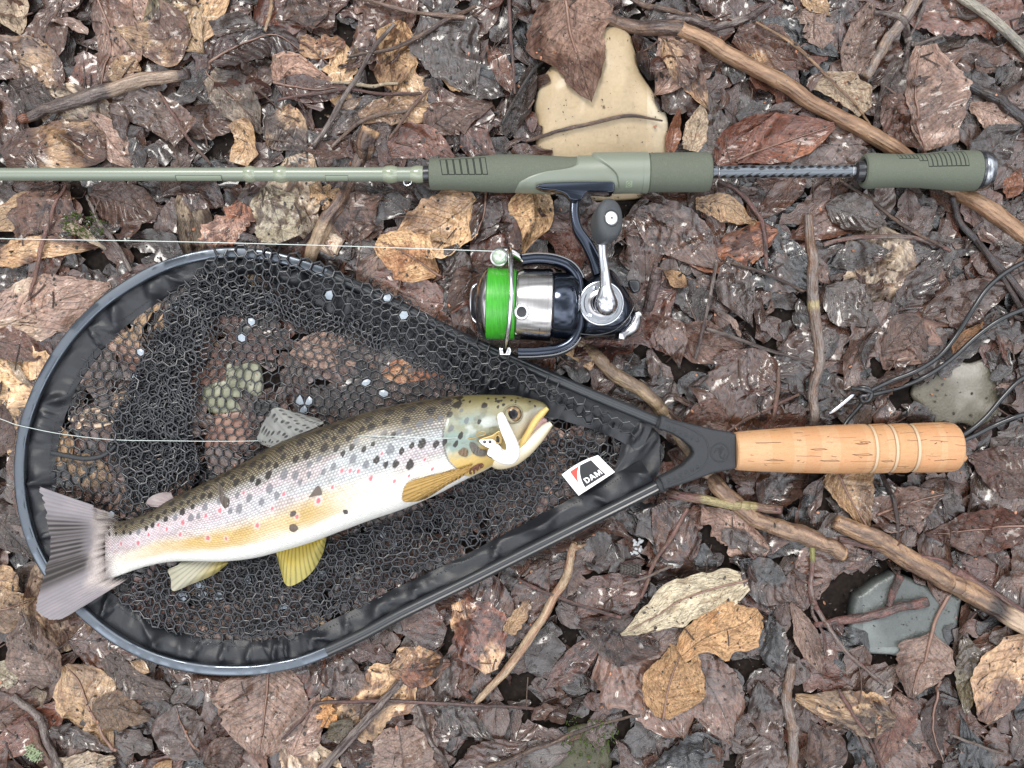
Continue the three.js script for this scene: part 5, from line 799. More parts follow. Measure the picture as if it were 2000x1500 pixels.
// ------------------------------------------------------------------ spinning reel
{
  const reel = thing('spinning_reel', 'spinning reel with green line, silver spool and dark blue body', 'fishing reel', at(1100, 600, 14));
  const hc = 84, k = S(hc), Y = 595, P = (x, y, h) => at(x, y, h);
  const axis = x => P(x, Y + (x - 1010) * 0.035 - 0.5, hc);
  const seg = (name, list, mat, opt = {}) => { const a = axis(list[0][0]), b = axis(list[list.length - 1][0]), L = a.distanceTo(b), sp = list[list.length - 1][0] - list[0][0]; return part(opt.of ?? reel, name, turned(a, b, list.map(([x, r]) => [(x - list[0][0]) / sp * L, r * k]), opt.nr ?? 72, opt.crease ?? 0.6, opt.tint), mat, opt.label); };
  // spool
  const skirtTex = canvasTexture(1024, 512, (c, w, h) => {
    c.fillStyle = '#d2cfcc'; c.fillRect(0, 0, w, h); const r = rng(8);
    for (let i = 0; i < 900; i++) { const g = 190 + r() * 50; c.fillStyle = `rgba(${g},${g},${g},0.5)`; c.fillRect(r() * w, 0, 1, h); }
    c.fillStyle = '#4a4644'; for (const x of [330, 880]) { c.fillRect(x, 0, 4, h); }
    c.fillStyle = '#35302e'; c.save(); c.translate(250, 120); c.rotate(-Math.PI / 2); c.font = '66px sans-serif'; c.fillText('CE', -150, 90); c.restore();
    c.save(); c.translate(700, 460); c.rotate(-Math.PI / 2); c.font = '38px sans-serif'; c.fillText('M', 6, 0); c.restore();
  });
  const spool = seg('spool_skirt', [[1007, 60], [1008, 68], [1012, 69.5], [1050, 71], [1068, 71.5], [1075, 71], [1077, 69], [1077.5, 58]], phys({ map: skirtTex, color: rgb(0.95, 0.93, 0.92), metalness: 1, roughness: 0.2, anisotropy: 0.6 }));
  const lineBump = texture(128, 64, (u, v, o) => { const a = 0.5 + 0.5 * Math.sin(u * 6.283 * 22 + 0.8 * vnoise(v * 12, u * 4, 2)); o[0] = o[1] = o[2] = 0.7 * a + 0.3 * vnoise(u * 60, v * 90, 7); }, false);
  const lineMap = texture(256, 64, (u, v, o) => { const a = Math.sin(u * 6.283 * 26 + 1.6 * vnoise(v * 9, u * 5, 2)), n = 0.8 + 0.22 * a + 0.3 * (vnoise(u * 90, v * 24, 4) - 0.5); o[0] = enc(0.07 * n); o[1] = enc(0.55 * n); o[2] = enc(0.03 * n); });
  seg('green_line', [[949, 60], [950, 67.5], [952, 69.5], [960, 69.8], [980, 69.6], [1000, 69.2], [1006, 68.2], [1008, 60]], phys({ color: rgb(1, 1, 1), map: lineMap, roughness: 0.2, bumpMap: lineBump, bumpScale: 0.0008, clearcoat: 0.7, clearcoatRoughness: 0.3 }), { label: 'bright green braided line wound on the spool' });
  seg('spool_lip', [[932, 50], [934, 55], [938, 61], [944, 66.5], [948, 69.5], [950, 70], [951.5, 68.5], [951.6, 58]], darkChrome);
  seg('drag_knob', [[920, 8], [921, 26], [924, 32], [928, 36], [933, 38], [936, 38]], blackGloss);
  part(reel, 'drag_knob_rim', tube([[935, 554], [926, 560], [921.5, 580], [921.5, 600], [925, 622], [933, 632]].map(([x, y]) => P(x, y, hc + 8)), [2.5, 4.2, 4.6, 4.6, 4.2, 2.5], 40, 10), chrome);
  // oval hole in the skirt with a bright rim
  { const c = P(1018, 615, hc), r = 71.6 * k; const th = (Y - 615) * k / r; const ang = Math.asin(-th);
    const on = (dx, da) => [c.x + dx, P(0, 0, hc).y + 0 + r * Math.cos(ang + da / r), axis(1018).z + r * Math.sin(ang + da / r)];
    part(spool, 'hole_rim', (() => { const q = []; for (let i = 0; i <= 32; i++) { const a = i / 32 * 6.283; const p = on(Math.cos(a) * 11, Math.sin(a) * 12); q.push(new THREE.Vector3(...p)); } return tube(q, [3.2], 48, 10, { cap: 0 }); })(), chrome);
    part(spool, 'line_hole', gridGeo(6, 24, (u, v) => { const a = v * 6.283, p = on(Math.cos(a) * 9 * u, Math.sin(a) * 10 * u); return { p: [p[0], p[1] + 0.35, p[2]] }; }), phys({ color: rgb(0.01, 0.01, 0.012), roughness: 0.3 })); }
  // rotor cup and its two arms (one curved bracket, open to the front)
  const rotor = seg('rotor', [[1070, 56], [1077, 63], [1082, 65], [1112, 65], [1119, 63], [1126, 58], [1130, 40]], navy);
  {
    const bracket = (h, w, t, off) => { // path of the bracket in the plane of the axis
      const path = [[1020, 511], [1050, 508], [1085, 512], [1112, 524], [1128, 546], [1132, 580], [1132, 612], [1128, 645], [1114, 668], [1090, 681], [1050, 687], [1012, 688]];
      const c = spline(path.map(([x, y]) => P(x, y + off, h))), n = 70, pts = []; for (let i = 0; i <= n; i++) pts.push(c.getPoint(i / n)); return [pts, w, t];
    };
    const [pts] = bracket(hc + 6, 0, 0, 0), prof = []; for (let i = 0; i < 20; i++) { const a = i / 20 * 6.283; prof.push([Math.sign(Math.cos(a)) * Math.pow(Math.abs(Math.cos(a)), 0.6) * 9.5, Math.sign(Math.sin(a)) * Math.pow(Math.abs(Math.sin(a)), 0.6) * 26]); }
    part(reel, 'rotor_arm', sweep(pts, prof, { crease: 0.9 }), navy);
    for (const [a, b] of [[0, 26], [47, 70]]) {
      const q = pts.slice(a, b + 1).map((p, i, arr) => { const e = Math.min(1, i / 3, (arr.length - 1 - i) / 3); const T = arr[Math.min(arr.length - 1, i + 1)].clone().sub(arr[Math.max(0, i - 1)]).setY(0).normalize(); return new THREE.Vector3(p.x - T.z * -9.5, p.y + 3, p.z - T.x * 9.5); });
      const pr = []; for (let i = 0; i < 14; i++) { const t = i / 14 * 6.283; pr.push([Math.cos(t) * 4.6, Math.sin(t) * 22]); }
      part(reel, 'arm_trim', sweep(q, pr, { crease: 0.9 }), trim);
    }
  }
  // bail wire, line roller and pivot
  const bail = tube([P(994, 486, 104), P(997, 500, 128), P(998, 530, 156), P(998, 580, 174), P(995, 625, 166), P(990, 660, 138), P(986, 684, 104), P(984, 690, 90)], [5, 4.6, 4.4, 4.4, 4.4, 4.6, 5, 5], 70, 14);
  part(reel, 'bail_wire', bail, chrome);
  const pivot = plate([[974, 680], [996, 678], [1000, 686], [996, 694], [976, 694]].map(([x, y]) => { const v = P(x, y, 96); return [v.x, v.z]; }), 80, 20, 2.5); part(reel, 'bail_pivot', pivot, chrome);
  const lr = turned(P(977, 500, 92), P(974, 503, 118), [[-2, 4], [0, 14], [3, 16.5], [8, 13], [14, 13], [19, 17], [23, 17.6], [25, 16], [26, 12]], 40, 0.6); part(reel, 'line_roller_housing', lr, darkChrome);
  part(reel, 'line_roller', turned(P(975.5, 501.5, 112), P(974, 503, 122), [[0, 14], [3, 14.6], [6, 13.5], [8.5, 10], [10, 4], [10.4, 0.1]], 40, 0), phys({ color: rgb(0.5, 0.58, 0.47), roughness: 0.2, metalness: 0.6 }));
  part(reel, 'roller_arm', tube([P(984, 490, 98), P(998, 492, 100), P(1012, 500, 98), P(1024, 510, 92)], [8, 9, 8, 8], 24, 12, { flat: 1.4 }), darkChrome);
  // body with side plate, stem and foot
  const bo = smoothOutline([[1132, 548], [1150, 532], [1172, 520], [1196, 521], [1214, 541], [1230, 566], [1243, 588], [1248, 612], [1246, 634], [1230, 652], [1206, 661], [1165, 661], [1132, 659], [1126, 600]], 80);
  const body = part(reel, 'gear_case', (() => {
    const o2 = plan(bo, 96), cx = P(1178, 596, 96).x, cz = P(1178, 596, 96).z;
    return gridGeo(80, 26, (u, v, i, j) => { const [ox, oz] = o2[i % 80], f = j <= 22 ? j / 22 : 1 - (j - 22) / 4, h = j <= 22 ? 62 + 57 * Math.pow(Math.max(0, 1 - Math.pow(f, 3.2)), 0.6) : 62 - 40 * (j - 22) / 4; const q = j <= 22 ? f : Math.max(0.75, f); return { p: [cx + (ox - cx) * q, h, cz + (oz - cz) * q] }; }, { wrap: true });
  })(), navy);
  const cap = smoothOutline([[1250, 604], [1254, 622], [1250, 642], [1234, 656], [1206, 664], [1212, 648], [1228, 630], [1240, 610]], 48);
  part(reel, 'tail_cover', plate(plan(cap, 102), 34, 74, 12), trim);
  const ctr = P(1175, 592, 122), ud = y => new THREE.Vector3(ctr.x, y, ctr.z);
  part(body, 'side_plate', turned(ud(112), ud(130), [[0, 42], [7, 42], [9.5, 40.5], [10, 39], [8.6, 37.5], [8.4, 33], [9.8, 31], [10, 24], [12, 22.5], [13.5, 20]], 72, 0.5), phys({ color: rgb(0.5, 0.52, 0.55), metalness: 0.95, roughness: 0.26 }));
  part(body, 'handle_collar', turned(ud(118), ud(144), [[0, 26], [7, 25], [8, 21], [18, 18], [22, 15]], 48, 0.5), darkChrome);
  for (const [x, y] of [[1152, 616], [1161, 563]]) { const c = P(x, y, 122); part(body, 'screw', turned(new THREE.Vector3(c.x, 118, c.z), new THREE.Vector3(c.x, 125, c.z), [[0, 5], [4.2, 5], [5.4, 4], [6, 0.1]], 20, 0.5), chrome); }
  const gPts = [P(1132, 652, 112), P(1165, 654, 114), P(1200, 645, 114), P(1226, 622, 112), P(1240, 596, 110)]; part(body, 'body_seam', tube(gPts, [1.2], 40, 8), blackGloss);
  part(reel, 'reverse_lever', plate(plan(smoothOutline([[1228, 548], [1246, 547], [1251, 556], [1249, 568], [1238, 572], [1230, 562]], 24), 80), 66, 16, 4), blackGloss);
  // stem: a sweep that goes from the foot down and right to the gear case
  {
    const c = spline([P(1124, 362, 66), P(1123, 385, 68), P(1121, 420, 72), P(1128, 450, 76), P(1146, 478, 80), P(1160, 505, 84), P(1172, 534, 88)]), n = 50, pts = [], W = [20, 11, 9.5, 10.5, 12, 13, 16], g0 = [];
    for (let i = 0; i <= n; i++) pts.push(c.getPoint(i / n));
    const m = 28, g = gridGeo(n, m, (u, v, i, j) => { const T = pts[Math.min(n, i + 1)].clone().sub(pts[Math.max(0, i - 1)]).setY(0).normalize(), a = (j % m) / m * 6.283, w = lut(W, u) * k, ca = Math.cos(a), sa = Math.sin(a), p = pts[i]; const s = Math.sign(ca) * Math.pow(Math.abs(ca), 0.5) * w, hh = Math.sign(sa) * Math.pow(Math.abs(sa), 0.6) * 17; return { p: [p.x - T.z * s, p.y + hh, p.z + T.x * s] }; }, { wrap: true });
    part(reel, 'stem', g, navy);
    const foot = plate(plan(smoothOutline([[1046, 367], [1060, 361], [1090, 359], [1126, 358], [1170, 358], [1198, 360], [1199, 370], [1197, 377], [1170, 377], [1145, 378], [1134, 392], [1114, 392], [1104, 382], [1085, 375], [1058, 372]], 90), 84), 52, 46, 2.2);
    part(reel, 'foot', foot, navy);
  }
  // crank: arm and knob
  const arm = tube([P(1184, 594, 150), P(1184, 584, 156), P(1183, 560, 158), P(1181, 530, 158), P(1177, 500, 158), P(1175, 474, 160)], [20, 19, 11, 8.4, 7.6, 7.8], 60, 20, { flat: 0.8 });
  part(reel, 'crank_arm', arm, phys({ color: rgb(0.66, 0.67, 0.7), metalness: 1, roughness: 0.18 }));
  part(reel, 'crank_hub', turned(P(1184, 594, 128), P(1184, 594, 168), [[0, 17], [14, 20], [26, 21], [34, 18], [39, 11], [40, 0.1]], 40, 0), phys({ color: rgb(0.5, 0.5, 0.53), metalness: 1, roughness: 0.16 }));
  part(reel, 'knob_shaft', turned(P(1175, 472, 150), P(1177, 455, 186), [[0, 10], [12, 10], [14, 13], [30, 13], [36, 10]], 30, 0.6), darkChrome);
  {
    const n = 40, tilt = 0.36, mk = (h, s) => smoothOutline([[-26, 2], [-22, -22], [-8, -38], [8, -38], [22, -24], [27, 0], [24, 22], [12, 37], [-6, 38], [-20, 24]], n).map(([x, y]) => [x * s, y * s, h]);
    const layers = [[0, 0.62], [4, 0.78], [12, 0.9], [26, 0.97], [36, 1], [42, 0.97], [46, 0.9], [48, 0.8], [48.6, 0.5], [48.8, 0.01]], rings = layers.map(([h, s]) => mk(h, s));
    const o = P(1194, 425, 222); o.x -= 0.94 * 48.8 * Math.sin(tilt); o.y -= 48.8 * Math.cos(tilt); o.z += 48.8 * 0.26 * 0.94;
    const put = (x, y, h) => { const X = x * Math.cos(tilt) + h * Math.sin(tilt), hh = h * Math.cos(tilt) - x * Math.sin(tilt) + 0; const y2 = y - h * 0.26; return [o.x + X * 0.94, o.y + hh, o.z + y2 * 0.94]; };
    const g = gridGeo(layers.length - 1, n, (u, v, i, j) => { const [x, y, h] = rings[i][j % n]; return { p: put(x, y, h) }; }, { wrap: true });
    part(reel, 'knob', toCreasedNormals(g, 0.8), phys({ color: rgb(0.05, 0.055, 0.06), roughness: 0.42, bumpMap: noiseBump, bumpScale: 0.0002 }), 'black rubber handle knob with a silver disc');
    const kn = reel.children[reel.children.length - 1];
    const disc = (r, h, t) => gridGeo(8, 36, (u, v) => { const a = v * 6.283, rr = r * Math.min(1, u / 0.85), hh = u > 0.85 ? h + t - t * (u - 0.85) / 0.15 : h + t; return { p: put(Math.cos(a) * rr + 0.5, Math.sin(a) * rr + 1, hh) }; }, { wrap: true });
    part(kn, 'knob_disc', disc(12.5, 48.4, 1.6), phys({ color: rgb(0.85, 0.85, 0.86), metalness: 1, roughness: 0.3 }));
    part(kn, 'disc_hole', disc(1.8, 50, 0.5), blackGloss);
    const rim = []; for (let i = 0; i <= 36; i++) { const a = i / 36 * 6.283; rim.push(new THREE.Vector3(...put(Math.cos(a) * 15 + 0.5, Math.sin(a) * 15 + 1, 48.6))); } part(kn, 'disc_rim', tube(rim, [0.7], 60, 6, { cap: 0 }), blackGloss);
  }
}

// ------------------------------------------------------------------ landing net
const pathAt = (list, hf) => list.map(([x, y]) => at(x, y, hf(x, y)));
const densify = (pts, n) => { const c = spline(pts), o = []; for (let i = 0; i <= n; i++) o.push(c.getPoint(i / n)); return o; };
const NET = thing('landing_net', 'teardrop landing net with black frame, rubber-coated mesh and cork handle under the trout', 'landing net', at(700, 900, 10));
{
  const fh = x => 36 + 20 * smooth(900, 1290, x), framePts = densify(pathAt(FRAME, fh), 260);
  const split = framePts.findIndex(p => p.x < at(640, 0, 38).x), back = framePts.length - 1 - [...framePts].reverse().findIndex(p => p.x < at(640, 0, 38).x);
  const prof = []; for (let i = 0; i < 24; i++) { const a = i / 24 * 6.283; let x = Math.cos(a) * 10.5, y = Math.sin(a) * 9; if (y > 0) y -= 2.6 * Math.exp(-Math.pow((x - 2) / 2, 2)); prof.push([x, y]); }
  const frameBump = texture(256, 32, (u, v, o) => { o[0] = o[1] = o[2] = 0.5 + 0.5 * (fbm(u * 50, v * 6, 3, 3) - 0.5); }, false);
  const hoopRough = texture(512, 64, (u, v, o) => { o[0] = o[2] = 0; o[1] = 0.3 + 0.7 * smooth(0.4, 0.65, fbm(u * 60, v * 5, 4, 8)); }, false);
  const hoopSheenMat = phys({ color: rgb(0.11, 0.125, 0.145), metalness: 0.9, roughness: 0.5, roughnessMap: hoopRough, bumpMap: frameBump, bumpScale: 0.0003 });  // lighter grey paints the sky reflection on this stretch of the one-piece frame
  const armDullMat = phys({ color: rgb(0.018, 0.02, 0.023), roughness: 0.36, clearcoat: 0.2, clearcoatRoughness: 0.2 });  // same frame, coloured darker where it mirrors less sky
  part(NET, 'frame_arm', sweep(framePts.slice(0, split + 1), prof, { crease: 0.9 }), armDullMat);
  const rim = []; for (let i = 0; i < 28; i++) { const a = i / 28 * 6.283, c = Math.cos(a), s = Math.sin(a); rim.push([Math.sign(c) * Math.pow(Math.abs(c), 0.55) * 10.5, Math.sign(s) * Math.pow(Math.abs(s), 0.55) * 8]); }
  part(NET, 'hoop', sweep(framePts.slice(split, back + 1), rim, { crease: 0.6 }), hoopSheenMat);
  const lowArm = sweep(framePts.slice(back), prof.map(([x, y]) => [x * 1.12, y * 1.12]), { crease: 0.9 }); part(NET, 'frame_arm', lowArm, armDullMat);

  // fabric band inside the frame
  const N = framePts.length, center = at(600, 900, 30);
  const band = (i0, i1, wf, hIn, seed) => {
    const n = (i1 - i0) * 2;
    const width = t => wf(t), inner = [];
    const g = gridGeo(n, 14, (u, v) => {
      const f = i0 + u * (i1 - i0), k = Math.min(N - 2, Math.floor(f)), p = framePts[k].clone().lerp(framePts[k + 1], f - k), T = framePts[Math.min(N - 1, k + 3)].clone().sub(framePts[Math.max(0, k - 3)]).setY(0).normalize();
      const side = [T.z, -T.x], w = width(u) * (1 + 0.07 * (vnoise(u * 30, 3, seed) - 0.5)), d = 5 + (w - 5) * v;
      const along = u * (i1 - i0), fold = Math.pow(ridged(along * 0.13 + v * 0.35, v * 0.4, 2, seed), 5), fold2 = Math.pow(ridged(along * 0.27 - v * 0.3, 3 + v * 0.3, 1, seed + 3), 6);
      const h = lerp(6, hIn, v) + Math.sin(v * 3.14) * (1 + 20 * fold + 16 * fold2) + 3 * (vnoise(along * 0.6, v * 3, seed) - 0.5) + 1.6 * Math.sin(along * 1.9 + v * 3 + 4 * vnoise(along * 0.2, 1, seed)) * Math.pow(v, 1.5);
      const x = p.x - side[0] * d * -1, z = p.z + side[1] * d;
      return { p: [x, Math.max(12, p.y - 14 + h - 8 * v), z], uv: [along * 0.12, v] };
    });
    return g;
  };
  const weave = texture(128, 128, (u, v, o) => { o[0] = o[1] = o[2] = 0.5 + 0.25 * Math.sin(u * 6.283 * 40) * Math.sin(v * 6.283 * 24) + 0.35 * (fbm(u * 6, v * 6, 3, 2) - 0.5); }, false);
  const clothMat = phys({ color: rgb(0.014, 0.015, 0.018), roughness: 0.36, bumpMap: weave, bumpScale: 0.00025, specularIntensity: 0.9 });
  const idx = (x, upper) => { const X = at(x, 0, 40).x; if (upper) return framePts.findIndex(p => p.x < X); return N - 1 - [...framePts].reverse().findIndex(p => p.x < X); };
  const bw = u => lerp(lut([34, 44, 52, 56, 58, 60, 60, 58, 56, 54, 52, 50, 48, 46, 46, 50, 56], u), 60, 0);
  const cloth = part(NET, 'fabric_band', band(idx(560, true), N - 2, bw, 4, 7), clothMat);
  part(NET, 'fabric_band', band(1, idx(548, true), u => lut([64, 62, 76, 92, 96, 90, 70, 50], u), 0, 9), clothMat);
  { // gathered cloth corner near the yoke
    const q = [[1180, 800], [1215, 812], [1286, 846], [1288, 880], [1284, 928], [1220, 956], [1186, 940], [1206, 900], [1212, 850]];
    const o = smoothOutline(q, 60), cx = 1240, cy = 880;
    const g = gridGeo(60, 12, (u, v, i) => { const [ox, oy] = o[i % 60], x = lerp(cx, ox, v), y = lerp(cy, oy, v), h = 34 + 7 * (ridged(x / 34 + y / 60, y / 90, 2, 4) - 0.5) * 2 - 6 * v; const p = at(x, y, h); return { p: [p.x, p.y, p.z], uv: [x / 60, y / 60] }; }, { wrap: true });
    part(NET, 'fabric_band', g, clothMat);
  }
  { // dashes of the seam
    const list = [], i0 = idx(560, true), i1 = N - 3, per = 2.2;
    for (let f = i0; f < i1; f += 1 / per) {
      const mk = q => { const k = Math.floor(q), p = framePts[k].clone().lerp(framePts[k + 1], q - k), T = framePts[Math.min(N - 1, k + 3)].clone().sub(framePts[Math.max(0, k - 3)]).setY(0).normalize(), w = bw((q - i0) / (N - 2 - i0)) - 9; return new THREE.Vector3(p.x + T.z * w, p.y - 10, p.z - T.x * w); };
      list.push(tube([mk(f), mk(f + 0.3 / per)], [0.9], 1, 4, { straight: true }));
    }
    const m = part(cloth, 'seam_stitches', mergeGeometries(list), blackGloss); m.userData.kind = 'stuff';
  }

  // ---------------------------------------------------------------- mesh: six-sided cells of rubber-coated cord
  const threads = [], films = [];
  const seg3 = (a, b, r, P, I) => {
    const d = b.clone().sub(a), L = d.length(); if (L < 0.01) return; d.divideScalar(L);
    const n1 = new THREE.Vector3(-d.z, 0.15, d.x).normalize(), n2 = d.clone().cross(n1);
    const o = P.length / 3;
    for (const e of [a, b]) for (let k = 0; k < 4; k++) { const t = k / 4 * 6.283 + 0.8; P.push(e.x + (n1.x * Math.cos(t) + n2.x * Math.sin(t)) * r, e.y + (n1.y * Math.cos(t) + n2.y * Math.sin(t)) * r, e.z + (n1.z * Math.cos(t) + n2.z * Math.sin(t)) * r); }
    for (let k = 0; k < 4; k++) { const q = (k + 1) % 4; I.push(o + k, o + 4 + k, o + q, o + q, o + 4 + k, o + 4 + q); }
  };
  const hexLayer = (name, poly, d, ang, warp, hFn, rad, opt = {}) => {
    const P = [], I = [], s = d / Math.sqrt(3), xs = poly.map(p => p[0]), ys = poly.map(p => p[1]), cx = (Math.min(...xs) + Math.max(...xs)) / 2, cy = (Math.min(...ys) + Math.max(...ys)) / 2, R = Math.max(Math.max(...xs) - cx, Math.max(...ys) - cy) * 1.5;
    const rows = Math.ceil(R / (s * 1.5)), cols = Math.ceil(R / d), ca = Math.cos(ang), sa = Math.sin(ang), memo = new Map(), out = {};
    const pos = (a, b) => { const key = Math.round(a * 8) + ',' + Math.round(b * 8); if (memo.has(key)) return memo.get(key); const x0 = cx + a * ca - b * sa, y0 = cy + a * sa + b * ca; const [x, y] = warp(x0, y0); const v = inPoly(x, y, poly) ? (() => { const h = hFn(x, y, x0, y0); const q = at(x, y, h); q.photo = [x, y]; return q; })() : null; memo.set(key, v); return v; };
    for (let j = -rows; j <= rows; j++) for (let i = -cols; i <= cols; i++) {
      const a = (i + (j & 1) * 0.5) * d, b = j * s * 1.5;
      const v = []; for (let k = 0; k < 6; k++) { const t = Math.PI / 6 + k * Math.PI / 3; v.push(pos(a + s * Math.cos(t), b + s * Math.sin(t))); }
      for (const [p, q] of [[0, 1], [1, 2], [5, 0]]) if (v[p] && v[q]) seg3(v[p], v[q], rad * (0.85 + 0.3 * hash(i * 3 + p, j, 5)), P, I);
      if (opt.film && v.every(Boolean)) { const m = v.reduce((q, p) => [q[0] + p.photo[0] / 6, q[1] + p.photo[1] / 6], [0, 0]); for (const f of opt.film) if (!f.used && Math.hypot(m[0] - f[0], m[1] - f[1]) < 13) { f.used = true; films.push([v, f[2] ?? 1]); } }
    }
    const g = new THREE.BufferGeometry(); g.setAttribute('position', new THREE.Float32BufferAttribute(P, 3)); g.setIndex(I); g.computeVertexNormals();
    const m = part(NET, name, g, threadMat); m.userData.kind = 'stuff'; return m;
  };
  const threadMat = phys({ color: rgb(0.016, 0.017, 0.02), roughness: 0.3, clearcoat: 0.35, clearcoatRoughness: 0.15 });
  const bed = (x, y) => Math.max(hWide((x - 1000) * S(20) + 1000, (y - 750) * S(20) + 750, 2), 4);
  const interior = FRAME.map(([x, y]) => { const dx = 640 - x, dy = 900 - y, L = Math.hypot(dx, dy), ins = x > 900 ? 14 : 40; return [x + dx / L * ins, y + dy / L * ins]; });
  const film = [[443, 566], [522, 590], [340, 596], [352, 640], [488, 640], [470, 665], [278, 686], [275, 740], [268, 792], [596, 786, 1], [606, 798, 1], [590, 800, 1], [612, 782, 1], [640, 566], [716, 748], [800, 622], [755, 590], [352, 778], [300, 950], [214, 1005], [398, 1150], [420, 1168], [402, 1172], [348, 1174], [628, 1130], [740, 1050], [774, 1062], [625, 1140], [752, 776], [790, 778], [486, 1130], [950, 960], [862, 905], [560, 1180]].map(f => f);
  const nz = (x, y, f, s) => vnoise(x / f, y / f, s) - 0.5;
  hexLayer('net_mesh', interior, 19.6, 0.12, (x, y) => [x + 26 * nz(x, y, 90, 1) + 10 * nz(x, y, 40, 3), y + 26 * nz(x, y, 90, 2) + 10 * nz(x, y, 40, 4)], (x, y) => bed(x, y) + 3 + 3 * vnoise(x / 20, y / 20, 6), 1.75, { film });
  const bank = [[392, 506], [420, 482], [470, 474], [540, 478], [610, 500], [680, 530], [760, 566], [830, 600], [900, 640], [960, 672], [1040, 716], [1120, 760], [1200, 804], [1262, 842], [1230, 862], [1160, 836], [1090, 800], [1030, 768], [960, 770], [900, 756], [820, 700], [740, 668], [660, 640], [560, 600], [470, 560], [410, 560]];
  const dFrame = (x, y) => distLine(x, y, FRAME);
  const over = (x, y) => { const d = dFrame(x, y), inside = inPoly(x, y, FRAME); return inside ? lerp(fh(x) + 13, bed(x, y) + 8, smooth(4, 95, d)) : lerp(fh(x) + 13, 24, smooth(2, 40, d)); };
  hexLayer('net_mesh', bank, 22, 0.52, (x, y) => [x + 18 * nz(x, y, 80, 11), y + 18 * nz(x, y, 80, 12) + 3 * Math.sin(x / 27 + y / 30)], (x, y) => over(x, y) + 3 * vnoise(x / 18, y / 18, 9), 2.3, { film });
  hexLayer('net_mesh', bank.filter(([x, y], i) => i < 99).map(([x, y]) => [x - 6, y + 16]), 18, 0.2, (x, y) => { const t = (x * 0.42 - y * 0.9); return [x + 12 * nz(x, y, 50, 14) + 4 * Math.sin(t / 14), y + 12 * nz(x, y, 50, 15) + 8 * Math.sin(t / 18)]; }, (x, y) => Math.max(bed(x, y) + 4, over(x, y) - 9 + 8 * nz(x, y, 12, 16)), 1.5);
  hexLayer('net_mesh', [[470, 540], [610, 560], [720, 610], [830, 640], [930, 700], [1000, 740], [940, 760], [830, 720], [700, 660], [600, 640], [480, 600]], 15, 0.8, (x, y) => [x + 10 * nz(x, y, 40, 24), y + 10 * nz(x, y, 40, 25) + 8 * Math.sin((x - y) / 19)], (x, y) => Math.max(bed(x, y) + 5, over(x, y) - 14 + 6 * nz(x, y, 12, 26)), 1.5);
  // folded bunch on the left and the crumpled part under and below the fish
  const bunch = [[392, 512], [450, 540], [520, 575], [500, 610], [430, 610], [400, 660], [380, 720], [372, 800], [370, 860], [400, 910], [380, 950], [320, 975], [280, 1010], [230, 1000], [236, 930], [200, 900], [210, 820], [250, 740], [290, 660], [340, 570]];
  hexLayer('net_mesh', bunch, 24, 0.3, (x, y) => [x + 22 * nz(x, y, 80, 31) + 6 * nz(x, y, 30, 34), y + 22 * nz(x, y, 80, 32) + 6 * nz(x, y, 30, 35)], (x, y) => bed(x, y) + 12 + 16 * vnoise(x / 40, y / 40, 33), 2.4, { film });
  hexLayer('net_mesh', bunch.map(([x, y]) => [x + 6, y + 6]), 18, 0.9, (x, y) => [x + 20 * nz(x, y, 28, 41) + 7 * Math.sin(y / 9 + x / 30), y + 20 * nz(x, y, 28, 42)], (x, y) => bed(x, y) + 6 + 12 * vnoise(x / 16, y / 16, 43), 1.5);
  hexLayer('net_mesh', bunch.map(([x, y]) => [x * 0.9 + 32, y * 0.9 + 74]), 13, 0.1, (x, y) => [x + 20 * nz(x, y, 22, 44), y + 20 * nz(x, y, 22, 45)], (x, y) => bed(x, y) + 5 + 8 * vnoise(x / 16, y / 16, 46), 1.6);
  hexLayer('net_mesh', bunch.map(([x, y]) => [x * 0.92 + 28, y * 0.92 + 54]), 9.5, 0.6, (x, y) => [x + 16 * nz(x, y, 22, 47), y + 16 * nz(x, y, 22, 48)], (x, y) => bed(x, y) + 4 + 5 * vnoise(x / 16, y / 16, 49), 2);
  hexLayer('net_mesh', [[400, 512], [470, 540], [560, 580], [680, 620], [760, 660], [740, 690], [640, 660], [520, 620], [440, 620], [410, 680], [392, 760], [376, 860], [330, 960], [270, 980], [250, 900], [270, 780], [320, 640], [360, 560]], 12, 0.35, (x, y) => [x + 14 * nz(x, y, 40, 65) + 6 * Math.sin((x - y) / 15), y + 14 * nz(x, y, 40, 66)], (x, y) => bed(x, y) + 8 + 9 * vnoise(x / 20, y / 20, 67), 2.1);
  const lower = [[300, 1110], [420, 1090], [560, 1080], [660, 1050], [800, 1000], [900, 950], [990, 900], [1080, 850], [1150, 850], [1205, 900], [1150, 930], [1080, 960], [1040, 1010], [960, 1050], [860, 1100], [760, 1150], [660, 1200], [560, 1236], [450, 1246], [340, 1240], [260, 1210], [224, 1170]];
  hexLayer('net_mesh', lower, 22, 0.7, (x, y) => [x + 20 * nz(x, y, 70, 51) + 6 * nz(x, y, 26, 50), y + 20 * nz(x, y, 70, 52) + 6 * nz(x, y, 26, 49)], (x, y) => bed(x, y) + 8 + 12 * vnoise(x / 34, y / 34, 53), 2.2, { film });
  hexLayer('net_mesh', lower, 16, 0.2, (x, y) => [x + 16 * nz(x, y, 30, 54), y + 16 * nz(x, y, 30, 55) + 5 * Math.sin((x + y) / 13)], (x, y) => bed(x, y) + 5 + 10 * vnoise(x / 14, y / 14, 56), 1.45);
  hexLayer('net_mesh', [[400, 1100], [560, 1084], [700, 1036], [860, 980], [960, 930], [1020, 900], [1040, 940], [960, 990], [820, 1060], [700, 1110], [600, 1150], [480, 1170], [380, 1150]], 13, 0.5, (x, y) => [x + 18 * nz(x, y, 20, 57), y + 18 * nz(x, y, 20, 58)], (x, y) => bed(x, y) + 5 + 8 * vnoise(x / 14, y / 14, 59), 1.4);
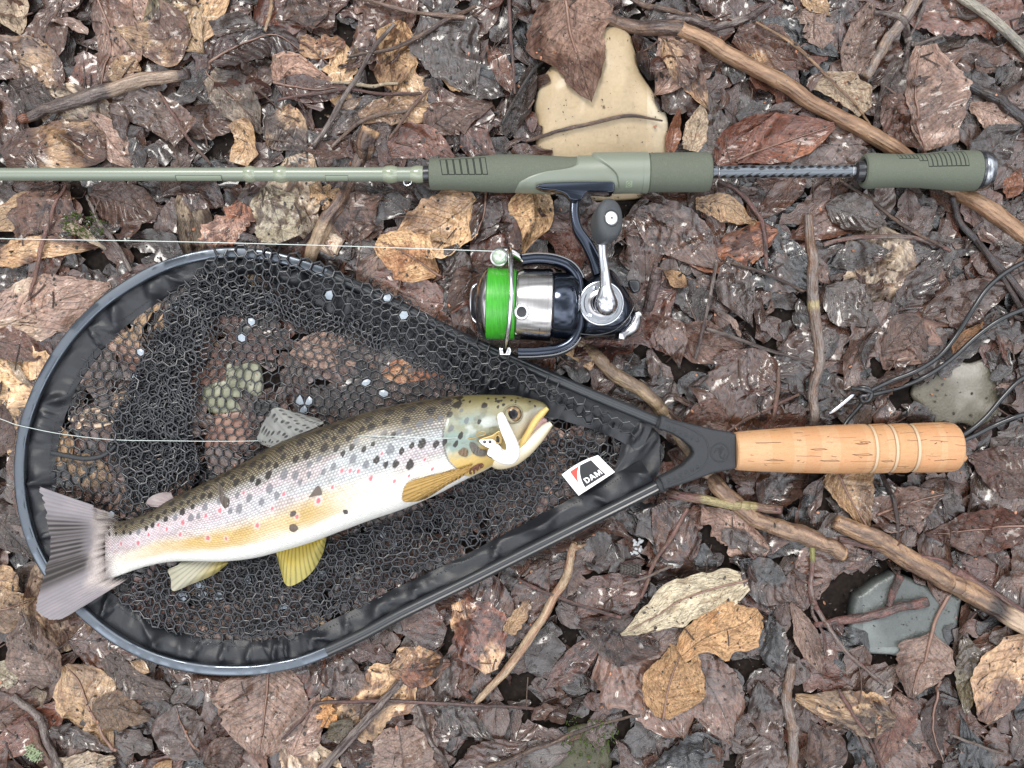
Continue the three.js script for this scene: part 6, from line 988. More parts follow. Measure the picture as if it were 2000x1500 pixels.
  const headBank = [[1010, 860], [1080, 838], [1150, 838], [1212, 880], [1200, 924], [1140, 900], [1080, 880], [1020, 906], [960, 940], [920, 950]];
  hexLayer('net_mesh', headBank, 21, 0.35, (x, y) => [x + 14 * nz(x, y, 40, 61), y + 14 * nz(x, y, 40, 62)], (x, y) => 26 + 12 * vnoise(x / 20, y / 20, 63), 2.2);
  // water held in some of the cells; its pale colour stands in for reflected sky
  const wp = [], wi = [];
  for (const [v, b] of films) { const c = v.reduce((q, p) => q.add(p), new THREE.Vector3()).divideScalar(6), o = wp.length / 3; wp.push(c.x, c.y + 1.6, c.z); for (let ring = 0; ring < 2; ring++) for (const p of v) { const q = c.clone().lerp(p, (ring ? 0.62 : 0.34) * (0.75 + 0.75 * vnoise(p.x, p.z, 3))); wp.push(q.x, q.y + (ring ? 0 : 1.1), q.z); } for (let k = 0; k < 6; k++) { const n = (k + 1) % 6; wi.push(o, o + 1 + k, o + 1 + n, o + 1 + k, o + 7 + k, o + 1 + n, o + 1 + n, o + 7 + k, o + 7 + n); } }
  const wg = new THREE.BufferGeometry(); wg.setAttribute('position', new THREE.Float32BufferAttribute(wp, 3)); wg.setIndex(wi); wg.computeVertexNormals();
  const wm = part(NET, 'water_film', wg, phys({ color: rgb(0.46, 0.53, 0.6), roughness: 0.3, clearcoat: 0.6, clearcoatRoughness: 0.1, transmission: 0.4, thickness: 0 })); wm.userData.kind = 'stuff';
  // loop of cord sewn in at the far end
  part(NET, 'cord_loop', tube([[100, 884], [130, 890], [170, 896], [205, 888], [226, 870]].map(([x, y]) => at(x, y, 34)), [4.5, 5, 5, 4, 3], 30, 8), blackMatt);

  // ---------------------------------------------------------------- yoke, cork handle, sewn label
  const yh = 60, yo = [[1292, 812], [1318, 820], [1392, 838], [1428, 844], [1438, 848], [1440, 880], [1439, 914], [1430, 918], [1396, 924], [1340, 944], [1298, 957], [1289, 934], [1312, 922], [1334, 910], [1352, 892], [1356, 884], [1351, 874], [1334, 859], [1312, 846], [1287, 838]];
  const yokeMat = phys({ color: rgb(0.028, 0.03, 0.034), roughness: 0.48, bumpMap: noiseBump, bumpScale: 0.0002 });
  const yoke = part(NET, 'yoke', plate(plan(yo, 82), 42, 40, 5), yokeMat);
  const ridge = [[1300, 820], [1340, 834], [1376, 856], [1384, 884], [1376, 908], [1344, 930], [1304, 946]].map(([x, y]) => at(x, y, 82)); ridge.forEach(p => p.y = 81.6);
  part(yoke, 'raised_rib', tube(ridge, [1.6], 50, 8), yokeMat);
  for (let i = 0; i < 6; i++) { const y0 = 0.12 + i * 0.07; for (const up of [0, 1]) { const [x, y] = up ? [lerp(1306, 1362, i / 5), lerp(834, 860, i / 5)] : [lerp(1306, 1362, i / 5), lerp(938, 912, i / 5)]; const p = at(x, y, 82); part(yoke, 'grip_notch', turned(new THREE.Vector3(p.x, 80.5, p.z), new THREE.Vector3(p.x, 83, p.z), [[0, 4.2], [1.6, 3.8], [2.2, 0.1]], 12, 0), yokeMat); } }
  { const c = at(1406, 884, 82), ring = []; for (let i = 0; i <= 40; i++) { const a = i / 40 * 6.283; ring.push(new THREE.Vector3(c.x + 16.5 * Math.cos(a), 82, c.z + 17.5 * Math.sin(a))); } part(yoke, 'emblem_ring', tube(ring, [1.2], 60, 8, { cap: 0 }), yokeMat);
    for (const path of [[[1396, 884], [1399, 878], [1406, 879], [1406, 889], [1412, 896], [1416, 888]], [[1400, 876], [1414, 877]], [[1410, 872], [1409, 886]]]) part(yoke, 'emblem_line', tube(path.map(([x, y]) => { const p = at(x, y, 82); p.y = 82.2; return p; }), [1.1], 24, 6), yokeMat); }
  for (const [a, b] of [[[1286, 822], [1300, 829]], [[1286, 950], [1300, 943]]]) part(NET, 'arm_socket', tube([at(a[0], a[1], 57), at(b[0], b[1], 60)], [14.5], 6, 20), yokeMat);
  const corkTex = canvasTexture(1024, 1024, (c, w, h) => {
    c.fillStyle = '#d8ab80'; c.fillRect(0, 0, w, h); const r = rng(77);
    for (let i = 0; i < 16000; i++) { const g = r(); c.fillStyle = g < 0.5 ? `rgba(120,70,40,${0.1 + r() * 0.2})` : `rgba(255,215,170,${0.1 + r() * 0.2})`; c.fillRect(r() * w, r() * h, 1 + r() * 6, 1 + r() * 2); }
    for (let i = 0; i < 2600; i++) { const g = r(); c.fillStyle = `rgba(${200 + g * 45},${135 + g * 55},${85 + g * 55},0.16)`; c.beginPath(); c.ellipse(r() * w, r() * h, 4 + r() * 26, 2 + r() * 10, 0, 0, 7); c.fill(); }
    for (const x of [150, 300, 452, 600, 700, 820, 930]) { c.fillStyle = `rgba(${170 + r() * 40},${100 + r() * 40},60,0.16)`; c.fillRect(x, 0, 60 + r() * 60, h); }
    for (let i = 0; i < 230; i++) { const x = clamp(Math.round(r() * 9) / 9 + (r() - 0.5) * 0.16) * w, y = (Math.round(r() * 7) / 7 + (r() - 0.5) * 0.2) * h, L = 8 + Math.pow(r(), 3) * 150; c.strokeStyle = `rgba(52,32,22,${0.25 + r() * r() * 0.75})`; c.lineWidth = 1.5 + r() * 4; c.beginPath(); c.moveTo(x, y); let X = x, Y = y; for (let k = 0; k < 5; k++) { X += L / 5; Y += (r() - 0.5) * 7; c.lineTo(X, Y); } c.stroke(); if (r() < 0.3) { c.beginPath(); c.moveTo(x + L * r(), y); c.lineTo(x + L * r(), y + (r() - 0.5) * 40); c.lineWidth = 1; c.stroke(); } }
    for (let i = 0; i < 26; i++) { const x = r() * w, y = r() * h, L = 30 + r() * 60, t = 5 + r() * 9; c.strokeStyle = 'rgba(66,40,26,0.9)'; c.lineWidth = 2.6; c.beginPath(); c.moveTo(x, y); c.lineTo(x + L * 0.3, y - t); c.lineTo(x + L, y - t * 0.5); c.lineTo(x + L * 0.8, y + t * 0.4); c.closePath(); c.stroke(); }
  });
  corkTex.wrapS = corkTex.wrapT = THREE.RepeatWrapping;
  const corkMat = phys({ map: corkTex, roughness: 0.55, bumpMap: corkTex, bumpScale: 0.0003, color: rgb(0.72, 0.7, 0.68) });
  const hy = 62, kk = S(hy), cA = at(1434, 881, hy), cB = at(1868, 873, hy), cl = cA.distanceTo(cB) / 434;
  const cork = part(NET, 'cork_handle', turned(cA, cB, [[0, 8], [0, 34], [3, 37], [30, 39.5], [80, 42.5], [140, 45.5], [200, 47.5], [252, 48.2], [257, 47.6], [260, 45.6], [264, 45.6], [267, 47.8], [290, 48.4], [295, 47.8], [298, 45.4], [303, 45.4], [306, 47.8], [332, 48.4], [336, 47.8], [340, 45], [345, 45], [349, 48], [380, 48.8], [406, 48.8], [421, 48], [428, 46], [432, 42.5], [434, 37], [434.8, 30], [435, 4]].map(([d, r]) => [d * cl, r * kk]), 72, 0.5), corkMat);
  const pale = phys({ color: rgb(0.5, 0.375, 0.25), roughness: 0.5 });
  for (const d of [262, 300.5, 342.5]) { const c = cA.clone().lerp(cB, d / 434), u = cB.clone().sub(cA).normalize(); part(cork, 'turned_groove', turned(c.clone().addScaledVector(u, -2.6), c.clone().addScaledVector(u, 2.6), [[0, 46.9], [1.2, 46.1], [2.6, 45.8], [4, 46.1], [5.2, 46.9]].map(([q, r]) => [q, r * kk]), 72, 0), pale); }
  part(NET, 'cord_stub', tube([at(1862, 886, 60), at(1874, 890, 58), at(1884, 896, 54)], [10, 9, 7], 14, 12, { lump: (t, a) => 1 + 0.3 * (vnoise(t * 4, a, 4) - 0.5) }), corkMat);
  const tag = canvasTexture(256, 192, (c, w, h) => {
    c.fillStyle = '#eceae8'; c.fillRect(0, 0, w, h);
    c.fillStyle = '#15171c'; c.beginPath(); c.moveTo(62, 168); c.quadraticCurveTo(70, 80, 118, 18); c.lineTo(196, 18); c.lineTo(206, 168); c.closePath(); c.fill();
    c.fillStyle = '#d8453a'; c.beginPath(); c.moveTo(46, 122); c.quadraticCurveTo(60, 60, 110, 18); c.lineTo(48, 18); c.closePath(); c.fill();
    c.fillStyle = '#f4f4f4'; c.font = 'bold 58px sans-serif'; c.textAlign = 'center'; c.fillText('DAM', 140, 150, 122);
    c.fillRect(60, 176, 130, 5);
  });
  const tq = [[1097, 927], [1168, 889], [1201, 922], [1130, 968]];
  part(NET, 'sewn_label', gridGeo(18, 14, (u, v) => { const a = [lerp(tq[0][0], tq[1][0], u), lerp(tq[0][1], tq[1][1], u) + 8 * Math.sin(u * 3.14) * (1 - v) * -0.6], b = [lerp(tq[3][0], tq[2][0], u), lerp(tq[3][1], tq[2][1], u)]; const p = at(lerp(a[0], b[0], v), lerp(a[1], b[1], v), 52 + 3 * Math.sin(u * 4) + 3 * v); return { p: [p.x, p.y, p.z], uv: [u, 1 - v] }; }), phys({ map: tag, roughness: 0.5, color: rgb(0.95, 0.95, 0.95) }), 'white label with red and black print reading DAM');
}

// ------------------------------------------------------------------ brown trout
const TR = thing('brown_trout', 'spotted brown trout lying on its side in the landing net, lure in its mouth', 'fish', at(600, 950, 18));
{
  // stations from snout to tail stem: [x, y of the back], [x, y of the belly], half thickness
  const st = [[1071, 795, 1064, 806, 6], [1062, 787, 1050, 818, 14], [1046, 781, 1034, 845, 22], [1028, 777, 1014, 870, 30], [1004, 772, 990, 892, 36], [968, 771, 955, 914, 42], [930, 771, 905, 938, 47], [880, 774, 850, 966, 52], [810, 784, 790, 991, 56], [740, 798, 728, 1012, 58], [680, 817, 672, 1033, 57], [610, 840, 612, 1056, 54], [550, 863, 556, 1073, 49], [490, 896, 500, 1088, 43], [430, 927, 442, 1096, 36], [380, 952, 392, 1097, 31], [330, 977, 342, 1098, 26], [290, 999, 302, 1104, 22], [250, 1016, 262, 1115, 18], [226, 1021, 232, 1126, 12], [212, 1020, 216, 1132, 8], [200, 1019, 203, 1137, 5], [190, 1020, 192, 1140, 2.5]];
  const n = st.length - 1, col = k => st.map(s => s[k]), X0 = col(0), Y0 = col(1), X1 = col(2), Y1 = col(3), TH = col(4);
  const station = s => [lut(X0, s), lut(Y0, s), lut(X1, s), lut(Y1, s), lut(TH, s)];
  const px = (s, th) => { const [a, b, c, d] = station(s), t = (1 - Math.cos(th)) / 2; return [lerp(a, c, t), lerp(b, d, t)]; };
  const arc = [0]; for (let i = 1; i <= 400; i++) { const q = (k) => { const [a, b, c, d] = station(k / 400); return [(a + c) / 2, (b + d) / 2]; }, A = q(i - 1), B = q(i); arc.push(arc[i - 1] + Math.hypot(B[0] - A[0], B[1] - A[1])); }
  const len = s => lut(arc, s), back = 26;                                  // height of the lying side above the ground
  const gill = (x, y) => { const t = clamp((y - 790) / 140), e = 872 + 26 * Math.pow(Math.abs(t - 0.42) * 1.9, 2) + (t > 0.75 ? 60 * (t - 0.75) : 0); return x - e; };   // > 0 in front of the gill cover's edge
  const hOf = (s, th) => { const [, , , , t] = station(s), [x, y] = px(s, th), up = Math.sin(th); const h = 34 + t + (up > 0 ? t * 0.98 * Math.pow(up, 0.85) : t * 0.62 * up); const g = gill(x, y); return h + (up > 0 ? 2.6 * up * smooth(-1, 1.5, g) * smooth(75, 30, g) : 0); };
  // ---- skin: everything is placed on the fish itself (s along it, th around it)
  const R = rng(55), spots = [];
  const inv = (x, y) => { let best = [0, 0], bd = 1e9; for (let i = 0; i <= 160; i++) { const s = i / 160, [a, b, c, d] = station(s), dx = c - a, dy = d - b, t = ((x - a) * dx + (y - b) * dy) / (dx * dx + dy * dy), q = Math.hypot(a + dx * t - x, b + dy * t - y); if (q < bd && t > -0.05 && t < 1.05) { bd = q; best = [s, Math.acos(clamp(1 - 2 * t, -1, 1))]; } } return best; };
  const spot = (x, y, r, kind) => { const [s, th] = inv(x, y); const hh = Math.hypot(lut(X1, s) - lut(X0, s), lut(Y1, s) - lut(Y0, s)) / 2; spots.push([s, th, r * (kind === 2 ? 0.85 : 0.9), kind, hh, len(s)]); };
  for (const [x, y, r] of [[946, 790, 8], [973, 783, 5], [985, 776, 4], [936, 821, 5], [904, 847, 6.5], [875, 860, 6], [893, 863, 6], [1034, 784, 3.5], [861, 864, 7.5], [831, 861, 9], [810, 901, 9], [784, 900, 7.5], [768, 901, 6], [747, 892, 7.5], [794, 875, 6.5], [810, 865, 6], [700, 868, 7], [680, 880, 6], [722, 872, 6], [742, 862, 5], [775, 845, 6], [765, 822, 7], [720, 835, 7], [690, 852, 7]]) spot(x, y, r, 0);
  for (const [x, y, r] of [[915, 819, 6.5], [887, 834, 7], [850, 820, 8], [822, 824, 8], [805, 838, 7], [790, 840, 7], [868, 815, 7], [905, 800, 5], [740, 850, 7], [712, 858, 7], [670, 905, 7], [650, 915, 6], [640, 890, 7], [620, 920, 6], [600, 935, 6]]) spot(x, y, r, 1);
  for (const [x, y, r] of [[736, 926, 6.5], [777, 932, 5], [848, 910, 5], [715, 913, 5], [696, 912, 5], [680, 912, 5], [638, 968, 7], [666, 943, 5], [640, 969, 6], [597, 1000, 5.5], [518, 1018, 6], [455, 1046, 4.5], [415, 1046, 6], [413, 1003, 5], [439, 992, 6], [366, 1017, 6], [357, 1041, 5], [332, 1031, 4.5], [311, 1024, 5], [294, 1043, 4.5], [273, 1060, 5.5], [233, 1064, 4.5], [570, 957, 5], [490, 957, 4.5], [548, 985, 5], [806, 922, 4], [840, 892, 4], [760, 880, 4]]) spot(x, y, r, 2);
  for (let i = 0; i < 2600; i++) { // dark spots over back and flank
    const s = 0.3 + R() * 0.67, th = 0.12 + Math.pow(R(), 1.35) * (1.42 - 0.5 * smooth(0.55, 0.9, s)), [x, y] = px(s, th); let ok = true;
    const r = lerp(8.6, 4.6, smooth(0.4, 0.95, s)) * (0.8 + 0.4 * R()) * (th < 0.7 ? 1.06 : 0.9);
    for (const q of spots) { const ds = len(q[0]) - len(s), dt = (q[1] - th) * q[4] * 0.8; if (ds * ds + dt * dt < Math.pow((r + q[2]) * 1.06 + 2.6, 2)) ok = false; }
    if (ok) spots.push([s, th, r, th > 1.12 ? 1 : 0, Math.hypot(lut(X1, s) - lut(X0, s), lut(Y1, s) - lut(Y0, s)) / 2, len(s)]);
  }
  for (let i = 0; i < 20; i++) spot(895 + R() * 150, 776 + R() * 18, 2 + R() * 2, 0);
  const buckets = {}; for (const q of spots) { const k = Math.floor(q[0] * 60); for (const d of [-1, 0, 1]) (buckets[k + d] ??= []).push(q); }
  const scaleAt = (s, th) => { const a = len(s) / 7 + 0.9 * fbm(s * 30, th * 5, 2, 91), b = th * 19 + 0.9 * fbm(s * 30, th * 5, 2, 92); const row = Math.floor(b), fx = a + (row & 1) * 0.5, u = fx - Math.floor(fx) - 0.5, v = b - row - 0.5; return Math.max(0, 1 - Math.hypot(u * 1.5, v * 1.6)); };
  const C = { back: [0.08, 0.062, 0.034], olive: [0.17, 0.138, 0.085], flank: [0.52, 0.54, 0.55], lilac: [0.66, 0.56, 0.58], gold: [0.6, 0.4, 0.13], belly: [0.88, 0.86, 0.8], teal: [0.25, 0.32, 0.28], cheek: [0.62, 0.43, 0.14] };
  const skin = texture(2048, 1024, (u, v, o) => {
    const s = u, th = v * Math.PI, [x, y] = px(s, th), wob = 0.22 * (fbm(s * 22, th * 5, 4, 61) - 0.5), t = th / Math.PI + wob * 0.28;
    const body = smooth(0.24, 0.3, s), sc = scaleAt(s, th);
    let c = mix3(C.back, C.olive, smooth(0.1, 0.32, t)); c = mix3(c, C.flank, smooth(0.27, 0.44, t));
    const lil = smooth(0.45, 0.75, s) * smooth(0.3, 0.42, t); c = mix3(c, C.lilac, lil * 0.9);
    const goldZone = smooth(0.5, 0.62, t) * smooth(0.84, 0.66, t) * (0.12 + 0.8 * smooth(0.4, 0.5, s) * smooth(0.9, 0.7, s)) * (0.85 + 0.2 * smooth(0.3, 0.65, fbm(s * 18, th * 3, 4, 66)));
    c = mix3(c, C.belly, smooth(0.5, 0.62, t)); c = mix3(c, C.gold, clamp(goldZone)); c = mix3(c, C.belly, smooth(0.7, 0.8, t));
    c = mix3(c, mix3([0.3, 0.25, 0.24], mix3(C.lilac, C.belly, 0.3).map(q => q * 0.75), smooth(0.12, 0.4, t)), smooth(0.88, 0.96, s) * 0.8);
    const pinkish = smooth(0.5, 0.7, fbm(s * 20, th * 4, 3, 71)) * smooth(0.3, 0.4, t) * smooth(0.62, 0.5, t); c = mix3(c, [0.62, 0.46, 0.47], pinkish * 0.45); c = mix3(c, c.map((q, i) => q * [0.8, 0.76, 0.72][i]), smooth(0.45, 0.7, fbm(s * 30, th * 7, 4, 75)) * smooth(0.75, 0.55, t) * 0.6);
    // head
    const g = gill(x, y), head = smooth(-1, 2, g);
    if (head > 0) {
      const hn = fbm(x / 34, y / 34, 4, 81); let hc = mix3([0.17, 0.14, 0.06], [0.3, 0.27, 0.15], smooth(0.12, 0.3, t));
      hc = mix3(hc, C.teal, smooth(0.24, 0.36, t) * smooth(1000, 930, x) * (0.35 + 0.65 * smooth(0.35, 0.6, fbm(x / 26 + 7, y / 26, 3, 83)))); hc = mix3(hc, [0.14, 0.12, 0.07], smooth(0.55, 0.72, fbm(x / 16, y / 16, 4, 85)) * 0.55 * smooth(0.62, 0.5, t)); hc = mix3(hc, [0.52, 0.55, 0.5], smooth(0.5, 0.68, hn) * smooth(0.3, 0.4, t));
      hc = mix3(hc, C.cheek, smooth(0.52, 0.64, t + 0.2 * (hn - 0.5))); hc = mix3(hc, [0.78, 0.72, 0.6], smooth(0.84, 0.94, t));
      hc = mix3(hc, [0.55, 0.5, 0.38], smooth(985, 1010, x) * smooth(0.3, 0.45, t) * 0.8); hc = mix3(hc, [0.5, 0.36, 0.1], smooth(1010, 1040, x) * smooth(0.62, 0.8, t));
      c = mix3(c, hc, head);
    }
    const edge = Math.exp(-Math.pow((g + 1.5) / 2.2, 2)) * smooth(0.14, 0.22, t) * smooth(0.9, 0.8, t); c = mix3(c, [0.1, 0.09, 0.06], edge * 0.75);
    // scales
    const k = (1 - head) * smooth(0.02, 0.12, t); const bk = smooth(0.42, 0.25, t); const shade = lerp(lerp(0.62, 0.42, bk), lerp(1.25, 2.1, bk), smooth(lerp(0.1, 0.3, bk), 0.9, sc)) * (0.86 + 0.28 * hash(Math.floor(len(s) / 7), Math.floor(th * 19), 3)); c = c.map(q => q * lerp(1, shade, k * lerp(1, 0.25, smooth(0.48, 0.72, t))));
    for (const q of buckets[Math.floor(s * 60)] || []) {
      const ds = len(s) - q[5], dt = (th - q[1]) * q[4] * 0.74, ang = Math.atan2(dt, ds), d = Math.hypot(ds, dt) / (q[2] * (0.95 + 0.07 * Math.sin(ang * 3 + q[0] * 900) + 0.34 * (vnoise(ds * 0.35 + 40, dt * 0.35 + q[2] * 7, 3) - 0.5)));
      if (d > 2.1) continue;
      if (q[3] === 2) { c = mix3(c, [0.7, 0.62, 0.62], smooth(2, 1.2, d) * 0.35); c = mix3(c, [0.55, 0.11, 0.14], smooth(1.0, 0.5, d) * 0.85); }
      else { if (!head) c = mix3(c, c.map(z => z * 1.12), smooth(1.9, 1.3, d) * 0.4); c = mix3(c, q[3] ? [0.13, 0.135, 0.15] : [0.022, 0.017, 0.013], smooth(1.15, 0.78, d) * (q[3] ? 0.78 : 0.96)); }
    }
    const w = 0.93 + 0.14 * vnoise(u * 300, v * 140, 9);
    for (let i = 0; i < 3; i++) o[i] = enc(Math.min(0.9, c[i] * w * 0.8));
  });
  const skinBump = texture(2048, 1024, (u, v, o) => { const s = u, th = v * Math.PI, [x, y] = px(s, th), head = smooth(-1, 2, gill(x, y)); o[0] = o[1] = o[2] = lerp(scaleAt(s, th), 0.5 + 0.5 * (fbm(x / 12, y / 12, 3, 5) - 0.5), head); }, false);
  const skinMat = phys({ map: skin, bumpMap: skinBump, bumpScale: 0.00035, roughness: 0.34, clearcoat: 0.35, clearcoatRoughness: 0.2, specularIntensity: 0.6 });
  const nT = 72;
  const body = gridGeo(300, nT, (u, v, i, j) => {
    const a = (j % nT) / nT * Math.PI * 2, s = Math.pow(u, 0.92), th = a, [x, y] = px(s, a <= Math.PI ? a : 2 * Math.PI - a), h = hOf(s, a), p = at(x, y, 70);
    return { p: [p.x, h, p.z], uv: [s, j === nT ? 0.0 : a <= Math.PI ? a / Math.PI : 2 - a / Math.PI] };
  }, { wrap: true });
  const bodyMesh = part(TR, 'body', body, skinMat);
  // ---- lower jaw, mouth, eye
  const skinC = (c, r = 0.35) => phys({ color: rgb(...c), roughness: r, clearcoat: 0.5, clearcoatRoughness: 0.15, bumpMap: noiseBump, bumpScale: 0.00015 });
  part(TR, 'lower_jaw', tube([[940, 880], [972, 896], [998, 890], [1025, 872], [1048, 852], [1066, 835], [1077, 827]].map(([x, y]) => at(x, y, 74)), [6, 20, 21, 19, 15, 10, 5], 50, 24, { flat: 1.35, tint: (t, a) => mix3([0.74, 0.66, 0.52], [0.62, 0.5, 0.26], smooth(0.5, 0.9, 0.5 + 0.5 * Math.sin(a)) * 0.6) }), phys({ vertexColors: true, roughness: 0.35, clearcoat: 0.5, clearcoatRoughness: 0.15 }), 'pale open lower jaw');
  part(TR, 'mouth_lining', tube([[1020, 862], [1040, 838], [1056, 822], [1068, 822]].map(([x, y]) => at(x, y, 72)), [10, 13, 9, 3], 24, 16), skinC([0.5, 0.3, 0.28], 0.25));
  part(TR, 'upper_lip', tube([[1070, 797], [1060, 806], [1046, 822], [1034, 842], [1022, 862], [1014, 874]].map(([x, y]) => at(x, y, 96)), [4, 6.5, 6.5, 6, 6, 3.5], 40, 14, { flat: 1.3 }), skinC([0.6, 0.42, 0.13]));
  const ec = at(1002, 809, 108), [es, eth] = inv(1002, 809), ey = hOf(es, eth);
  const dome = (cx, cy, y0, r, hgt, n = 36) => gridGeo(10, n, (u, v) => { const a = v * 6.283, p = at(cx + r * u * Math.cos(a), cy + r * u * Math.sin(a), 108); return { p: [p.x, y0 + hgt * Math.sqrt(Math.max(0, 1 - u * u)) - 0.02, p.z], uv: [u, v] }; }, { wrap: true });
  const irisTex = texture(128, 128, (u, v, o) => { const n = fbm(u * 4, v * 18, 3, 7); const c = u < 0.58 ? [0.01, 0.01, 0.012] : mix3([0.05, 0.04, 0.03], mix3([0.4, 0.27, 0.14], [0.09, 0.06, 0.035], n), smooth(0.58, 0.63, u) * smooth(1, 0.86, u)); for (let k = 0; k < 3; k++) o[k] = enc(c[k]); });
  const eye = part(TR, 'eye', dome(1002, 809, ey - 2, 16, 7), phys({ map: irisTex, roughness: 0.15, specularIntensity: 0.6 }));
  { const q = []; for (let i = 0; i <= 40; i++) { const a = i / 40 * 6.283; const X = 1002 + 18 * Math.cos(a), Y = 809 + 17 * Math.sin(a), [s, th] = inv(X, Y), p = at(X, Y, 104); p.y = hOf(s, th) + 0.6; q.push(p); } part(eye, 'eye_rim', tube(q, [2], 70, 8, { cap: 0 }), skinC([0.2, 0.17, 0.1])); }
  { const [s, th] = inv(1044, 794), p = at(1044, 794, 90); p.y = hOf(s, th) + 0.4; part(TR, 'nostril', turned(p.clone().setY(p.y - 1), p.clone().setY(p.y + 1), [[0, 3], [1.5, 2.6], [2, 0.1]], 14, 0), skinC([0.03, 0.025, 0.02])); }
  // ---- fins: a fan of rays from a base line to an outer line
  const TRH = (x, y) => { const [s, th] = inv(x, y); return hOf(s, th); };
  const fin = (name, base, outer, hb, ho, texFn, opt = {}) => {
    const b = spline(base.map(([x, y]) => new THREE.Vector3(x, y, 0))), e = spline(outer.map(([x, y]) => new THREE.Vector3(x, y, 0))), nr = opt.rays ?? 14;
    const nu = 26, nv = nr * 6, hs = []; const tex = texture(256, 256, texFn);
    const top = gridGeo(nu, nv, (u, v) => {
      const p0 = b.getPoint(v), p1 = e.getPoint(v), bend = (opt.bend ?? 0) * Math.sin(u * 3.14), jg = opt.edge ? 1 + 0.035 * (vnoise(v * 46, 1, 3) + 0.6 * vnoise(v * 130, 2, 3) - 0.8) : 1, X = lerp(p0.x, p1.x, u * jg) + bend, Y = lerp(p0.y, p1.y, u * jg), ray = Math.pow(0.5 + 0.5 * Math.cos(v * nr * 6.283), 2);
      const H0 = typeof hb === 'function' ? hb(v) : hb, H1 = typeof ho === 'function' ? ho(v) : ho, h = lerp(H0, H1, u) + (opt.arch ?? 4) * Math.sin(u * 3.14) + (opt.ridge ?? 0.7) * ray * (1 - 0.6 * u) + (opt.wave ?? 2) * Math.sin(v * 9 + u * 3) * u;
      const jag = 1; const q = at(X, Y, (H0 + H1) / 2); return { p: [q.x, opt.onBody && X > (opt.edge ? 190 : 0) ? Math.max(h, TRH(X, Y) + (opt.edge ? 0.6 : 3) + (opt.ridge ?? 0.7) * ray) : h * jag, q.z], uv: [u, v] };
    });
    const P = top.attributes.position, g2 = top.clone(), N = top.attributes.normal, Q = g2.attributes.position;   // second face below: the fin has thickness
    for (let i = 0; i < P.count; i++) { const u = Math.floor(i / (nv + 1)) / nu; Q.setY(i, P.getY(i) - lerp(opt.edge ? 0.4 : 3, 0.5, u)); }
    const I = g2.index; for (let i = 0; i < I.count; i += 3) { const a = I.getX(i); I.setX(i, I.getX(i + 1)); I.setX(i + 1, a); } g2.computeVertexNormals();
    return part(TR, name, mergeGeometries([top, g2]), phys({ map: tex, roughness: opt.rough ?? 0.4, clearcoat: 0.05, clearcoatRoughness: 0.2, specularIntensity: 0.4, ...(opt.fade ? { alphaMap: texture(128, 256, (u, v, o) => { o[0] = o[1] = o[2] = smooth(opt.fade - 0.16, opt.fade + 0.08, u + 0.16 * (vnoise(v * 70, u * 3, 5) - 0.5)); }, false), transparent: true } : {}) }), opt.label);
  };
  const rayTint = (v, nr, u, s) => { const f = 0.5 + 0.5 * Math.cos(v * nr * 6.283 * (1 + 0)); return Math.pow(f, 3) * (0.7 + 0.6 * (vnoise(u * 8, v * 40, s))); };
  const put3 = (o, c) => { for (let k = 0; k < 3; k++) o[k] = enc(clamp(c[k], 0.003, 0.9)); };
  fin('tail_fin', [[262, 1013], [236, 1026], [226, 1072], [236, 1118], [262, 1123]], [[79, 950], [86, 985], [95, 1030], [99, 1072], [90, 1120], [76, 1175], [82, 1198], [116, 1208], [168, 1182]], 41, v => lerp(46, 60, smooth(0.4, 0.8, v)), (u, v, o) => {
    const r = rayTint(v, 31, u, 3), n = fbm(u * 6, v * 12, 4, 8), d = smooth(0.36, 0.62, u) * smooth(0.56, 0.46, v) * smooth(0.12, 0.26, v); let c = mix3([0.25, 0.22, 0.23], [0.17, 0.16, 0.175], n); c = mix3(c, [0.09, 0.08, 0.085], smooth(0.14, 0.26, v) * smooth(0.62, 0.5, v) * 0.6);
    c = mix3(c, [0.022, 0.018, 0.017], clamp(d * (0.3 + 1.1 * Math.pow(rayTint(v * 1.7, 22, u, 9), 0.35)) * (0.6 + 0.5 * vnoise(u * 5, v * 16, 12)) + smooth(0.42, 0.52, v) * smooth(0.62, 0.54, v) * smooth(0.15, 0.5, u) * 0.9)); c = mix3(c, [0.14, 0.12, 0.115], r * 0.45); c = mix3(c, mix3([0.2, 0.17, 0.155], [0.36, 0.31, 0.29], smooth(0.05, 0.6, v)).map(q => q * (0.85 + 0.3 * vnoise(u * 90, v * 110, 4))), smooth(0.46, 0.26, u + 0.2 * (n - 0.5))); put3(o, c);
  }, { rays: 31, arch: 3, fade: 0.25, onBody: true, edge: 1, label: 'broad forked grey tail fin' });
  fin('dorsal_fin', [[634, 826], [610, 838], [580, 850], [552, 864], [532, 874]], [[622, 818], [590, 810], [560, 801], [534, 797], [515, 822], [500, 858], [508, 868]], 92, v => 78, (u, v, o) => {
    let c = mix3([0.13, 0.13, 0.12], [0.22, 0.222, 0.21], fbm(u * 5, v * 8, 3, 4)); const gx = u * 7 + v * 3, gy = v * 6 - u * 1.2, cx = Math.floor(gx), cy = Math.floor(gy), d = Math.hypot(gx - cx - 0.3 - 0.4 * hash(cx, cy, 1), (gy - cy - 0.3 - 0.4 * hash(cx, cy, 2)) * 1.4);
    c = mix3(c, [0.03, 0.03, 0.03], smooth(0.36, 0.22, d)); c = mix3(c, [0.12, 0.12, 0.11], rayTint(v, 12, u, 5) * 0.45); put3(o, c);
  }, { rays: 12, arch: 2, wave: 1, rough: 0.6, label: 'grey dorsal fin with dark spots' });
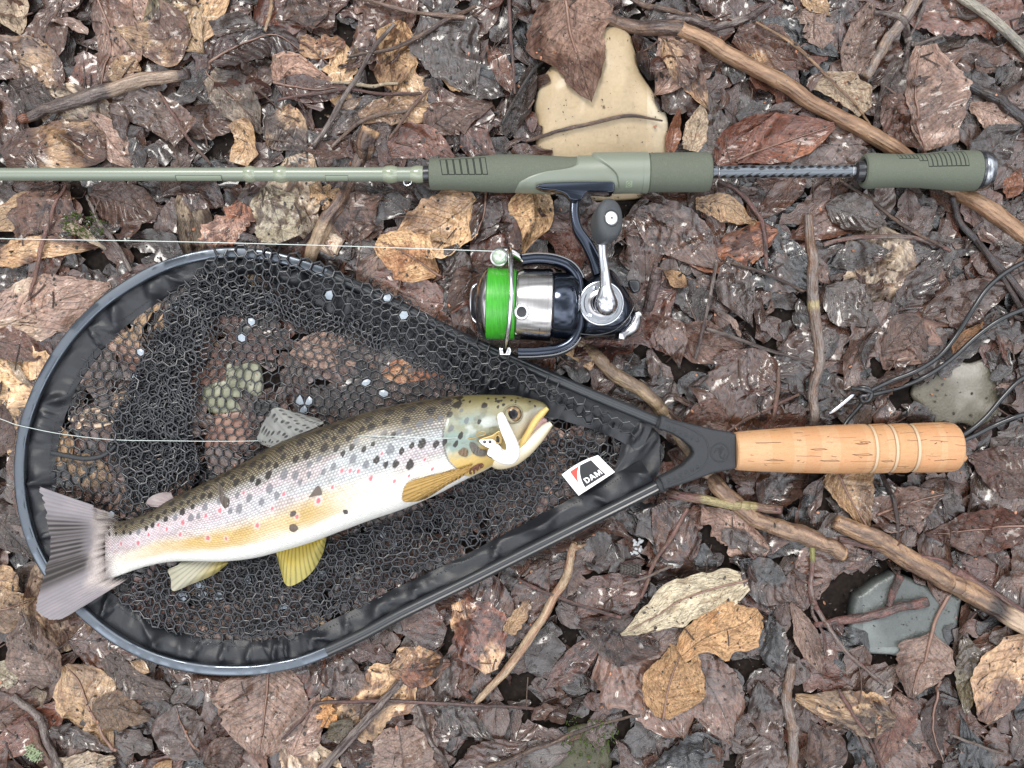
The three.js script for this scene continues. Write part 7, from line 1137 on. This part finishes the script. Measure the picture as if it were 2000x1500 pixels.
  fin('adipose_fin', [[340, 972], [325, 980], [310, 990]], [[334, 962], [312, 963], [292, 972], [285, 984], [294, 990]], 62, 58, (u, v, o) => put3(o, mix3([0.26, 0.2, 0.19], [0.19, 0.17, 0.17], fbm(u * 6, v * 6, 3, 2))), { rays: 5, arch: 2, tr: 0 });
  const amber = (a, b, nr, sd) => (u, v, o) => { let c = mix3(a, b, smooth(0.2, 0.9, u * 0.6 + 0.5 * fbm(u * 5, v * 7, 3, sd))); c = mix3(c, c.map(q => q * 0.42), rayTint(v, nr, u, sd) * 0.75); put3(o, c); };
  fin('pectoral_fin', [[926, 900], [922, 908], [916, 918]], [[906, 910], [850, 921], [806, 934], [797, 950], [796, 970], [830, 970], [876, 942], [900, 930]], 60, 60, amber([0.42, 0.26, 0.085], [0.4, 0.25, 0.08], 16, 4), { rays: 12, arch: 6, onBody: true, label: 'amber pectoral fin' });
  fin('pelvic_fin', [[538, 1064], [585, 1056], [634, 1044]], [[537, 1074], [546, 1112], [560, 1145], [590, 1134], [613, 1112], [630, 1080], [637, 1050]], 44, 38, amber([0.46, 0.33, 0.05], [0.34, 0.29, 0.09], 16, 8), { rays: 12, arch: 8, label: 'yellow pelvic fin' });
  fin('anal_fin', [[356, 1096], [400, 1096], [448, 1096]], [[346, 1106], [326, 1114], [332, 1132], [336, 1154], [372, 1142], [418, 1122], [446, 1100]], 46, 38, (u, v, o) => { let c = mix3([0.34, 0.32, 0.24], [0.34, 0.27, 0.09], smooth(0.55, 0.9, v)); c = mix3(c, c.map(q => q * 0.5), rayTint(v, 11, u, 6) * 0.6); put3(o, c); }, { rays: 11, arch: 7, label: 'pale yellow anal fin' });
  TR.userDataTmp = null; delete TR.userDataTmp;
  TR.hOf = (x, y) => { const [s, th] = inv(x, y); return hOf(s, th); };
}

// ------------------------------------------------------------------ lure in the mouth, and its line
{
  const lu = thing('spoon_lure', 'white and gold spoon lure hooked at the corner of the trout mouth', 'fishing lure', at(985, 860, 100));
  const h0 = 136, pl = (list, h, t, bev = 1.4) => plate(plan(smoothOutline(list, 60), h), h, t, bev);
  const white = phys({ color: rgb(0.8, 0.77, 0.74), roughness: 0.28, clearcoat: 0.8, clearcoatRoughness: 0.08 });
  part(lu, 'black_back', pl([[971, 846], [982, 880], [1000, 894], [1000, 905], [986, 906], [962, 896], [951, 889], [955, 884], [966, 880]], h0 - 5, 5), blackGloss);
  part(lu, 'white_blade', pl([[972, 810], [979, 805], [986, 811], [994, 828], [1002, 850], [1010, 869], [1014, 885], [1010, 899], [1000, 907], [987, 905], [967, 896], [952, 888], [955, 876], [966, 866], [974, 868], [982, 877], [988, 878], [988, 868], [979, 846], [973, 826]], h0, 7, 3), white);
  part(lu, 'curved_body', tube([[977, 807], [984, 826], [993, 848], [1001, 868], [1004, 884], [998, 895], [984, 896], [968, 889], [957, 881]].map(([x, y]) => at(x, y, h0 + 4)), [5, 8, 9.5, 10.5, 11, 11, 10, 9, 4.5], 90, 20, { flat: 0.75 }), white);
  const gold = phys({ color: rgb(0.36, 0.25, 0.09), metalness: 0.4, roughness: 0.35 });
  part(lu, 'gold_blade', pl([[934, 860], [944, 854], [960, 849], [976, 840], [982, 846], [980, 866], [970, 878], [960, 876], [946, 870]], h0 - 8, 6, 2.4), gold);
  part(lu, 'white_belly', pl([[936, 861], [948, 858], [962, 858], [970, 866], [968, 876], [958, 876], [945, 870]], h0 - 1.5, 2.2, 0.8), white);
  for (const x of [946.5, 957]) { const p = at(x, 863, h0); part(lu, 'eye_dot', turned(p.clone().setY(h0), p.clone().setY(h0 + 2), [[0, 3], [1.6, 2.8], [2, 0.1]], 18, 0), blackGloss); }
  const wire = (pts, r, m) => part(lu, 'wire', tube(pts.map(([x, y, h]) => at(x, y, h)), [r], 40, 8), m);
  wire([[912, 856, 128], [926, 856, 132], [936, 852, 136], [948, 848, 138], [946, 843, 138], [936, 845, 137], [928, 852, 134]], 1.1, gold);
  wire([[966, 856, h0 + 4], [972, 850, h0 + 7], [978, 856, h0 + 8], [974, 866, h0 + 6], [968, 864, h0 + 5]], 1.3, gold);
  wire([[976, 874, h0 + 4], [986, 886, h0 + 10], [994, 894, h0 + 10], [996, 886, h0 + 8], [992, 880, h0 + 7]], 1.3, chrome);
  part(lu, 'swivel', tube([[902, 855], [907, 856], [912, 856]].map(([x, y]) => at(x, y, 128)), [1.6, 2.6, 1.6], 12, 10), chrome);
  const lineMat = phys({ color: rgb(0.5, 0.55, 0.52), roughness: 0.35 });
  single('fishing_line', tube([[-700, 700, 30], [-60, 802, 40], [0, 818, 44], [30, 829, 46], [60, 836, 50], [110, 846, 50], [210, 858, 36], [330, 861, 34], [500, 861, 60], [620, 853, 110], [760, 852, 152], [850, 856, 148], [902, 855, 130]].map(([x, y, h]) => at(x, y, h)), [0.7], 160, 6), lineMat, 'thin pale line running from the left edge to the lure', 'fishing line');
  single('fishing_line', tube([[-900, 440, 80], [0, 466, 100], [300, 471, 104], [650, 480, 110], [975, 491, 119]].map(([x, y, h]) => at(x, y, h)), [0.85], 80, 6), lineMat, 'thin pale green line running from the left edge to the reel', 'fishing line');
}

// ------------------------------------------------------------------ elastic cord with knot and clip
{
  const rubber = phys({ color: rgb(0.014, 0.015, 0.017), roughness: 0.32, clearcoat: 0.3, clearcoatRoughness: 0.2 });
  const cd = thing('elastic_cord', 'black elastic cord with a knot and a small metal clip, running off the right edge', 'cord', at(1760, 760, 12));
  const cord = (pts, r = 4.4, up = 12) => part(cd, 'cord', tube(pts.map(([x, y, h]) => at(x, y, h ?? Math.min(58, hWide(x, y, 4) + up))), [r], 120, 12), rubber);
  cord([[2040, 494], [2000, 512], [1960, 535], [1926, 566], [1900, 604], [1870, 652], [1836, 694], [1790, 724], [1740, 744], [1706, 760], [1690, 768]], 4.6, 16);
  cord([[2040, 594], [2000, 604], [1950, 626], [1906, 658], [1860, 700], [1810, 734], [1760, 756], [1716, 768], [1694, 772]], 4.6, 14);
  cord([[1690, 770], [1684, 786], [1668, 806], [1652, 826], [1640, 850]], 4, 10);
  cord([[1862, 858], [1890, 844], [1924, 816], [1960, 774], [1990, 744], [2040, 716]], 4.6, 14);
  cord([[1864, 866], [1900, 852], [1940, 832], [1990, 812], [2040, 802]], 4.6, 10);
  part(cd, 'knot', tube([[1670, 760, 34], [1684, 756, 42], [1698, 760, 46], [1694, 772, 44], [1682, 774, 40], [1684, 784, 36], [1696, 782, 42], [1702, 768, 46], [1690, 762, 48], [1662, 758, 34]].map(([x, y, h]) => at(x, y, h)), [4.2], 90, 10), rubber);
  part(cd, 'metal_clip', tube([[1619, 808, 28], [1626, 804, 29], [1646, 788, 31], [1664, 773, 33], [1669, 770, 33]].map(([x, y, h]) => at(x, y, h)), [3.4, 5, 5.2, 4.6, 3], 30, 14), phys({ color: rgb(0.42, 0.43, 0.45), metalness: 1, roughness: 0.25 }));
  part(cd, 'wire_loop', tube([[1686, 790, 30], [1692, 776, 40], [1700, 762, 46], [1697, 770, 46], [1690, 786, 34]].map(([x, y, h]) => at(x, y, h)), [1.5], 30, 8), chrome);
}
// ------------------------------------------------------------------ bits on the fish and in the litter
{
  const bit = (label, o, c) => { const cx = o.reduce((s, p) => s + p[0], 0) / o.length, cy = o.reduce((s, p) => s + p[1], 0) / o.length, pts = smoothOutline(o, 28), k = 88; let h0 = 0; const g = gridGeo(28, 5, (u, v, i) => { const [ox, oy] = pts[i % 28], x = lerp(cx, ox, v), y = lerp(cy, oy, v), p = at(x, y, k), h = TR.hOf(x, y) + 1.6 + 1.2 * vnoise(x / 5, y / 5, 3); return { p: [p.x, h, p.z] }; }, { wrap: true }); return single('leaf_fragment', g, phys({ color: rgb(...c), roughness: 0.5 }), label, 'leaf fragment', 'bits of leaf stuck to the trout'); };
  bit('dark narrow leaf bit on the trout flank near the small rear back fin', [[429, 944], [437, 948], [444, 966], [455, 972], [453, 986], [446, 990], [436, 976]], [0.06, 0.045, 0.035]);
  bit('dark triangular leaf bit on the middle of the trout flank', [[634, 942], [641, 958], [630, 961], [616, 964], [622, 956]], [0.1, 0.075, 0.06]);
  bit('dark oval leaf bit on the yellow lower flank of the trout', [[578, 1018], [588, 1018], [592, 1026], [582, 1033], [575, 1028]], [0.1, 0.07, 0.05]);
  bit('small dark leaf bit above the oval one on the trout', [[580, 993], [590, 992], [588, 999], [579, 1002]], [0.07, 0.055, 0.05]);
  bit('tiny dark leaf bit on the pale belly of the trout', [[680, 989], [688, 990], [687, 997], [681, 996]], [0.06, 0.05, 0.045]);
  bit('red-brown leaf shred below the gill cover of the trout', [[916, 922], [926, 908], [942, 903], [946, 908], [934, 918], [924, 926]], [0.13, 0.05, 0.03]);
  bit('dark grey leaf flake on the trout cheek beside the lure', [[920, 862], [928, 862], [940, 874], [952, 878], [950, 888], [934, 888], [924, 880]], [0.1, 0.085, 0.07]);
  bit('brown leaf shred on the throat of the trout', [[898, 880], [908, 872], [916, 876], [914, 888], [902, 886]], [0.14, 0.09, 0.05]);
  const r = rng(9), fl = [];
  for (let i = 0; i < 16; i++) { const x = 1226 + r() * 28, y = 1056 + r() * 26 + (i > 20 ? r() * 22 : 0), s = 1.2 + r() * 2.6, h = hAt(x, y) + 4 + r() * 5; const g = new THREE.IcosahedronGeometry(s, 1); g.scale(1, 0.6, 1 + r()); g.rotateY(r() * 6); g.translate(x - 1000, h, y - 750); g.deleteAttribute('uv'); fl.push(g); }
  single('down_feather', mergeGeometries(fl), phys({ color: rgb(0.34, 0.35, 0.36), roughness: 0.9 }), 'scrap of white fluffy down below the lower net arm', 'feather');
  const cone = thing('pine_cone', 'small dark pine cone half buried below the scrap of white down', 'pine cone', new THREE.Vector3(1230 - 1000, hAt(1230, 1108), 1108 - 750)), cm = phys({ color: rgb(0.035, 0.028, 0.024), roughness: 0.55 });
  const ch = Math.min(34, hAt(1230, 1108) + 8); part(cone, 'core', (() => { const g = new THREE.SphereGeometry(12, 20, 14); g.scale(1.7, 0.8, 1.1); g.translate(230, ch, 358); return g; })(), cm);
  for (let i = 0; i < 7; i++) for (let j = 0; j < 6; j++) { const a = j / 6 * 3.14 + 0.3 + (i & 1) * 0.26, x = -17 + i * 5.6, rr = 11 * Math.sqrt(Math.max(0.1, 1 - Math.pow(x / 24, 2))); const g = new THREE.SphereGeometry(4, 8, 6); g.scale(1.2, 0.45, 1); g.rotateZ(0.5); g.rotateX(a - 1.57); g.translate(230 + x, ch + Math.sin(a) * rr * 0.85, 358 + Math.cos(a) * rr); part(cone, 'cone_scale', g, cm); }
  const moss = [], mr = rng(31); for (let i = 0; i < 420; i++) { const cl = i % 3, [cx, cy, R] = [[80, 1462, 16], [1150, 1440, 40], [170, 440, 26]][cl], a = mr() * 6.28, d = R * Math.sqrt(mr()), x = cx + d * Math.cos(a) * 1.5, y = cy + d * Math.sin(a), h = hAt(x, y) + 1, L = 4 + mr() * 5, lx = (mr() - 0.5) * 8, ly = (mr() - 0.5) * 8; const pale = cl === 0; moss.push(tube([new THREE.Vector3(x - 1000, h, y - 750), new THREE.Vector3(x - 1000 + lx, h + L, y - 750 + ly)], [1.5, 0.5], 1, 4, { straight: true, tint: () => pale ? [0.42, 0.5, 0.32] : [0.07, 0.11, 0.02] })); }
  single('moss_tufts', mergeGeometries(moss), phys({ vertexColors: true, roughness: 0.8 }), 'small tufts of moss and lichen on the litter', 'moss', null, 'stuff');
}

renderer.render(scene, camera);
